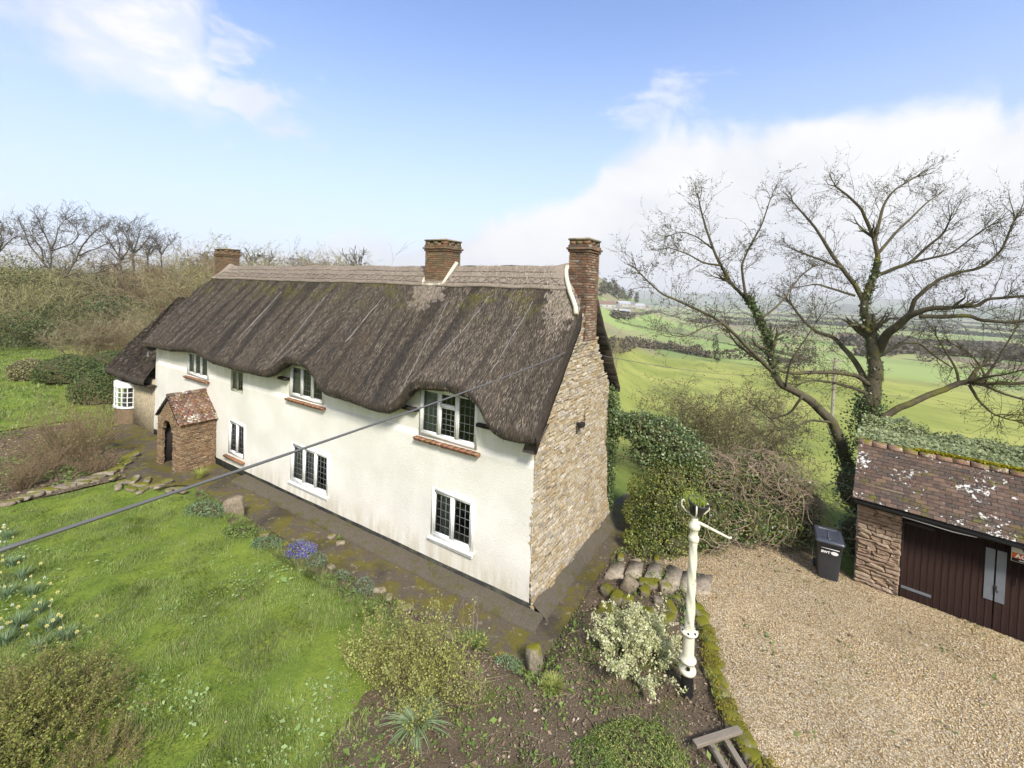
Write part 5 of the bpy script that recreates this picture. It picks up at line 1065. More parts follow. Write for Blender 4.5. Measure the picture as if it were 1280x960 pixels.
# ------------------------------------------------------------------ plants
def grow(P, Dr, Rd, L, specs, seed, rmin=.0035):
    """branching growth, every level at once; returns tapered segments"""
    r = np.random.default_rng(seed); S = []
    for sp_ in specs:
        k, wig, trop, nch, ang_, lr, rr_ = sp_; p = P.copy(); d = nrm(Dr.copy()); nodes = []
        for s in range(k):
            d = nrm(d+r.normal(0, wig, d.shape)+np.array([0, 0, trop])); q = p+d*(L/k)[:, None]; ra = Rd*(1-.75*s/k); rb = Rd*(1-.75*(s+1)/k); S.append((p, q, ra, rb)); nodes.append((q, d, rb, L)); p = q
        if nch <= 0: break
        q = np.vstack([n_[0] for n_ in nodes]); d = np.vstack([n_[1] for n_ in nodes]); rb = np.concatenate([n_[2] for n_ in nodes]); LL = np.concatenate([n_[3] for n_ in nodes])
        rep = r.poisson(nch/k, len(q)); last = np.arange(len(q)) >= len(q)-len(p); rep[last] = np.maximum(rep[last], 1)
        i = np.repeat(np.arange(len(q)), rep); q, d, rb, LL = q[i], d[i], rb[i], LL[i]
        pr = nrm(np.cross(d, r.normal(0, 1, d.shape))); a = ang_*r.uniform(.5, 1.4, len(d))[:, None]; Dr = nrm(d*np.cos(a)+pr*np.sin(a)); P = q; Rd = np.maximum(rb*rr_*r.uniform(.7, 1.1, len(rb)), rmin); L = LL*lr*r.uniform(.5, 1.25, len(LL))
    P0 = np.vstack([s[0] for s in S]); P1 = np.vstack([s[1] for s in S]); return P0, P1, np.concatenate([s[2] for s in S]), np.concatenate([s[3] for s in S])
def segmesh(name, S, big=.03):
    P0, P1, r0, r1 = S; k = r0 > big; V, F = prisms(P0[~k], P1[~k], r0[~k], r1[~k], 3)
    if k.any(): V2, F2 = prisms(P0[k], P1[k]+(P1[k]-P0[k])*.04, r0[k], r1[k], 7); F = np.vstack([F, F2+len(V)]); V = np.vstack([V, V2])
    return npmesh(name, V, F)
def barkmat(name, a, b_, moss=0.0):
    def f(t, b):
        P = t.new('ShaderNodeNewGeometry').outputs['Position']; n = t.noise(t.scale(P, (6, 6, 2)), 2, 5, .7); c = t.mix(n, a, b_)
        if moss: c = t.mix(t.math('MULTIPLY', t.smooth(t.noise(P, 1.6, 5, .7), .62-moss, .78-moss), .85), c, (.13, .125, .03))
        t.put(b.inputs['Base Color'], c); bump(t, b, n, .7, .03)
    return mk(name, f, .95, .05)
M_bark = barkmat('mossy_bark', (.045, .039, .027), (.15, .13, .085), .09); M_bark_g = barkmat('grey_bark', (.06, .052, .042), (.16, .14, .11), .02); M_twig = barkmat('olive_twigs', (.20, .175, .085), (.40, .36, .20)); M_twig_r = barkmat('red_brown_twigs', (.15, .10, .06), (.33, .25, .14)); M_dry = barkmat('dry_vine_stems', (.22, .16, .11), (.48, .37, .27)); M_twig_p = barkmat('tan_twigs', (.22, .18, .11), (.42, .36, .23))
M_ivy = leafmat('ivy_leaves', pal((.045, .08, .022), (.09, .14, .035), (.055, .10, .028), (.18, .24, .08), (.075, .12, .035), (.26, .32, .13)), .38, .2, .9, .5)
M_ivy_l = leafmat('pale_ivy_leaves', pal((.20, .25, .10), (.29, .34, .15), (.37, .41, .21), (.22, .27, .10), (.44, .46, .27)), .7, .25, .9, .5)
M_hedge = leafmat('yellow_green_hedge_leaves', pal((.16, .19, .035), (.30, .32, .06), (.10, .13, .025), (.42, .42, .10), (.19, .22, .04)), .5, .3, 1.1, .4)
M_yew = leafmat('dark_clipped_leaves', pal((.045, .075, .02), (.085, .125, .03), (.15, .19, .05), (.06, .095, .025)), .6, .2, 1.0, .3)
M_olive = leafmat('olive_spring_leaves', pal((.26, .245, .10), (.37, .34, .15), (.19, .18, .08), (.44, .40, .20)), .7, .3, 4.0)
M_rusty = leafmat('rusty_buds', pal((.20, .13, .08), (.28, .20, .12), (.15, .11, .06)), .7, .3, 3.0)
M_everg = leafmat('evergreen_leaves', pal((.05, .075, .025), (.09, .125, .04), (.15, .18, .06)), .6, .2, 3.0)
M_spirea = leafmat('yellow_green_leaves', pal((.34, .38, .08), (.46, .48, .13), (.25, .29, .06), (.56, .56, .22)), .6, .35, .6)
M_cream = leafmat('variegated_leaves', pal((.62, .60, .34), (.74, .72, .48), (.40, .44, .16), (.66, .64, .40), (.34, .42, .14)), .45, .3, .6, .4, 0.0)
M_silver = leafmat('silver_green_leaves', pal((.17, .22, .13), (.27, .33, .22), (.12, .16, .09)), .7, .3, .6)
M_blue = leafmat('blue_green_leaves', pal((.16, .25, .11), (.24, .34, .16), (.32, .42, .24), (.13, .20, .09)), .5, .35, .6)
M_purple = leafmat('purple_flowers', pal((.16, .10, .50), (.26, .18, .62), (.12, .07, .36)), .6, .3, .6)
M_yellow = leafmat('yellow_petals', pal((.78, .60, .04), (.82, .72, .20), (.80, .76, .45)), .6, .4, .6)
M_petal = leafmat('white_petals', pal((.75, .75, .66), (.8, .8, .75)), .6, .4, .6)
M_core = mk('foliage_core_shade', lambda t, b: t.put(b.inputs['Base Color'], t.mix(t.noise(obj_co(t), 6, 4, .7), (.04, .042, .018), (.10, .088, .045))), .95, .05)  # dark colour paints the shade deep inside foliage

M_bud = leafmat('brown_buds', pal((.07, .055, .035), (.13, .11, .06), (.16, .15, .07)), .8, .2)
M_lily = leafmat('strap_leaves', pal((.20, .30, .14), (.30, .40, .20), (.42, .50, .30), (.16, .24, .10)), .5, .35, .6, .3, .05)
def sample_blobs(blobs, n, r, shell=.28, lump=.22, lf=1.6):
    B = np.array(blobs, float); vol = B[:, 3]*B[:, 4]*B[:, 5]; i = r.choice(len(B), n, p=vol**.75/np.sum(vol**.75)); d = nrm(r.normal(0, 1, (n, 3))); k = 1-shell*r.random(n)**1.3
    k = k*(1+lump*fbm(d[:, 0]*lf*1.4+B[i, 0], d[:, 1]*lf*1.4+B[i, 1], d[:, 2]*lf*1.4+B[i, 2], seed=77)); C = B[i, :3]+d*B[i, 3:6]*k[:, None]
    q = (C[:, None, :]-B[None, :, :3])/B[None, :, 3:6]; inside = ((q**2).sum(2) < .45).any(1); return C[~inside], d[~inside]
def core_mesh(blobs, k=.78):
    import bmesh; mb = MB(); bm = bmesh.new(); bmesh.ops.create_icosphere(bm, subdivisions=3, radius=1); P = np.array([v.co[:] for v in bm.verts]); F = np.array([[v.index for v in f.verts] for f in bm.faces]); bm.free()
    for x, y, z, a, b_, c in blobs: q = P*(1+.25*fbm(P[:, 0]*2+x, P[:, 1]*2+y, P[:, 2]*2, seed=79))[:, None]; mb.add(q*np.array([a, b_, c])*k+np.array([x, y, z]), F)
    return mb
def bush(name, label, cat, blobs, n, size, mat, group=None, core=.74, seed=0, up=.5, asp=.6, shell=.3, mat2=None, frac2=0.0, leafname='foliage', stems=None, corename='stems', lump=.22):
    r = np.random.default_rng(seed+40); B = np.array(blobs, float); base = np.array([B[:, 0].mean(), B[:, 1].mean(), 0.0]); base[2] = float(level(base[0], base[1])); B[:, :3] -= base
    e = empty(name, base, 0, label, cat, group); C, d = sample_blobs(B, n, r, shell, lump)
    k2 = r.random(len(C)) < frac2
    V, F = leaves(C[~k2], size, up, asp, d[~k2]*.6, r=r); link(leafname, npmesh(leafname, V, F), mat, e)['kind'] = 'stuff'
    if mat2 and k2.any(): V, F = leaves(C[k2], size, up, asp, d[k2]*.6, r=r); link('flowers' if 'purple' in mat2.name or 'petal' in mat2.name else 'young_leaves', npmesh('leaves', V, F), mat2, e)['kind'] = 'stuff'
    if core: core_mesh(B.tolist(), core).build(corename, M_core, e)['kind'] = 'stuff'  # solid blobs added inside the leaves as painted shade, not real stems
    return e
def bl(px, py, dist, rx, ry=None, rz=None): p = atd(px, py, dist); return (p[0], p[1], p[2], rx, ry or rx, rz or rx)
def hit(px, py):
    d = ray(px, py); t = np.geomspace(4, 9000, 4000); P = np.array([0, 0, H])+d*t[:, None]; g = level(P[:, 0], P[:, 1]); k = np.argmax(P[:, 2] < g); return np.array([P[k, 0], P[k, 1], g[k]]) if P[k, 2] < g[k] else P[-1]
def shift(p, dx=0, dy=0, dz=0): return (p[0]+dx, p[1]+dy, p[2]+dz)

# --- the ivy hedge and arch beside the gable, the bramble tangle
ivy_b = [bl(778, 530, 15.6, .75, .8, .45), bl(800, 532, 15.2, .8, .8, .5), bl(826, 545, 14.8, .9, .9, .65), bl(852, 566, 14.4, .8, .8, .7), bl(812, 568, 14.8, .75, .7, .5)]
bush('ivy_arch', 'dark glossy ivy arching from the stone gable over the side path', 'ivy', ivy_b, 16000, .085, M_ivy, seed=1, core=.60, mat2=M_ivy_l, frac2=.18, shell=.45, lump=.42)
hed_b = [bl(842, 600, 14.0, .75, .7, .75), bl(826, 625, 13.9, .62, .7, .8), bl(852, 640, 13.5, .8, .7, .8), bl(818, 664, 13.6, .50, .6, .6), bl(845, 682, 13.2, .72, .5, .5), bl(806, 690, 13.3, .36, .4, .35), bl(870, 600, 13.9, .5, .5, .8)]
bush('hedge', 'yellow green evergreen hedge behind the garden steps', 'hedge', hed_b, 24000, .06, M_hedge, seed=2, core=.58, mat2=M_ivy, frac2=.35, shell=.5, lump=.45)
br_b = [bl(893, 592, 14.2, .8, .8, .7), bl(925, 597, 14.0, .85, .8, .75), bl(955, 592, 14.0, .75, .8, .75), bl(982, 612, 14.0, .7, .7, .7), bl(1002, 632, 14.0, .5, .6, .6), bl(895, 640, 13.5, .8, .6, .8), bl(935, 648, 13.5, .85, .6, .8), bl(975, 655, 13.6, .8, .6, .7), bl(1002, 662, 13.8, .5, .5, .55), bl(885, 672, 13.3, .6, .5, .4)]
brm = bush('bramble_hedge', 'ivy hedge smothered in a tangle of dry climbing stems beyond the drive', 'hedge', br_b, 20000, .075, M_ivy, seed=3, shell=.4, lump=.38, core=.66, mat2=M_hedge, frac2=.25)
def tangle(n, blobs, seed, L=(.5, 1.8), r0=.009, top=False, curl=.35):
    r = np.random.default_rng(seed); B = np.array(blobs); S0, S1 = [], []
    i = r.integers(0, len(B), n); d = nrm(r.normal(0, 1, (n, 3))+np.array([0, -.7, .5 if top else .1])); p = B[i, :3]+d*B[i, 3:6]*r.uniform(.85, 1.05, (n, 1)); t = nrm(np.cross(d, r.normal(0, 1, (n, 3)))); ax = nrm(r.normal(0, 1, (n, 3))+d); st = (r.uniform(*L, n)/14)[:, None]
    for s in range(14):
        t = nrm(t+np.cross(ax, t)*r.uniform(.1, curl, (n, 1))+r.normal(0, .08, (n, 3))+np.array([0, 0, -.04])); q = p+t*st; S0.append(p); S1.append(q); c = B[i, :3]; q2 = (q-c)/B[i, 3:6]; ln = np.linalg.norm(q2, axis=1, keepdims=True); q = np.where(ln < .95, c+q2/ln*.97*B[i, 3:6], q); p = q
    P0, P1 = np.vstack(S0), np.vstack(S1); rad = np.tile(r.uniform(.4, 1.2, n)*r0, 14); return P0, P1, rad, rad
o = link('dry_stems', segmesh('dry_stems', tangle(260, np.array(br_b)-np.array([*brm.location, 0, 0, 0]), 5)), M_dry, brm); o['kind'] = 'stuff'
o = link('matted_twigs', segmesh('matted_twigs', tangle(1100, (np.array(br_b)-np.array([*brm.location, 0, 0, 0]))[:5], 6, (.3, .9), .006, True, .5)), M_dry, brm); o['kind'] = 'stuff'
g_b = [(*world_uv(-.05, 5.5, z), .30, .35, .5) for z in (3.0, 3.7, 4.3)]+[(*world_uv(-.05, 5.75, z), .16, .25, .5) for z in (.6, 1.4, 2.2)]
bush('wall_ivy', 'ivy climbing the far corner of the stone gable', 'ivy', g_b, 5200, .07, M_ivy, seed=4, core=.5)
bush('corner_shrub', 'small loose green shrub beside the side path behind the cottage', 'shrub', [bl(792, 640, 14.6, .35, .4, .5), bl(800, 610, 14.8, .4, .4, .5), bl(790, 672, 13.8, .3, .3, .3)], 4200, .06, M_hedge, seed=5, core=0)
# ivy on the rear slope of the garage roof
n = 32000; xx = rng.uniform(ex0-.1, ex1, n); yy = rng.uniform(1.45, 6.2, n); zz = np.interp(yy, [1.25, 5.2, 6.2], [3.52, 3.0, 2.7])+.10+.16*fbm(xx*.8, yy*.8, seed=120)+.04*rng.normal(0, 1, n)+.35*sst(yy, 4.2, 5.4)*(1+.6*fbm(xx*1.1, 3, seed=121)); V, F = leaves(np.stack([xx, yy, zz], 1), .085, 1.1, .7)
e = empty('roof_ivy', gar(2.5, 3.0, 3.1), -YG, 'blanket of pale green ivy over the back slope of the garage roof', 'ivy'); V = V-np.array([2.5, 3.0, 3.1]); o = link('foliage', npmesh('foliage', V, F), M_ivy_l, e); o['kind'] = 'stuff'
gx_, gy_ = np.meshgrid(np.linspace(ex0, ex1, 50), np.linspace(1.4, 6.2, 30)); gz_ = np.interp(gy_, [1.25, 5.2, 6.2], [3.50, 2.98, 2.6])+.03+.16*fbm(gx_*.8, gy_*.8, seed=120)+.3*sst(gy_, 4.2, 5.4); o = link('stems', npmesh('stems', np.stack([gx_-2.5, gy_-3.0, gz_-3.1], -1).reshape(-1, 3), grid_faces(30, 50), True), M_core, e)  # continuous dark sheet under the leaves, shade put into its colour
tb = []
for s_ in np.linspace(.3, 7, 8): p = gar(s_, 6.3, 2.75); tb.append((p[0], p[1], p[2], .9, .8, .55+.1*math.sin(s_*3)))
bush('ivy_hedge', 'dark ivy hedge running along behind the garage roof', 'hedge', tb+[(*(p_:=gar(-1.1, 4.0, 1.4))[:2], p_[2]-.2, .7, .8, .9), (*(p_:=gar(-1.0, 2.2, 1.0))[:2], p_[2]-.6, .5, .6, .7)], 15000, .085, M_ivy, seed=7, core=.75, mat2=M_ivy_l, frac2=.2)

# --- the big bare trees on the right, limbs followed one by one
def limbs(defs, dist0):
    """defs: (depth offset start, depth offset end, width px start, end, points)"""
    out = []
    for z0, z1, w0, w1, pts in defs:
        n = len(pts); P = np.array([atd(px, py, dist0+z0+(z1-z0)*i/(n-1)) for i, (px, py) in enumerate(pts)]); r = np.linspace(w0*.46, w1*.40, n)*.5/FPX*(dist0+.5*(z0+z1))
        t = np.linspace(0, n-1, (n-1)*5+1); Pq = np.stack([np.interp(t, np.arange(n), P[:, k]) for k in range(3)], 1); rq = np.interp(t, np.arange(n), r)
        for _ in range(2): Pq[1:-1] = (Pq[:-2]+2*Pq[1:-1]+Pq[2:])/4
        Pq = Pq+np.stack([fbm(t*.9+z0*7, k*5.0, seed=130+k) for k in range(3)], 1)*rq[:, None]*.5; out.append((Pq, rq))
    return out
def big_tree(name, label, defs, dist0, seed, mat, dens=1.0, ivy=(), skip_first=0, budmat=None, twig_scale=1.0, group=None, ivymat=None, twr=.017, rmin=.004):
    lm = limbs(defs, dist0); base = lm[0][0][0].copy(); base[2] = float(level(base[0], base[1])); e = empty(name, base, 0, label, 'tree', group); r = np.random.default_rng(seed)
    mb = MB(); mb.tube(lm[0][0]-base, lm[0][1], 12); mb.build('trunk', mat, e, True); SP, SD, SR, SL = [], [], [], []
    for i, (P, rd) in enumerate(lm):
        if i: mb = MB(); mb.tube(P-base, rd, 9); mb.build('limb', mat, e, True)
        T = nrm(np.gradient(P, axis=0)); j0 = 0.0 if i else .75
        for j in range(int(len(P)*j0)+1, len(P)):
            frac = j/len(P); m_ = r.poisson(dens*(.55+.9*frac))
            for _ in range(m_):
                side = nrm(np.cross(T[j], r.normal(0, 1, 3))); dd = nrm(T[j]*r.uniform(.2, .9)+side*1.0+np.array([0, 0, .25])); L = twig_scale*r.uniform(.5, 1.75)*(1.15-.35*frac); SP.append(P[j]-base); SD.append(dd); SR.append(min(rd[j]*.5, twr)*r.uniform(.5, 1)); SL.append(L)
        for _ in range(4): SP.append(P[-1]-base); SD.append(nrm(T[-1]+r.normal(0, .35, 3))); SR.append(rd[-1]*.8); SL.append(twig_scale*r.uniform(.7, 1.35))
    S = grow(np.array(SP), np.array(SD), np.array(SR), np.array(SL), [(6, .20, .05, 5.0, .75, .50, .7), (4, .22, .05, 3.2, .7, .5, .7), (3, .25, .05, 0, 0, 0, 0)], seed, rmin)
    link('crown', segmesh('crown', S), mat, e)['kind'] = 'stuff'
    if budmat: k = r.random(len(S[0])) < .5; C = S[1][k]; V, F = leaves(C, .055, .3, .5, r=r); link('buds', npmesh('buds', V, F), budmat, e)['kind'] = 'stuff'
    if ivy:
        C = []
        for (li, a, b_, n, sp_) in ivy: P, rd = lm[li]; t = r.uniform(a, b_, n)*(len(P)-1); j = np.clip(t.astype(int), 0, len(P)-2); f = (t-j)[:, None]; c = P[j]*(1-f)+P[j+1]*f; C.append(c+nrm(r.normal(0, 1, (n, 3)))*(rd[j]*1.0+sp_*np.abs(r.normal(0, 1, n)))[:, None])
        C = np.vstack(C)-base; V, F = leaves(C, .10, .3, .75, r=r); link('climbing_ivy', npmesh('climbing_ivy', V, F), ivymat or M_ivy, e)['kind'] = 'stuff'
    return e
Z6 = lambda L: [(760+x/2.4615, 200+y/2.4615) for x, y in L]
big_tree('bare_tree', 'large bare tree with ivy on its forked trunk rising behind the garage', [
 (0, 0, 44, 30, Z6([(800, 900), (800, 790), (808, 720), (820, 650), (822, 600), (812, 550)])),
 (0, 0, 22, 11, Z6([(812, 560), (795, 500), (785, 440), (800, 390), (825, 345), (832, 300), (818, 240)])), (0, -.3, 10, 5, Z6([(818, 245), (800, 200), (780, 150), (740, 110), (700, 80)])), (0, .6, 9, 4, Z6([(820, 250), (835, 190), (850, 130), (880, 90), (950, 50)])),
 (0, 1.2, 14, 4, Z6([(785, 440), (760, 385), (718, 330), (682, 280), (645, 215), (600, 165), (570, 130)])), (0, 1.6, 8, 3, Z6([(720, 335), (660, 310), (610, 290), (560, 270)])), (0, 1, 7, 3, Z6([(760, 420), (700, 400), (640, 380), (590, 390)])),
 (0, -1.4, 11, 4, Z6([(822, 360), (870, 340), (930, 315), (985, 262), (1035, 225), (1050, 190)])), (-.8, -2.0, 7, 3, Z6([(930, 315), (1000, 300), (1060, 285), (1130, 230), (1180, 200)])), (0, 1.3, 8, 3, Z6([(830, 290), (880, 230), (930, 180), (980, 130), (1010, 110)])),
 (0, -2.2, 26, 12, Z6([(825, 600), (850, 550), (890, 505), (930, 470), (980, 458), (1060, 455)])), (-1.2, -2.6, 12, 5, Z6([(930, 470), (945, 430), (985, 390), (1030, 360), (1080, 345), (1150, 330), (1210, 280), (1250, 190)])), (-2.2, -3.6, 11, 5, Z6([(1060, 455), (1130, 450), (1170, 425), (1230, 422), (1300, 418), (1380, 400)])), (-1.8, -3.8, 13, 6, Z6([(960, 480), (1030, 485), (1100, 478), (1160, 495), (1230, 500), (1300, 490), (1380, 520)])),
 (.2, 2.0, 16, 6, Z6([(800, 700), (775, 640), (740, 590), (695, 545), (640, 530), (600, 490), (560, 440)])), (-.1, -1.6, 13, 5, Z6([(800, 690), (760, 665), (700, 655), (640, 650), (570, 655), (500, 640), (440, 600), (400, 570), (375, 535)])), (-.1, -.8, 10, 4, Z6([(800, 720), (740, 700), (690, 685), (630, 675), (580, 690)])),
 (.2, 2.5, 9, 4, Z6([(840, 600), (900, 560), (960, 560), (1000, 600), (1060, 640)]))], 19.0, 21, M_bark, .85, ivy=((0, .35, 1, 500, .02), (1, .0, .8, 1100, .04), (0, 0, .3, 3600, .30)), budmat=M_bud)
big_tree('bare_tree', 'leaning bare tree with a long curved trunk left of the garage', [
 (0, .3, 30, 17, Z6([(745, 1010), (735, 940), (715, 870), (690, 800), (645, 755), (590, 720), (545, 700), (515, 660), (500, 590)])), (.3, .9, 16, 9, Z6([(500, 600), (490, 540), (468, 490), (440, 440), (412, 410), (378, 380)])), (.9, 1.5, 9, 4, Z6([(378, 380), (350, 330), (325, 270), (305, 220), (285, 160), (280, 120)])), (.6, .0, 8, 3, Z6([(425, 425), (415, 365), (412, 320), (440, 260), (475, 200), (500, 120)])), (.9, 1.8, 6, 3, Z6([(350, 325), (300, 320), (250, 290), (190, 270)])),
 (.3, -1.3, 11, 3.5, Z6([(520, 665), (455, 600), (400, 545), (350, 500), (290, 465), (230, 440), (170, 415), (110, 360), (85, 335)])), (-.6, -1.6, 5, 2.5, Z6([(350, 500), (290, 515), (240, 545), (200, 540)])), (-.2, 1.0, 7, 3, Z6([(600, 725), (560, 780), (500, 800), (470, 770)])), (0, -1.2, 7, 3, Z6([(690, 810), (620, 800), (560, 830), (520, 820)])),
 (.2, 1.4, 6, 3, Z6([(470, 490), (530, 440), (560, 400), (600, 350), (630, 330)])), (.1, -.6, 6, 3, Z6([(545, 700), (560, 620), (600, 560), (640, 500)])), (1.2, 2.2, 4.5, 2, Z6([(325, 275), (280, 240), (230, 220), (185, 235)]))], 16.2, 22, M_bark, .80, ivy=((1, 0, .75, 1600, .05), (0, .85, 1, 300, .04), (0, 0, .3, 900, .18)), budmat=M_bud, twig_scale=.9)
big_tree('fallen_limb', 'low mossy sprawling limb with upright side shoots above the ivy behind the garage', [
 (0, -.5, 18, 15, Z6([(840, 800), (880, 775), (930, 745), (1000, 712), (1060, 695), (1110, 682)])), (-.5, -1.6, 13, 7, Z6([(1110, 682), (1170, 690), (1240, 690), (1310, 680), (1400, 690)])), (-.5, -1.2, 8, 4, Z6([(1110, 690), (1135, 735), (1180, 780), (1240, 800)])), (-.6, -1.0, 7, 3.5, Z6([(1140, 690), (1180, 640), (1215, 590), (1255, 520)])), (-.5, 0, 7, 3.5, Z6([(1080, 690), (1070, 640), (1040, 590), (1010, 540)])), (-.5, .6, 6, 3, Z6([(1165, 690), (1150, 640), (1110, 590), (1050, 560)])), (-.6, -2, 7, 3.5, Z6([(1110, 680), (1170, 665), (1230, 660), (1300, 640)])), (-.9, -1.5, 7, 4, Z6([(1160, 695), (1220, 720), (1290, 740), (1360, 740)]))], 18.0, 23, barkmat('very_mossy_bark', (.05, .042, .03), (.13, .11, .07), .16), .8, budmat=M_bud)

# --- twiggy shrubs
def shrub_mesh(name, seed, h, spread, nst=26, r0=.02, specs=None, rmin=.0035):
    r = np.random.default_rng(seed); a = r.uniform(0, 2*np.pi, nst); rad = r.random(nst)**.7*spread; P = np.stack([np.cos(a)*rad*.25, np.sin(a)*rad*.25, np.zeros(nst)], 1); Dd = nrm(np.stack([np.cos(a)*rad, np.sin(a)*rad, np.full(nst, h*.9)], 1))
    S = grow(P, Dd, np.full(nst, r0), h*r.uniform(.55, .95, nst), specs or [(5, .10, .06, 5, .5, .42, .6), (4, .16, .05, 3.4, .55, .5, .6), (3, .2, .03, 0, 0, 0, 0)], seed, max(rmin, h*.0022)); return segmesh(name, S), S
def twig_shrub(name, label, base, h, spread, seed, mat, leafm=None, nleaf=0, size=.06, group=None, nst=26, r0=.02, specs=None, cat='shrub', label_leaf='leaves'):
    e = empty(name, base, 0, label, cat, group); me, S = shrub_mesh('branches', seed, h, spread, nst, r0, specs); link('branches', me, mat, e)['kind'] = 'stuff'
    if leafm: r = np.random.default_rng(seed+9); k = r.integers(0, len(S[1]), nleaf); V, F = leaves(S[1][k]+r.normal(0, size*.6, (nleaf, 3)), size, .4, .6, r=r); link(label_leaf, npmesh(label_leaf, V, F), leafm, e)['kind'] = 'stuff'
    return e
b = hit(882, 560); b = atd(882, 575, 24); b[2] = float(level(b[0], b[1]))
twig_shrub('hawthorn', 'rounded olive brown hawthorn in the field beyond the ivy arch', b, 5.0, 7.5, 31, barkmat('hawthorn_twigs', (.10, .085, .04), (.24, .21, .11)), M_olive, 26000, .10, nst=52, r0=.08, specs=[(6, .26, .02, 9, .9, .50, .55), (5, .30, -.02, 5.5, .9, .5, .65), (4, .35, -.03, 2.4, .9, .5, .7), (2, .3, 0, 0, 0, 0, 0)], cat='bush')
b = atd(960, 520, 34); b[2] = float(level(b[0], b[1])); twig_shrub('field_bush', 'pale pinkish bush in the field between the two bare trees', b, 4.6, 3.2, 32, M_twig_p, M_rusty, 2500, .09, nst=30, r0=.04, cat='bush')
b = atd(764, 470, 60); b[2] = float(level(b[0], b[1])); twig_shrub('field_bush', 'slender bare bush showing just beside the gable roof edge', b, 5.5, 1.8, 33, M_twig_p, M_olive, 900, .12, nst=16, r0=.04, cat='bush')
p_ = pa(92, 574, .1); b = np.array([*p_, float(level(*p_))])
twig_shrub('dogwood', 'dense brown twiggy shrub in the left hand bed before the clipped bushes', b, 2.2, 2.6, 34, M_twig_r, M_olive, 3500, .05, nst=110, r0=.014, specs=[(5, .07, .05, 6, .35, .45, .7), (4, .12, .05, 3, .4, .5, .7), (3, .15, .03, 0, 0, 0, 0)])
for i, (px, py, h, s, lab) in enumerate([(52, 596, 1.2, 1.3, 'low brown twiggy shrub in front of the dogwood'), (28, 612, 1.1, 1.0, 'small bare twiggy shrub at the far left of the bed'), (120, 590, .9, 1.2, 'low purplish shrub nearest the porch path in the left bed')]):
    p_ = pa(px, py, .1); twig_shrub('bare_shrub', lab, (*p_, float(level(*p_))), h, s, 36+i, M_twig_r, M_rusty, 900, .05, nst=50, r0=.010)
# clipped evergreens
def clipped(px, py, wpx, hpx, seed, label, n=7000, mat=M_yew):
    p = at(px, py, 0); d = p[1]; r0 = wpx/FPX*d*.5; h = hpx/FPX*d
    bush('clipped_bush', label, 'bush', [(p[0], p[1]+r0*.6, h*.38, r0*.95, r0*.8, h*.55), (p[0]-r0*.3, p[1]+r0*.9, h*.42, r0*.6, r0*.6, h*.5), (p[0]+r0*.35, p[1]+r0*.5, h*.40, r0*.6, r0*.5, h*.5)], n, .12, mat, None, .86, seed, shell=.16, lump=.10)
clipped(106, 508, 74, 46, 41, 'dark green clipped bush nearest the bow window', 11000); clipped(62, 482, 80, 36, 42, 'wide dark clipped bush on the lawn left of the rounded one', 9000); clipped(20, 478, 50, 30, 43, 'brownish low bush at the left edge of the far lawn', 4000, M_olive); clipped(122, 466, 60, 26, 44, 'dark clipped bush partly behind the wing of thatch', 5000)

# --- the wooded ground on the left and behind
def tree_mesh(seed, h, kind='oak'):
    r = np.random.default_rng(seed); n = 1
    if kind == 'oak': sp_ = [(4, .05, .1, 9, .75, .85, .75), (6, .20, .06, 8, .65, .50, .65), (5, .24, .04, 5, .65, .5, .62), (4, .28, .02, 3, .7, .5, .7), (3, .3, 0, 0, 0, 0, 0)]; L0 = h*.36
    else: sp_ = [(7, .05, .12, 16, .5, .40, .5), (5, .16, .10, 6, .5, .5, .6), (4, .2, .06, 4, .5, .5, .7), (3, .2, 0, 0, 0, 0, 0)]; L0 = h*.75
    S = grow(np.zeros((1, 3)), np.array([[.03, 0, 1.0]]), np.array([h*.034]), np.array([L0]), sp_, seed); S = list(S); S[3] = np.maximum(S[3]*1.3, .035); S[2] = np.maximum(S[2]*1.3, .04); mz = max(S[0][:, 2].max(), S[1][:, 2].max()); k = h/mz; S[0] = S[0]*k; S[1] = S[1]*k; return S
trees = []
for i, (sd, kd) in enumerate([(3, 'oak'), (8, 'oak'), (14, 'oak'), (5, 'ash'), (9, 'ash')]):
    S = tree_mesh(sd, 14.0, kd); nt = 4 if kd == 'oak' else 7; tr = segmesh('trunk', [s[:nt] for s in S]); k = S[2] < 9; crown = segmesh('crown', [s[nt:] for s in S]); trees.append((tr, crown, S))
for tr, crn, S in trees: tr.materials.append(M_bark_g); crn.materials.append(M_bark_g)
def plant_tree(px, dist, top_py, which, label, group=None, name='bare_tree', rot=None, wide=1.0, base=None):
    d = ray(px, 400); d = d/d[1]; x, y = d[0]*dist, dist; g = float(level(x, y)); top = atd(px, top_py, dist)[2]; s = max(.15, (top-g)/14.0)
    e = empty(name, (x, y, g), rot if rot is not None else random.uniform(0, 6.3), label, 'tree', group); tr, crn, S = trees[which]; a = link('trunk', tr, None, e); c = link('crown', crn, None, e); e.scale = (s*wide, s*wide, s); return e
Z1 = lambda L: [(x/4, 260+y/4) for x, y in L]
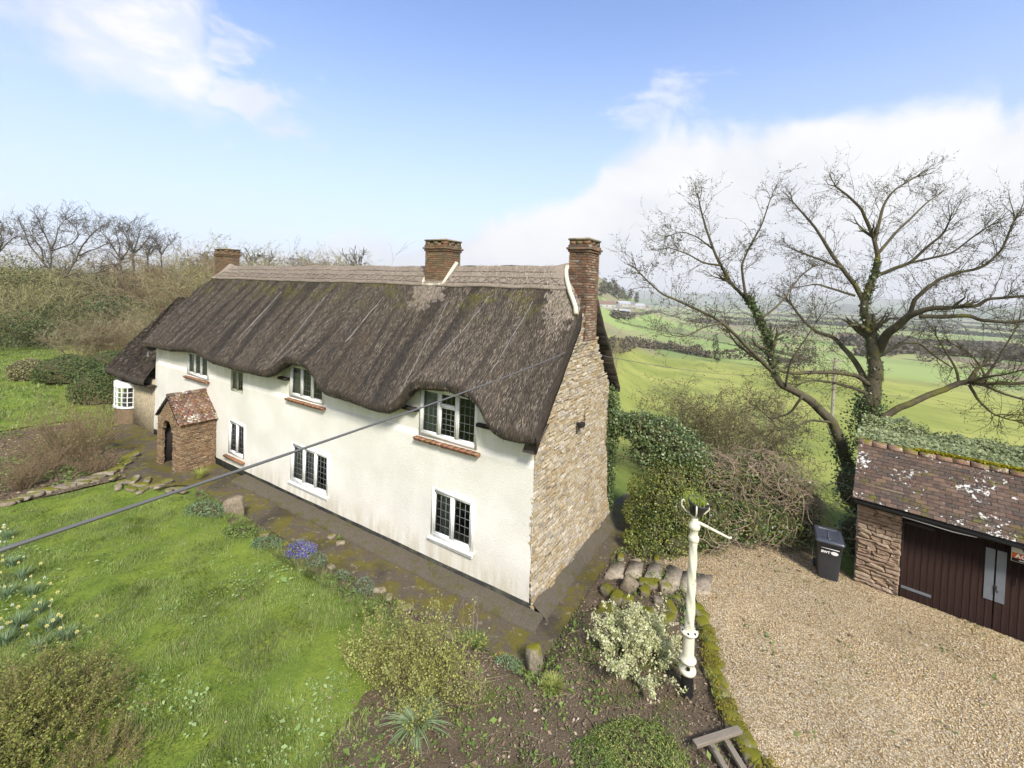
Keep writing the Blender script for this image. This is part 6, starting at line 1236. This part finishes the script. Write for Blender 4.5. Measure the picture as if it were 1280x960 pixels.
big_tree('bare_oak', 'wide spreading bare oak standing above the thicket at the left', [(0, 0, 9, 7, Z1([(305, 520), (302, 440), (300, 355)])), (0, 0, 6, 2.2, Z1([(300, 358), (235, 300), (195, 240), (150, 190), (120, 110)])), (0, 1, 5, 2.2, Z1([(245, 310), (256, 250), (252, 190), (225, 130), (200, 80)])), (0, -2, 4, 2, Z1([(255, 215), (300, 200), (360, 180), (395, 140), (380, 100)])), (0, 2, 4, 2, Z1([(255, 205), (280, 150), (292, 100), (322, 60)])), (0, -1, 4, 2, Z1([(215, 270), (205, 200), (165, 150), (150, 120)])), (0, 1, 6, 2.2, Z1([(300, 355), (340, 320), (380, 260), (410, 190), (460, 130), (495, 100)])), (0, -2, 4, 2, Z1([(395, 240), (440, 215), (480, 205), (530, 180)])), (0, 0, 5, 2, Z1([(310, 350), (380, 322), (470, 330), (570, 295)]))], 60, 25, M_bark_g, .6, twig_scale=2.0, twr=.07, rmin=.022)
big_tree('bare_oak', 'bare oak with a bent crown between the spreading oak and the cottage', [(0, 0, 7, 5, Z1([(612, 430), (606, 330), (602, 262)])), (0, 1, 4.5, 2, Z1([(602, 265), (575, 215), (545, 160), (512, 125)])), (0, -1, 4, 2, Z1([(602, 260), (640, 212), (652, 170), (640, 130)])), (0, 1, 4, 2, Z1([(590, 240), (600, 190), (585, 140)])), (0, 0, 3.5, 2, Z1([(604, 290), (560, 280), (520, 290)]))], 64, 26, M_bark_g, .7, twig_scale=1.8, twr=.06, rmin=.022)
big_tree('bare_oak', 'bare oak with an upright crown nearest the left chimney', [(0, 0, 6, 5, Z1([(672, 430), (668, 320), (665, 225)])), (0, 1, 4, 2, Z1([(665, 230), (642, 165), (618, 115)])), (0, -1, 4, 2, Z1([(667, 225), (702, 200), (742, 150)])), (0, 1, 3.5, 2, Z1([(665, 215), (690, 155), (700, 115)]))], 66, 27, M_bark_g, .8, twig_scale=1.8, twr=.06, rmin=.022)
big_tree('bare_tree', 'small bare tree on the skyline right of the upright oak', [(0, 0, 5, 3.5, Z1([(740, 400), (738, 300), (740, 235)])), (0, 1, 3, 2, Z1([(740, 240), (725, 215), (735, 195)])), (0, 1, 3, 2, Z1([(740, 240), (765, 215), (770, 200)]))], 70, 28, M_bark_g, .8, twig_scale=1.4, twr=.05, rmin=.022)
big_tree('bare_tree', 'thin fan shaped bare tree on the skyline left of the left chimney', [(0, 0, 5, 3, Z1([(812, 400), (808, 300), (806, 230)])), (0, 1, 3, 2, Z1([(806, 235), (790, 190), (780, 170)])), (0, 1, 3, 2, Z1([(806, 235), (830, 195), (850, 180)]))], 74, 29, M_bark_g, .8, twig_scale=1.6, twr=.05, rmin=.022)
big_tree('bare_tree', 'bare tree whose crown is cut by the left edge of the view', [(0, 0, 7, 5, Z1([(-20, 420), (-15, 300), (-10, 220)])), (0, 1, 4, 2, Z1([(-10, 225), (10, 170), (5, 120)])), (0, 1, 4, 2, Z1([(-10, 225), (30, 180), (70, 150)]))], 60, 30, M_bark_g, .8, twig_scale=1.8, twr=.06, rmin=.022)
for i in range(10): plant_tree([232, 244, 262, 312, 330, 352, 372, 408, 425, 446][i], 95+7*(i % 4), [313, 306, 314, 308, 311, 322, 321, 316, 320, 309][i], i % 5, 'small bare tree on the skyline behind the thatched ridge', 'skyline trees behind the ridge', wide=1.25)
def blob_tree(px, dist, top_py, w_, mat, label, group, seed, n=1600, name='evergreen_tree', size=.4, hb=.25):
    d = ray(px, 400); d = d/d[1]; x, y = d[0]*dist, dist; g = float(level(x, y)); top = atd(px, top_py, dist)[2]; h = top-g; r2 = np.random.default_rng(seed); B = []
    for k in range(5): B.append((x+r2.normal(0, w_*.25), y+r2.normal(0, w_*.25), g+h*(hb+.62*k/4), w_*.5*(1-.45*k/4), w_*.5*(1-.45*k/4), h*.2))
    return bush(name, label, 'tree', B, n, size, mat, group, 0, seed, shell=.5, lump=.35)
blob_tree(8, 50, 300, 9, M_olive, 'olive tinted leafy tree at the far left edge', None, 51, 6000, size=.22); blob_tree(24, 54, 322, 8, M_everg, 'dark ivy clad tree at the left behind the lawn', None, 52, 5000, size=.25); blob_tree(92, 50, 368, 9, M_everg, 'dark evergreen mass in the middle of the thicket', None, 53, 7000, size=.22); blob_tree(125, 52, 378, 6, M_everg, 'dark evergreen bush right of the darkest evergreen mass', None, 54, 3500, size=.2); blob_tree(20, 46, 380, 7, M_everg, 'dark evergreen bush beside the far lawn at the left edge', None, 55, 5000, size=.2)
blob_tree(326, 110, 312, 4, M_everg, 'dark round evergreen on the skyline behind the ridge', None, 56, 1200, size=.4); blob_tree(362, 112, 319, 5, M_everg, 'low dark evergreen on the skyline left of the middle chimney', None, 57, 1200, size=.4)
# prototypes of thicket shrubs, then copies
protos = []
for i in range(4):
    me, S = shrub_mesh('branches', 60+i, 8.0, 5.0, 34, .05, [(5, .12, .06, 6, .5, .40, .55), (4, .18, .05, 4, .55, .5, .6), (3, .22, .03, 2, .6, .5, .7), (2, .3, 0, 0, 0, 0, 0)]); me.materials.append([M_twig, M_twig_p, M_twig, M_twig_r][i]); r2 = np.random.default_rng(70+i); k = r2.integers(0, len(S[1]), 5200); V, F = leaves(S[1][k]+r2.normal(0, .07, (5200, 3)), .12, .4, .6, r=r2); lf = npmesh('leaves', V, F); lf.materials.append([M_olive, M_olive, M_hedge, M_rusty][i]); protos.append((me, lf))
thk = []
rt = random.Random(11)
for i in range(46):
    px = rt.uniform(-60, 300); di = rt.uniform(52, 84) if i % 3 else rt.uniform(44, 56)
    if i > 34: px = rt.uniform(230, 470); di = rt.uniform(70, 95)
    x_, y_ = ray(px, 400)[0]/ray(px, 400)[1]*di, di; u_, v_ = uv_of(x_, y_)
    top = rt.uniform(330, 354) if di > 56 else rt.uniform(358, 392)
    if i > 34: top = rt.uniform(333, 341)
    g = float(level(x_, y_)); hz_ = atd(px, top, di)[2]-g; s = hz_/8.0; e = empty('thicket_shrub', (x_, y_, g), rt.uniform(0, 6), ('leafless shrub on the skyline behind the cottage ridge' if i > 34 else ['olive twigged shrub in the thicket beyond the far lawn', 'tan twigged shrub in the thicket beyond the far lawn', 'yellow green leafy shrub in the thicket beyond the far lawn', 'red brown twigged shrub in the thicket beyond the far lawn'][i % 4]), 'shrub', 'thicket shrubs beyond the lawn' if i <= 34 else 'skyline shrubs behind the ridge'); q = protos[i % 4]; link('branches', q[0], None, e)['kind'] = 'stuff'; e.scale = (s*1.35, s*1.35, s)
    if i <= 34: link('leaves', q[1], None, e)['kind'] = 'stuff'
for i, (px, py, h) in enumerate([(100, 448, 3.0), (130, 446, 3.2), (158, 440, 3.6), (60, 432, 2.6), (176, 432, 4.0)]):
    p = at(px, py, 0); e = empty('thicket_shrub', (p[0], p[1], float(level(p[0], p[1]))), i*1.3, ['low straw coloured shrub at the back of the far lawn', 'pale twiggy shrub left of the wing of thatch', 'fan of pale twigs just left of the wing of thatch', 'brown bank of scrub behind the far lawn', 'tall pale twigs touching the wing of thatch'][i], 'shrub'); q = protos[(1, 3, 1, 3, 0)[i]]; link('branches', q[0], None, e)['kind'] = 'stuff'; link('leaves', q[1], None, e)['kind'] = 'stuff'; e.scale = (h/8*1.6, h/8*1.6, h/8)
ground_leaves([tuple(at(px, py, 0)[:2]) for px, py in ((-60, 440), (70, 428), (110, 452), (190, 430), (300, 372), (-60, 372))], 16000, .5, M_olive, 'undergrowth', 'olive undergrowth filling the ground beneath the thicket', 'undergrowth', 61, .6, .5)

# --- plants in the beds near the camera
def bed(px, py, z=.3): p = at(px, py, z); return np.array([p[0], p[1], float(level(p[0], p[1]))])
b = bed(523, 872); twig_shrub('spirea', 'loose yellow green shrub at the corner of the lawn and flower bed', b, 1.15, 1.5, 81, M_twig_r, M_spirea, 11000, .040, nst=80, r0=.006)
b = bed(468, 845); twig_shrub('spirea', 'smaller yellow leaved shrub on the lawn side of the larger one', b, .8, .9, 82, M_twig_r, M_spirea, 4500, .040, nst=40, r0=.005)
b = bed(585, 880); twig_shrub('bare_perennial', 'clump of upright straw brown stems right of the yellow shrub', b, .55, .5, 83, M_dry, M_olive, 1200, .03, nst=90, r0=.004, specs=[(4, .06, .05, 2, .3, .5, .7), (3, .1, .05, 0, 0, 0, 0)], cat='plant')
b = bed(620, 800); twig_shrub('bare_perennial', 'tall dead flower stems by the path beyond the yellow shrub', b+np.array([-.5, .1, 0]), .8, .9, 84, M_dry, None, 0, nst=16, r0=.004, specs=[(5, .06, .05, 2, .4, .35, .7), (3, .1, .05, 0, 0, 0, 0)], cat='plant')
def tuft(name, label, b, n, h, wid, lean, mat, spread, cat='plant', seed=0, radial=True):
    r = np.random.default_rng(seed); a = r.uniform(0, 2*np.pi, n); rad = spread*r.random(n)**.6; seg = 6; d = np.stack([np.cos(a), np.sin(a), 0*a], 1); s = np.stack([-np.sin(a), np.cos(a), 0*a], 1); hh = h*r.uniform(.6, 1.15, n); ln = lean*r.uniform(.4, 1.5, n); V = []
    for k in range(seg+1):
        t = k/seg; c = d*(rad*.3+ln*hh*t**1.6)[:, None]+np.array([0, 0, 1.0])*(hh*(t-.55*ln*t**2.6))[:, None]; wk = wid*(1-t)**.6*(.6+.4*min(1, t*4)) if t < 1 else .0004; V.append(c-s*wk*.5); V.append(c+s*wk*.5)
    V = np.stack(V, 1).reshape(-1, 3); base = (np.arange(n)*(2*(seg+1)))[:, None]; F = np.vstack([base+np.array([[2*k, 2*k+1, 2*k+3, 2*k+2]]) for k in range(seg)]); e = empty(name, b, 0, label, cat); o = link('leaves', npmesh('leaves', V, F, True), mat, e); o['kind'] = 'stuff'; return e
tuft('daylily', 'fountain of arching strap leaves at the front of the flower bed', bed(520, 915), 260, .56, .030, .85, M_lily, .14, seed=1)
tuft('ornamental_grass', 'low tufted green and straw plant beside the upright mossy stone', bed(690, 862), 420, .22, .012, .7, M_spirea, .5, seed=2)
tuft('ornamental_grass', 'fine bright grass clump spilling toward the path near the corner', bed(590, 795)+np.array([0, 0, -.0]), 900, .26, .010, .6, M_weed, .9, seed=3)
def low(name, label, px, py, rx, ry, h, n, size, mat, seed, mat2=None, frac2=0.0, cat='plant', core=.6, up=.6, asp=.5, shell=.5, z=.3): b = bed(px, py, z); return bush(name, label, cat, [(b[0], b[1], b[2]+h*.32, rx, ry, h*.68), (b[0]+rx*.4, b[1]-ry*.2, b[2]+h*.22, rx*.6, ry*.7, h*.6), (b[0]-rx*.4, b[1]+ry*.25, b[2]+h*.25, rx*.6, ry*.7, h*.6)], n, size, mat, None, core, seed, up, asp, shell, mat2, frac2)
low('lavender', 'round silver green cushion plant nearest the camera on the path border', 455, 740, .24, .22, .36, 2600, .05, M_silver, 91, asp=.25, core=.8); low('lavender', 'silver green cushion plant just below the purple flowers', 396, 706, .27, .25, .34, 2600, .05, M_silver, 92, asp=.25, core=.8); low('lavender', 'small dull grey plant between the two silver cushions', 428, 722, .18, .16, .22, 1200, .045, M_silver, 93, asp=.3)
low('aubretia', 'mound of purple flowers spilling over the path border', 377, 692, .42, .34, .34, 4200, .045, M_blue, 94, M_purple, .55)
low('green_perennial', 'bluish green leafy clump at the foot of the upright mossy stone', 635, 822, .30, .25, .2, 1600, .05, M_blue, 95); low('yellow_flower', 'little mat of mustard yellow flowers beside the path corner', 628, 806, .16, .12, .1, 500, .03, M_yellow, 96, core=0)
low('green_perennial', 'low leafy green clump beside the concrete path under the window', 300, 668, .5, .3, .25, 1800, .07, M_weed, 97); low('green_perennial', 'strappy green clump at the lawn edge behind the brown boulder', 258, 642, .7, .4, .4, 2600, .08, M_blue, 98, asp=.25); low('green_perennial', 'strappy leaves between the brown boulder and the purple flowers', 335, 682, .5, .3, .2, 1800, .08, M_blue, 99, asp=.25)
low('heather', 'wide mat of bright green heather at the front edge of the bed', 800, 945, .75, .60, .26, 15000, .040, M_weed, 100, M_spirea, .4, asp=.35, core=.35); low('heather', 'smaller patch of heather left of the wide green mat', 745, 955, .4, .4, .2, 4500, .038, M_weed, 101, asp=.35, core=.3)
low('heather', 'small green sprig between cream bush and heather', 778, 880, .16, .14, .14, 500, .03, M_weed, 102, asp=.3, core=0)
b = bed(795, 838); e = twig_shrub('variegated_euonymus', 'cream and pale green variegated bush in front of the rockery', b+np.array([0, .15, 0]), .85, 1.35, 103, M_twig, M_cream, 12000, .052, nst=46, r0=.006)
b = bed(835, 870); low('green_perennial', 'tiny sprouting weeds around the black foot of the post', 838, 905, .3, .3, .12, 500, .04, M_weed, 104, core=0)
low('fern', 'dark fern tucked against the top of the garden steps', 862, 770, .16, .16, .2, 500, .05, M_ivy, 105, core=0)
for i, (px, py, sz, lab) in enumerate([(540, 712, .14, 'small weed rooted in the ledge below the ground floor window'), (637, 748, .15, 'small green weed at the foot of the white wall near the corner'), (425, 674, .18, 'grassy weed growing from the ledge under the middle windows'), (250, 596, .5, 'straggly stems against the side wall of the porch'), (560, 722, .12, 'little leafy weed along the kerb of the front path')]):
    p = at(px, py, .1); tuft('wall_weed', lab, np.array([p[0], p[1], .08]), 60 if sz < .3 else 160, sz, .012, .6, M_weed if i != 3 else M_spirea, sz, 'weed', 20+i)
# big shrub at the lower left corner, and the daffodils
b = bed(40, 930, .2); twig_shrub('cotoneaster', 'low dense twiggy shrub with tiny green leaves filling the lower left corner', b, .95, 2.1, 111, M_twig_r, M_hedge, 26000, .034, nst=150, r0=.007, specs=[(5, .12, .02, 6, .5, .42, .6), (4, .18, .02, 3.4, .6, .5, .7), (3, .2, 0, 0, 0, 0, 0)])
b = bed(-40, 960, .2); twig_shrub('cotoneaster', 'twiggy shrub running off the left edge below the daffodils', b+np.array([0, .5, 0]), .9, 1.8, 112, M_twig_r, M_hedge, 14000, .034, nst=100, r0=.007)
b = bed(125, 965, .2); twig_shrub('heath_shrub', 'sparse reddish twigs at the lower edge between corner shrub and lawn', b, .4, 1.1, 113, M_twig_r, M_hedge, 3500, .025, nst=90, r0=.005)
def daffodils(px, py, label, n, nf, spread, white=0, seed=0):
    b = bed(px, py, .2); e = tuft('daffodil_clump', label, b, n, .34, .020, .45, M_blue, spread, 'daffodils', seed); r = np.random.default_rng(seed)
    for i in range(nf):
        a, rd = r.uniform(0, 6.28), spread*1.3*math.sqrt(r.random()); c = np.array([rd*math.cos(a), rd*math.sin(a), r.uniform(.28, .42)]); f = nrm(np.array([r.normal(0, .5)+.1, -1.0, r.uniform(-.1, .5)])); s1 = nrm(np.cross(f, [0, 0, 1])); s2 = np.cross(s1, f); mb = MB(); R_ = .042
        for k in range(6): t = k*math.pi/3; o1 = math.cos(t)*s1+math.sin(t)*s2; o2 = -math.sin(t)*s1+math.cos(t)*s2; mb.add([c, c+o1*R_*.55+o2*.013+f*.004, c+o1*R_, c+o1*R_*.55-o2*.013+f*.004], [(0, 1, 2, 3)])
        mb.tube([c, c+f*.018, c+f*.03], [.010, .012, .017], 7, False); h_ = mb.build('flower', M_petal if i < white else M_yellow, e); q = MB(); q.tube([c*np.array([.4, .4, 0]), c*np.array([.85, .85, .6]), c], .004, 4); q.build('stalk', M_blue, h_)
    return e
for i_, (px_, py_, n_, f_, w_) in enumerate([(4, 692, 70, 5, 3), (28, 728, 80, 4, 1), (8, 752, 90, 4, 0), (50, 772, 90, 5, 1), (84, 806, 90, 4, 0), (6, 812, 90, 3, 1), (48, 820, 80, 3, 0)]): daffodils(px_, py_, ['daffodils with mostly white flowers between the two topmost clumps', 'daffodil leaves with few flowers under the cable', 'daffodil clump cut by the left edge midway down the drift', 'yellow and white daffodils in the thick of the drift', 'outermost daffodils nearest the clover patch', 'daffodil leaves at the left edge just above the corner shrub', 'last daffodils rising out of the corner shrub'][i_], n_, f_, .36, w_, 60+i_)
daffodils(10, 672, 'daffodil clump with white flowers at the left edge nearest the stone edging', 90, 8, .30, 6, 1); daffodils(14, 712, 'daffodils with dark leaves at the left edge below the cable', 110, 4, .32, 0, 2); daffodils(40, 750, 'daffodil clump with two pale flowers in the middle of the drift', 120, 5, .34, 2, 3); daffodils(62, 792, 'yellow daffodils beside the open lawn at the right of the drift', 130, 6, .34, 0, 4); daffodils(22, 790, 'daffodils just above the lower left shrub', 120, 4, .4, 1, 5)

# ------------------------------------------------------------------ far countryside
def hedgerow(pts, h, w_, label, seed, mat=M_olive, n_per=26, size=None, group=None):
    P = np.array([hit(*q) for q in pts]); r = np.random.default_rng(seed); L = np.linalg.norm(np.diff(P, axis=0), axis=1); t = np.concatenate([[0], np.cumsum(L)]); n = int(min(9000, t[-1]*n_per)); s = r.uniform(0, t[-1], n); C = np.stack([np.interp(s, t, P[:, k]) for k in range(3)], 1); C[:, 2] = level(C[:, 0], C[:, 1]); hh = h*(.6+.5*(1+fbm(s/(h*2.5), 0, seed=seed)))*.8; C = C+np.stack([r.normal(0, w_*.4, n), r.normal(0, w_*.4, n), np.abs(r.random(n)**.8)*hh], 1); V, F = leaves(C, size or h*.28, .2, .9, r=r)
    e = empty('hedgerow', P[0], 0, label, 'hedgerow', group); link('foliage', npmesh('foliage', V-P[0], F), mat, e)['kind'] = 'stuff'; return e
M_far = leafmat('bare_far_wood', pal((.13, .105, .075), (.19, .15, .11), (.10, .095, .06), (.22, .19, .13)), .8, .2, 30.0)
M_fard = leafmat('dark_far_trees', pal((.05, .07, .035), (.09, .10, .05), (.12, .13, .06)), .8, .2, 30.0)
hedgerow([(769, 402), (830, 415), (880, 424), (960, 440), (1010, 452)], 1.6, 1.5, 'dark field hedge slanting across the nearest green slope', 1, M_fard, 14)
hedgerow([(762, 441), (790, 432), (830, 436), (890, 448)], 3.0, 3.0, 'brown scrubby hedge at the top of the yellow green field', 2, M_far, 30)
hedgerow([(800, 395), (850, 392), (900, 398), (960, 406), (1010, 412)], 4, 4, 'tree lined hedge below the village', 3, M_far, 14)
hedgerow([(900, 448), (960, 452), (1010, 458)], 3.5, 3.0, 'scrub along the foot of the green slope', 4, M_far, 20)
hedgerow([(1080, 445), (1150, 441), (1220, 447), (1300, 455)], 7, 7, 'belt of bare brown woodland across the valley at the right', 5, M_far, 30, 2.6)
hedgerow([(1060, 432), (1130, 429), (1200, 434), (1300, 440)], 7, 10, 'second belt of bare woodland further across the valley', 6, M_far, 16, 3.5)
for i, (a, b_) in enumerate([((860, 402), (1000, 412)), ((900, 398), (1100, 412)), ((950, 394), (1200, 412)), ((1000, 404), (1290, 425)), ((880, 390), (1090, 402)), ((1000, 392), (1290, 410)), ((930, 386), (1150, 397)), ((1080, 398), (1290, 418)), ((1100, 392), (1290, 403))]): hedgerow([a, ((a[0]+b_[0])/2, (a[1]+b_[1])/2-1), b_], 7, 8, 'faint line of hedge and trees across the hazy valley floor', 10+i, M_fard if i % 2 else M_far, 3.0, 5.0, 'hedges across the valley floor')
# the village
M_wallw = mk('pale_render', lambda t, b: t.put(b.inputs['Base Color'], (.36, .35, .31)), .9); M_slate = mk('grey_slate', lambda t, b: t.put(b.inputs['Base Color'], (.20, .19, .20)), .7); M_redroof = mk('faded_tile_roof', lambda t, b: t.put(b.inputs['Base Color'], (.19, .13, .10)), .8); M_sheetroof = mk('pale_sheet_roof', lambda t, b: t.put(b.inputs['Base Color'], (.36, .37, .38)), .5)
def house(px, py, w_, d_, h, rh, rot, wm, rm, label, nwin=3):
    p = hit(px, py); e = empty('house', p, rot, label, 'house'); mb = MB(); mb.box(-w_/2, w_/2, -d_/2, d_/2, -2, h); mb.build('wall', wm, e)
    mb = MB(); o_ = .4; mb.add([(-w_/2-o_, -d_/2-o_, h-.1), (w_/2+o_, -d_/2-o_, h-.1), (w_/2+o_, 0, h+rh), (-w_/2-o_, 0, h+rh), (-w_/2-o_, d_/2+o_, h-.1), (w_/2+o_, d_/2+o_, h-.1)], [(0, 1, 2, 3), (3, 2, 5, 4)]); mb.add([(-w_/2, -d_/2, h), (-w_/2, d_/2, h), (-w_/2, 0, h+rh-.2)]+[(w_/2, -d_/2, h), (w_/2, d_/2, h), (w_/2, 0, h+rh-.2)], [(0, 1, 2, 2), (3, 5, 4, 4)]); mb.build('roof', rm, e)
    for i in range(nwin): x = -w_/2+w_*(i+.5)/nwin; mb = MB(); mb.box(x-.6, x+.6, -d_/2-.06, -d_/2+.02, h*.45, h*.45+1.3); mb.build('window', M_slate, e)
for a in [(757, 386, 16, 8, 4.5, 3, .1, M_wallw, M_redroof, 'red roofed house at the left of the distant village'), (766, 390, 12, 8, 4, 2.5, -.1, M_wallw, M_slate, 'white house below the red roofed one in the village'), (779, 384, 14, 9, 4, 3, .25, M_wallw, M_sheetroof, 'pale roofed building in the middle of the village'), (789, 384, 9, 8, 4, 3, -.3, M_wallw, M_slate, 'small grey house right of the village centre'), (797, 386, 16, 10, 4, 3, .1, M_wallw, M_sheetroof, 'long pale barn at the right of the village'), (772, 392, 22, 7, 3, 1.5, .05, M_wallw, M_sheetroof, 'long low white shed in front of the village'), (806, 388, 8, 7, 4, 3, .4, M_wallw, M_redroof, 'small red house at the right end of the village')]: house(*a)
for i, (px, py, ty, w_, mt) in enumerate([(750, 370, 352, 14, M_far), (756, 368, 347, 12, M_fard), (763, 368, 346, 16, M_far), (768, 370, 353, 9, M_fard), (772, 374, 356, 16, M_far), (779, 375, 358, 13, M_fard), (787, 378, 361, 13, M_far), (795, 379, 364, 10, M_far), (805, 380, 360, 17, M_far), (815, 382, 368, 14, M_far), (770, 398, 388, 18, M_far), (780, 399, 389, 20, M_far), (790, 397, 390, 14, M_far), (826, 384, 372, 14, M_fard), (836, 388, 375, 14, M_far), (848, 390, 378, 14, M_far)]):
    p = hit(px, py); h = atd(px, ty, p[1])[2]-p[2]; B = [(p[0]+random.gauss(0, w_*.15), p[1], p[2]+h*k, w_*.42*(1-.4*k), w_*.42*(1-.4*k), h*.25) for k in (.3, .5, .75)]; bush('village_tree', 'hazy tree on the slope around the distant village', 'tree', B, 420, 2.2, mt, 'trees around the village', .4, 200+i, shell=.6, lump=.3, corename='trunk')  # the trunk part is a dark filler blob, painted shade inside the crown
for i, (px, py, ty, w_, mt, lab) in enumerate([(895, 452, 417, 3.2, M_fard, 'dark narrow conifer in the field hedge beyond the leaning tree'), (985, 462, 405, 11, M_far, 'tall pinkish brown bare tree in the hedge between the two big trees'), (1010, 456, 425, 8, M_far, 'bare hedge tree right of the tall pinkish one'), (940, 444, 422, 7, M_far, 'small bare hedge tree right of the conifer'), (1160, 452, 428, 12, M_far, 'bare tree at the near edge of the valley wood'), (1235, 462, 432, 12, M_far, 'bare tree in the valley wood near the right edge'), (850, 415, 403, 7, M_far, 'small tree on the slanting field hedge'), (925, 432, 420, 6, M_fard, 'dark little tree at the bend of the field hedge'), (1045, 440, 424, 9, M_far, 'bare tree behind the line pole'), (870, 394, 381, 16, M_far, 'hazy clump of trees right of the village'), (905, 394, 383, 16, M_fard, 'hazy dark clump beyond the green slopes'), (960, 398, 388, 14, M_far, 'hazy tree group on the valley floor')]):
    p = hit(px, py); h = atd(px, ty, p[1])[2]-p[2]; B = [(p[0]+random.gauss(0, w_*.12), p[1], p[2]+h*k, w_*.42*(1-.45*k), w_*.42*(1-.45*k), h*.25) for k in (.25, .5, .75)]; bush('field_tree', lab, 'tree', B, 1500, max(.5, w_*.07), mt, None, 0, 300+i, shell=.7, lump=.35)
for i in range(9):
    a_, d_ = R([-1, 1.5, 3, 4.5, 6, 7.5, 9, 10.5, 5.2][i]), [640, 700, 735, 690, 760, 720, 745, 700, 560][i]; x_, y_ = d_*math.sin(a_), d_*math.cos(a_); g = float(level(x_, y_)); w_ = 15+i % 4*3; B = [(x_+random.gauss(0, w_*.15), y_, g+9*k, w_*.5*(1-.4*k), w_*.5*(1-.4*k), 3.6) for k in (.2, .5, .85)]; bush('hill_tree', 'tree on the hill crest hidden behind the cottage roof from the front', 'tree', B, 420, 1.8, (M_far, M_fard)[i % 2], 'trees on the hill crest', 0, 400+i, shell=.6, lump=.3)
# line pole in the field
b = hit(1041, 512); b = atd(1041, 505, 46); b[2] = float(level(b[0], b[1])); topz = atd(1041, 447, 46)[2]-b[2]; pl = empty('line_pole', b, 0, 'small wooden line pole in the field seen through the bare branches', 'pole'); M_pole = barkmat('grey_pole_wood', (.25, .22, .18), (.40, .36, .30))
mb = MB(); mb.tube([(0, 0, -.3), (0, 0, topz)], [.17, .13], 10); mb.build('shaft', M_pole, pl); mb = MB(); mb.box(-.9, .9, -.06, .06, topz-.35, topz-.22); mb.build('crossarm', M_pole, pl); mb = MB(); mb.box(-.25, .25, -.2, -.06, topz-1.7, topz-.9, bev=.03); mb.build('transformer', M_pole, pl)
setp(cable(world_uv(-.05, 3.3, 6.2), b+np.array([0, 0, topz-.3]), 1.1, .009, n=60), 'thin black wire running from the gable out across the field', 'cable')
# ------------------------------------------------------------------ the air over the valley
me = bpy.data.meshes.new('haze'); xa, ya, za, zb = 8600, 8600, -66, 260
me.from_pydata([(x, y, z) for x in (-xa, xa) for y in (-ya, ya) for z in (za, zb)], [], [(0, 1, 3, 2), (4, 6, 7, 5), (0, 4, 5, 1), (2, 3, 7, 6), (0, 2, 6, 4), (1, 5, 7, 3)]); me.update()
hm = bpy.data.materials.new('valley_air'); hm.use_nodes = True; t = NT(hm.node_tree); t.n.clear(); pv_ = t.new('ShaderNodeVolumePrincipled'); pv_.inputs['Color'].default_value = (1.0, 1.0, .98, 1); pv_.inputs['Density'].default_value = HAZE; pv_.inputs['Anisotropy'].default_value = 0.0
t.put(t.new('ShaderNodeOutputMaterial').inputs['Volume'], pv_); link('haze', me, hm)['kind'] = 'stuff'
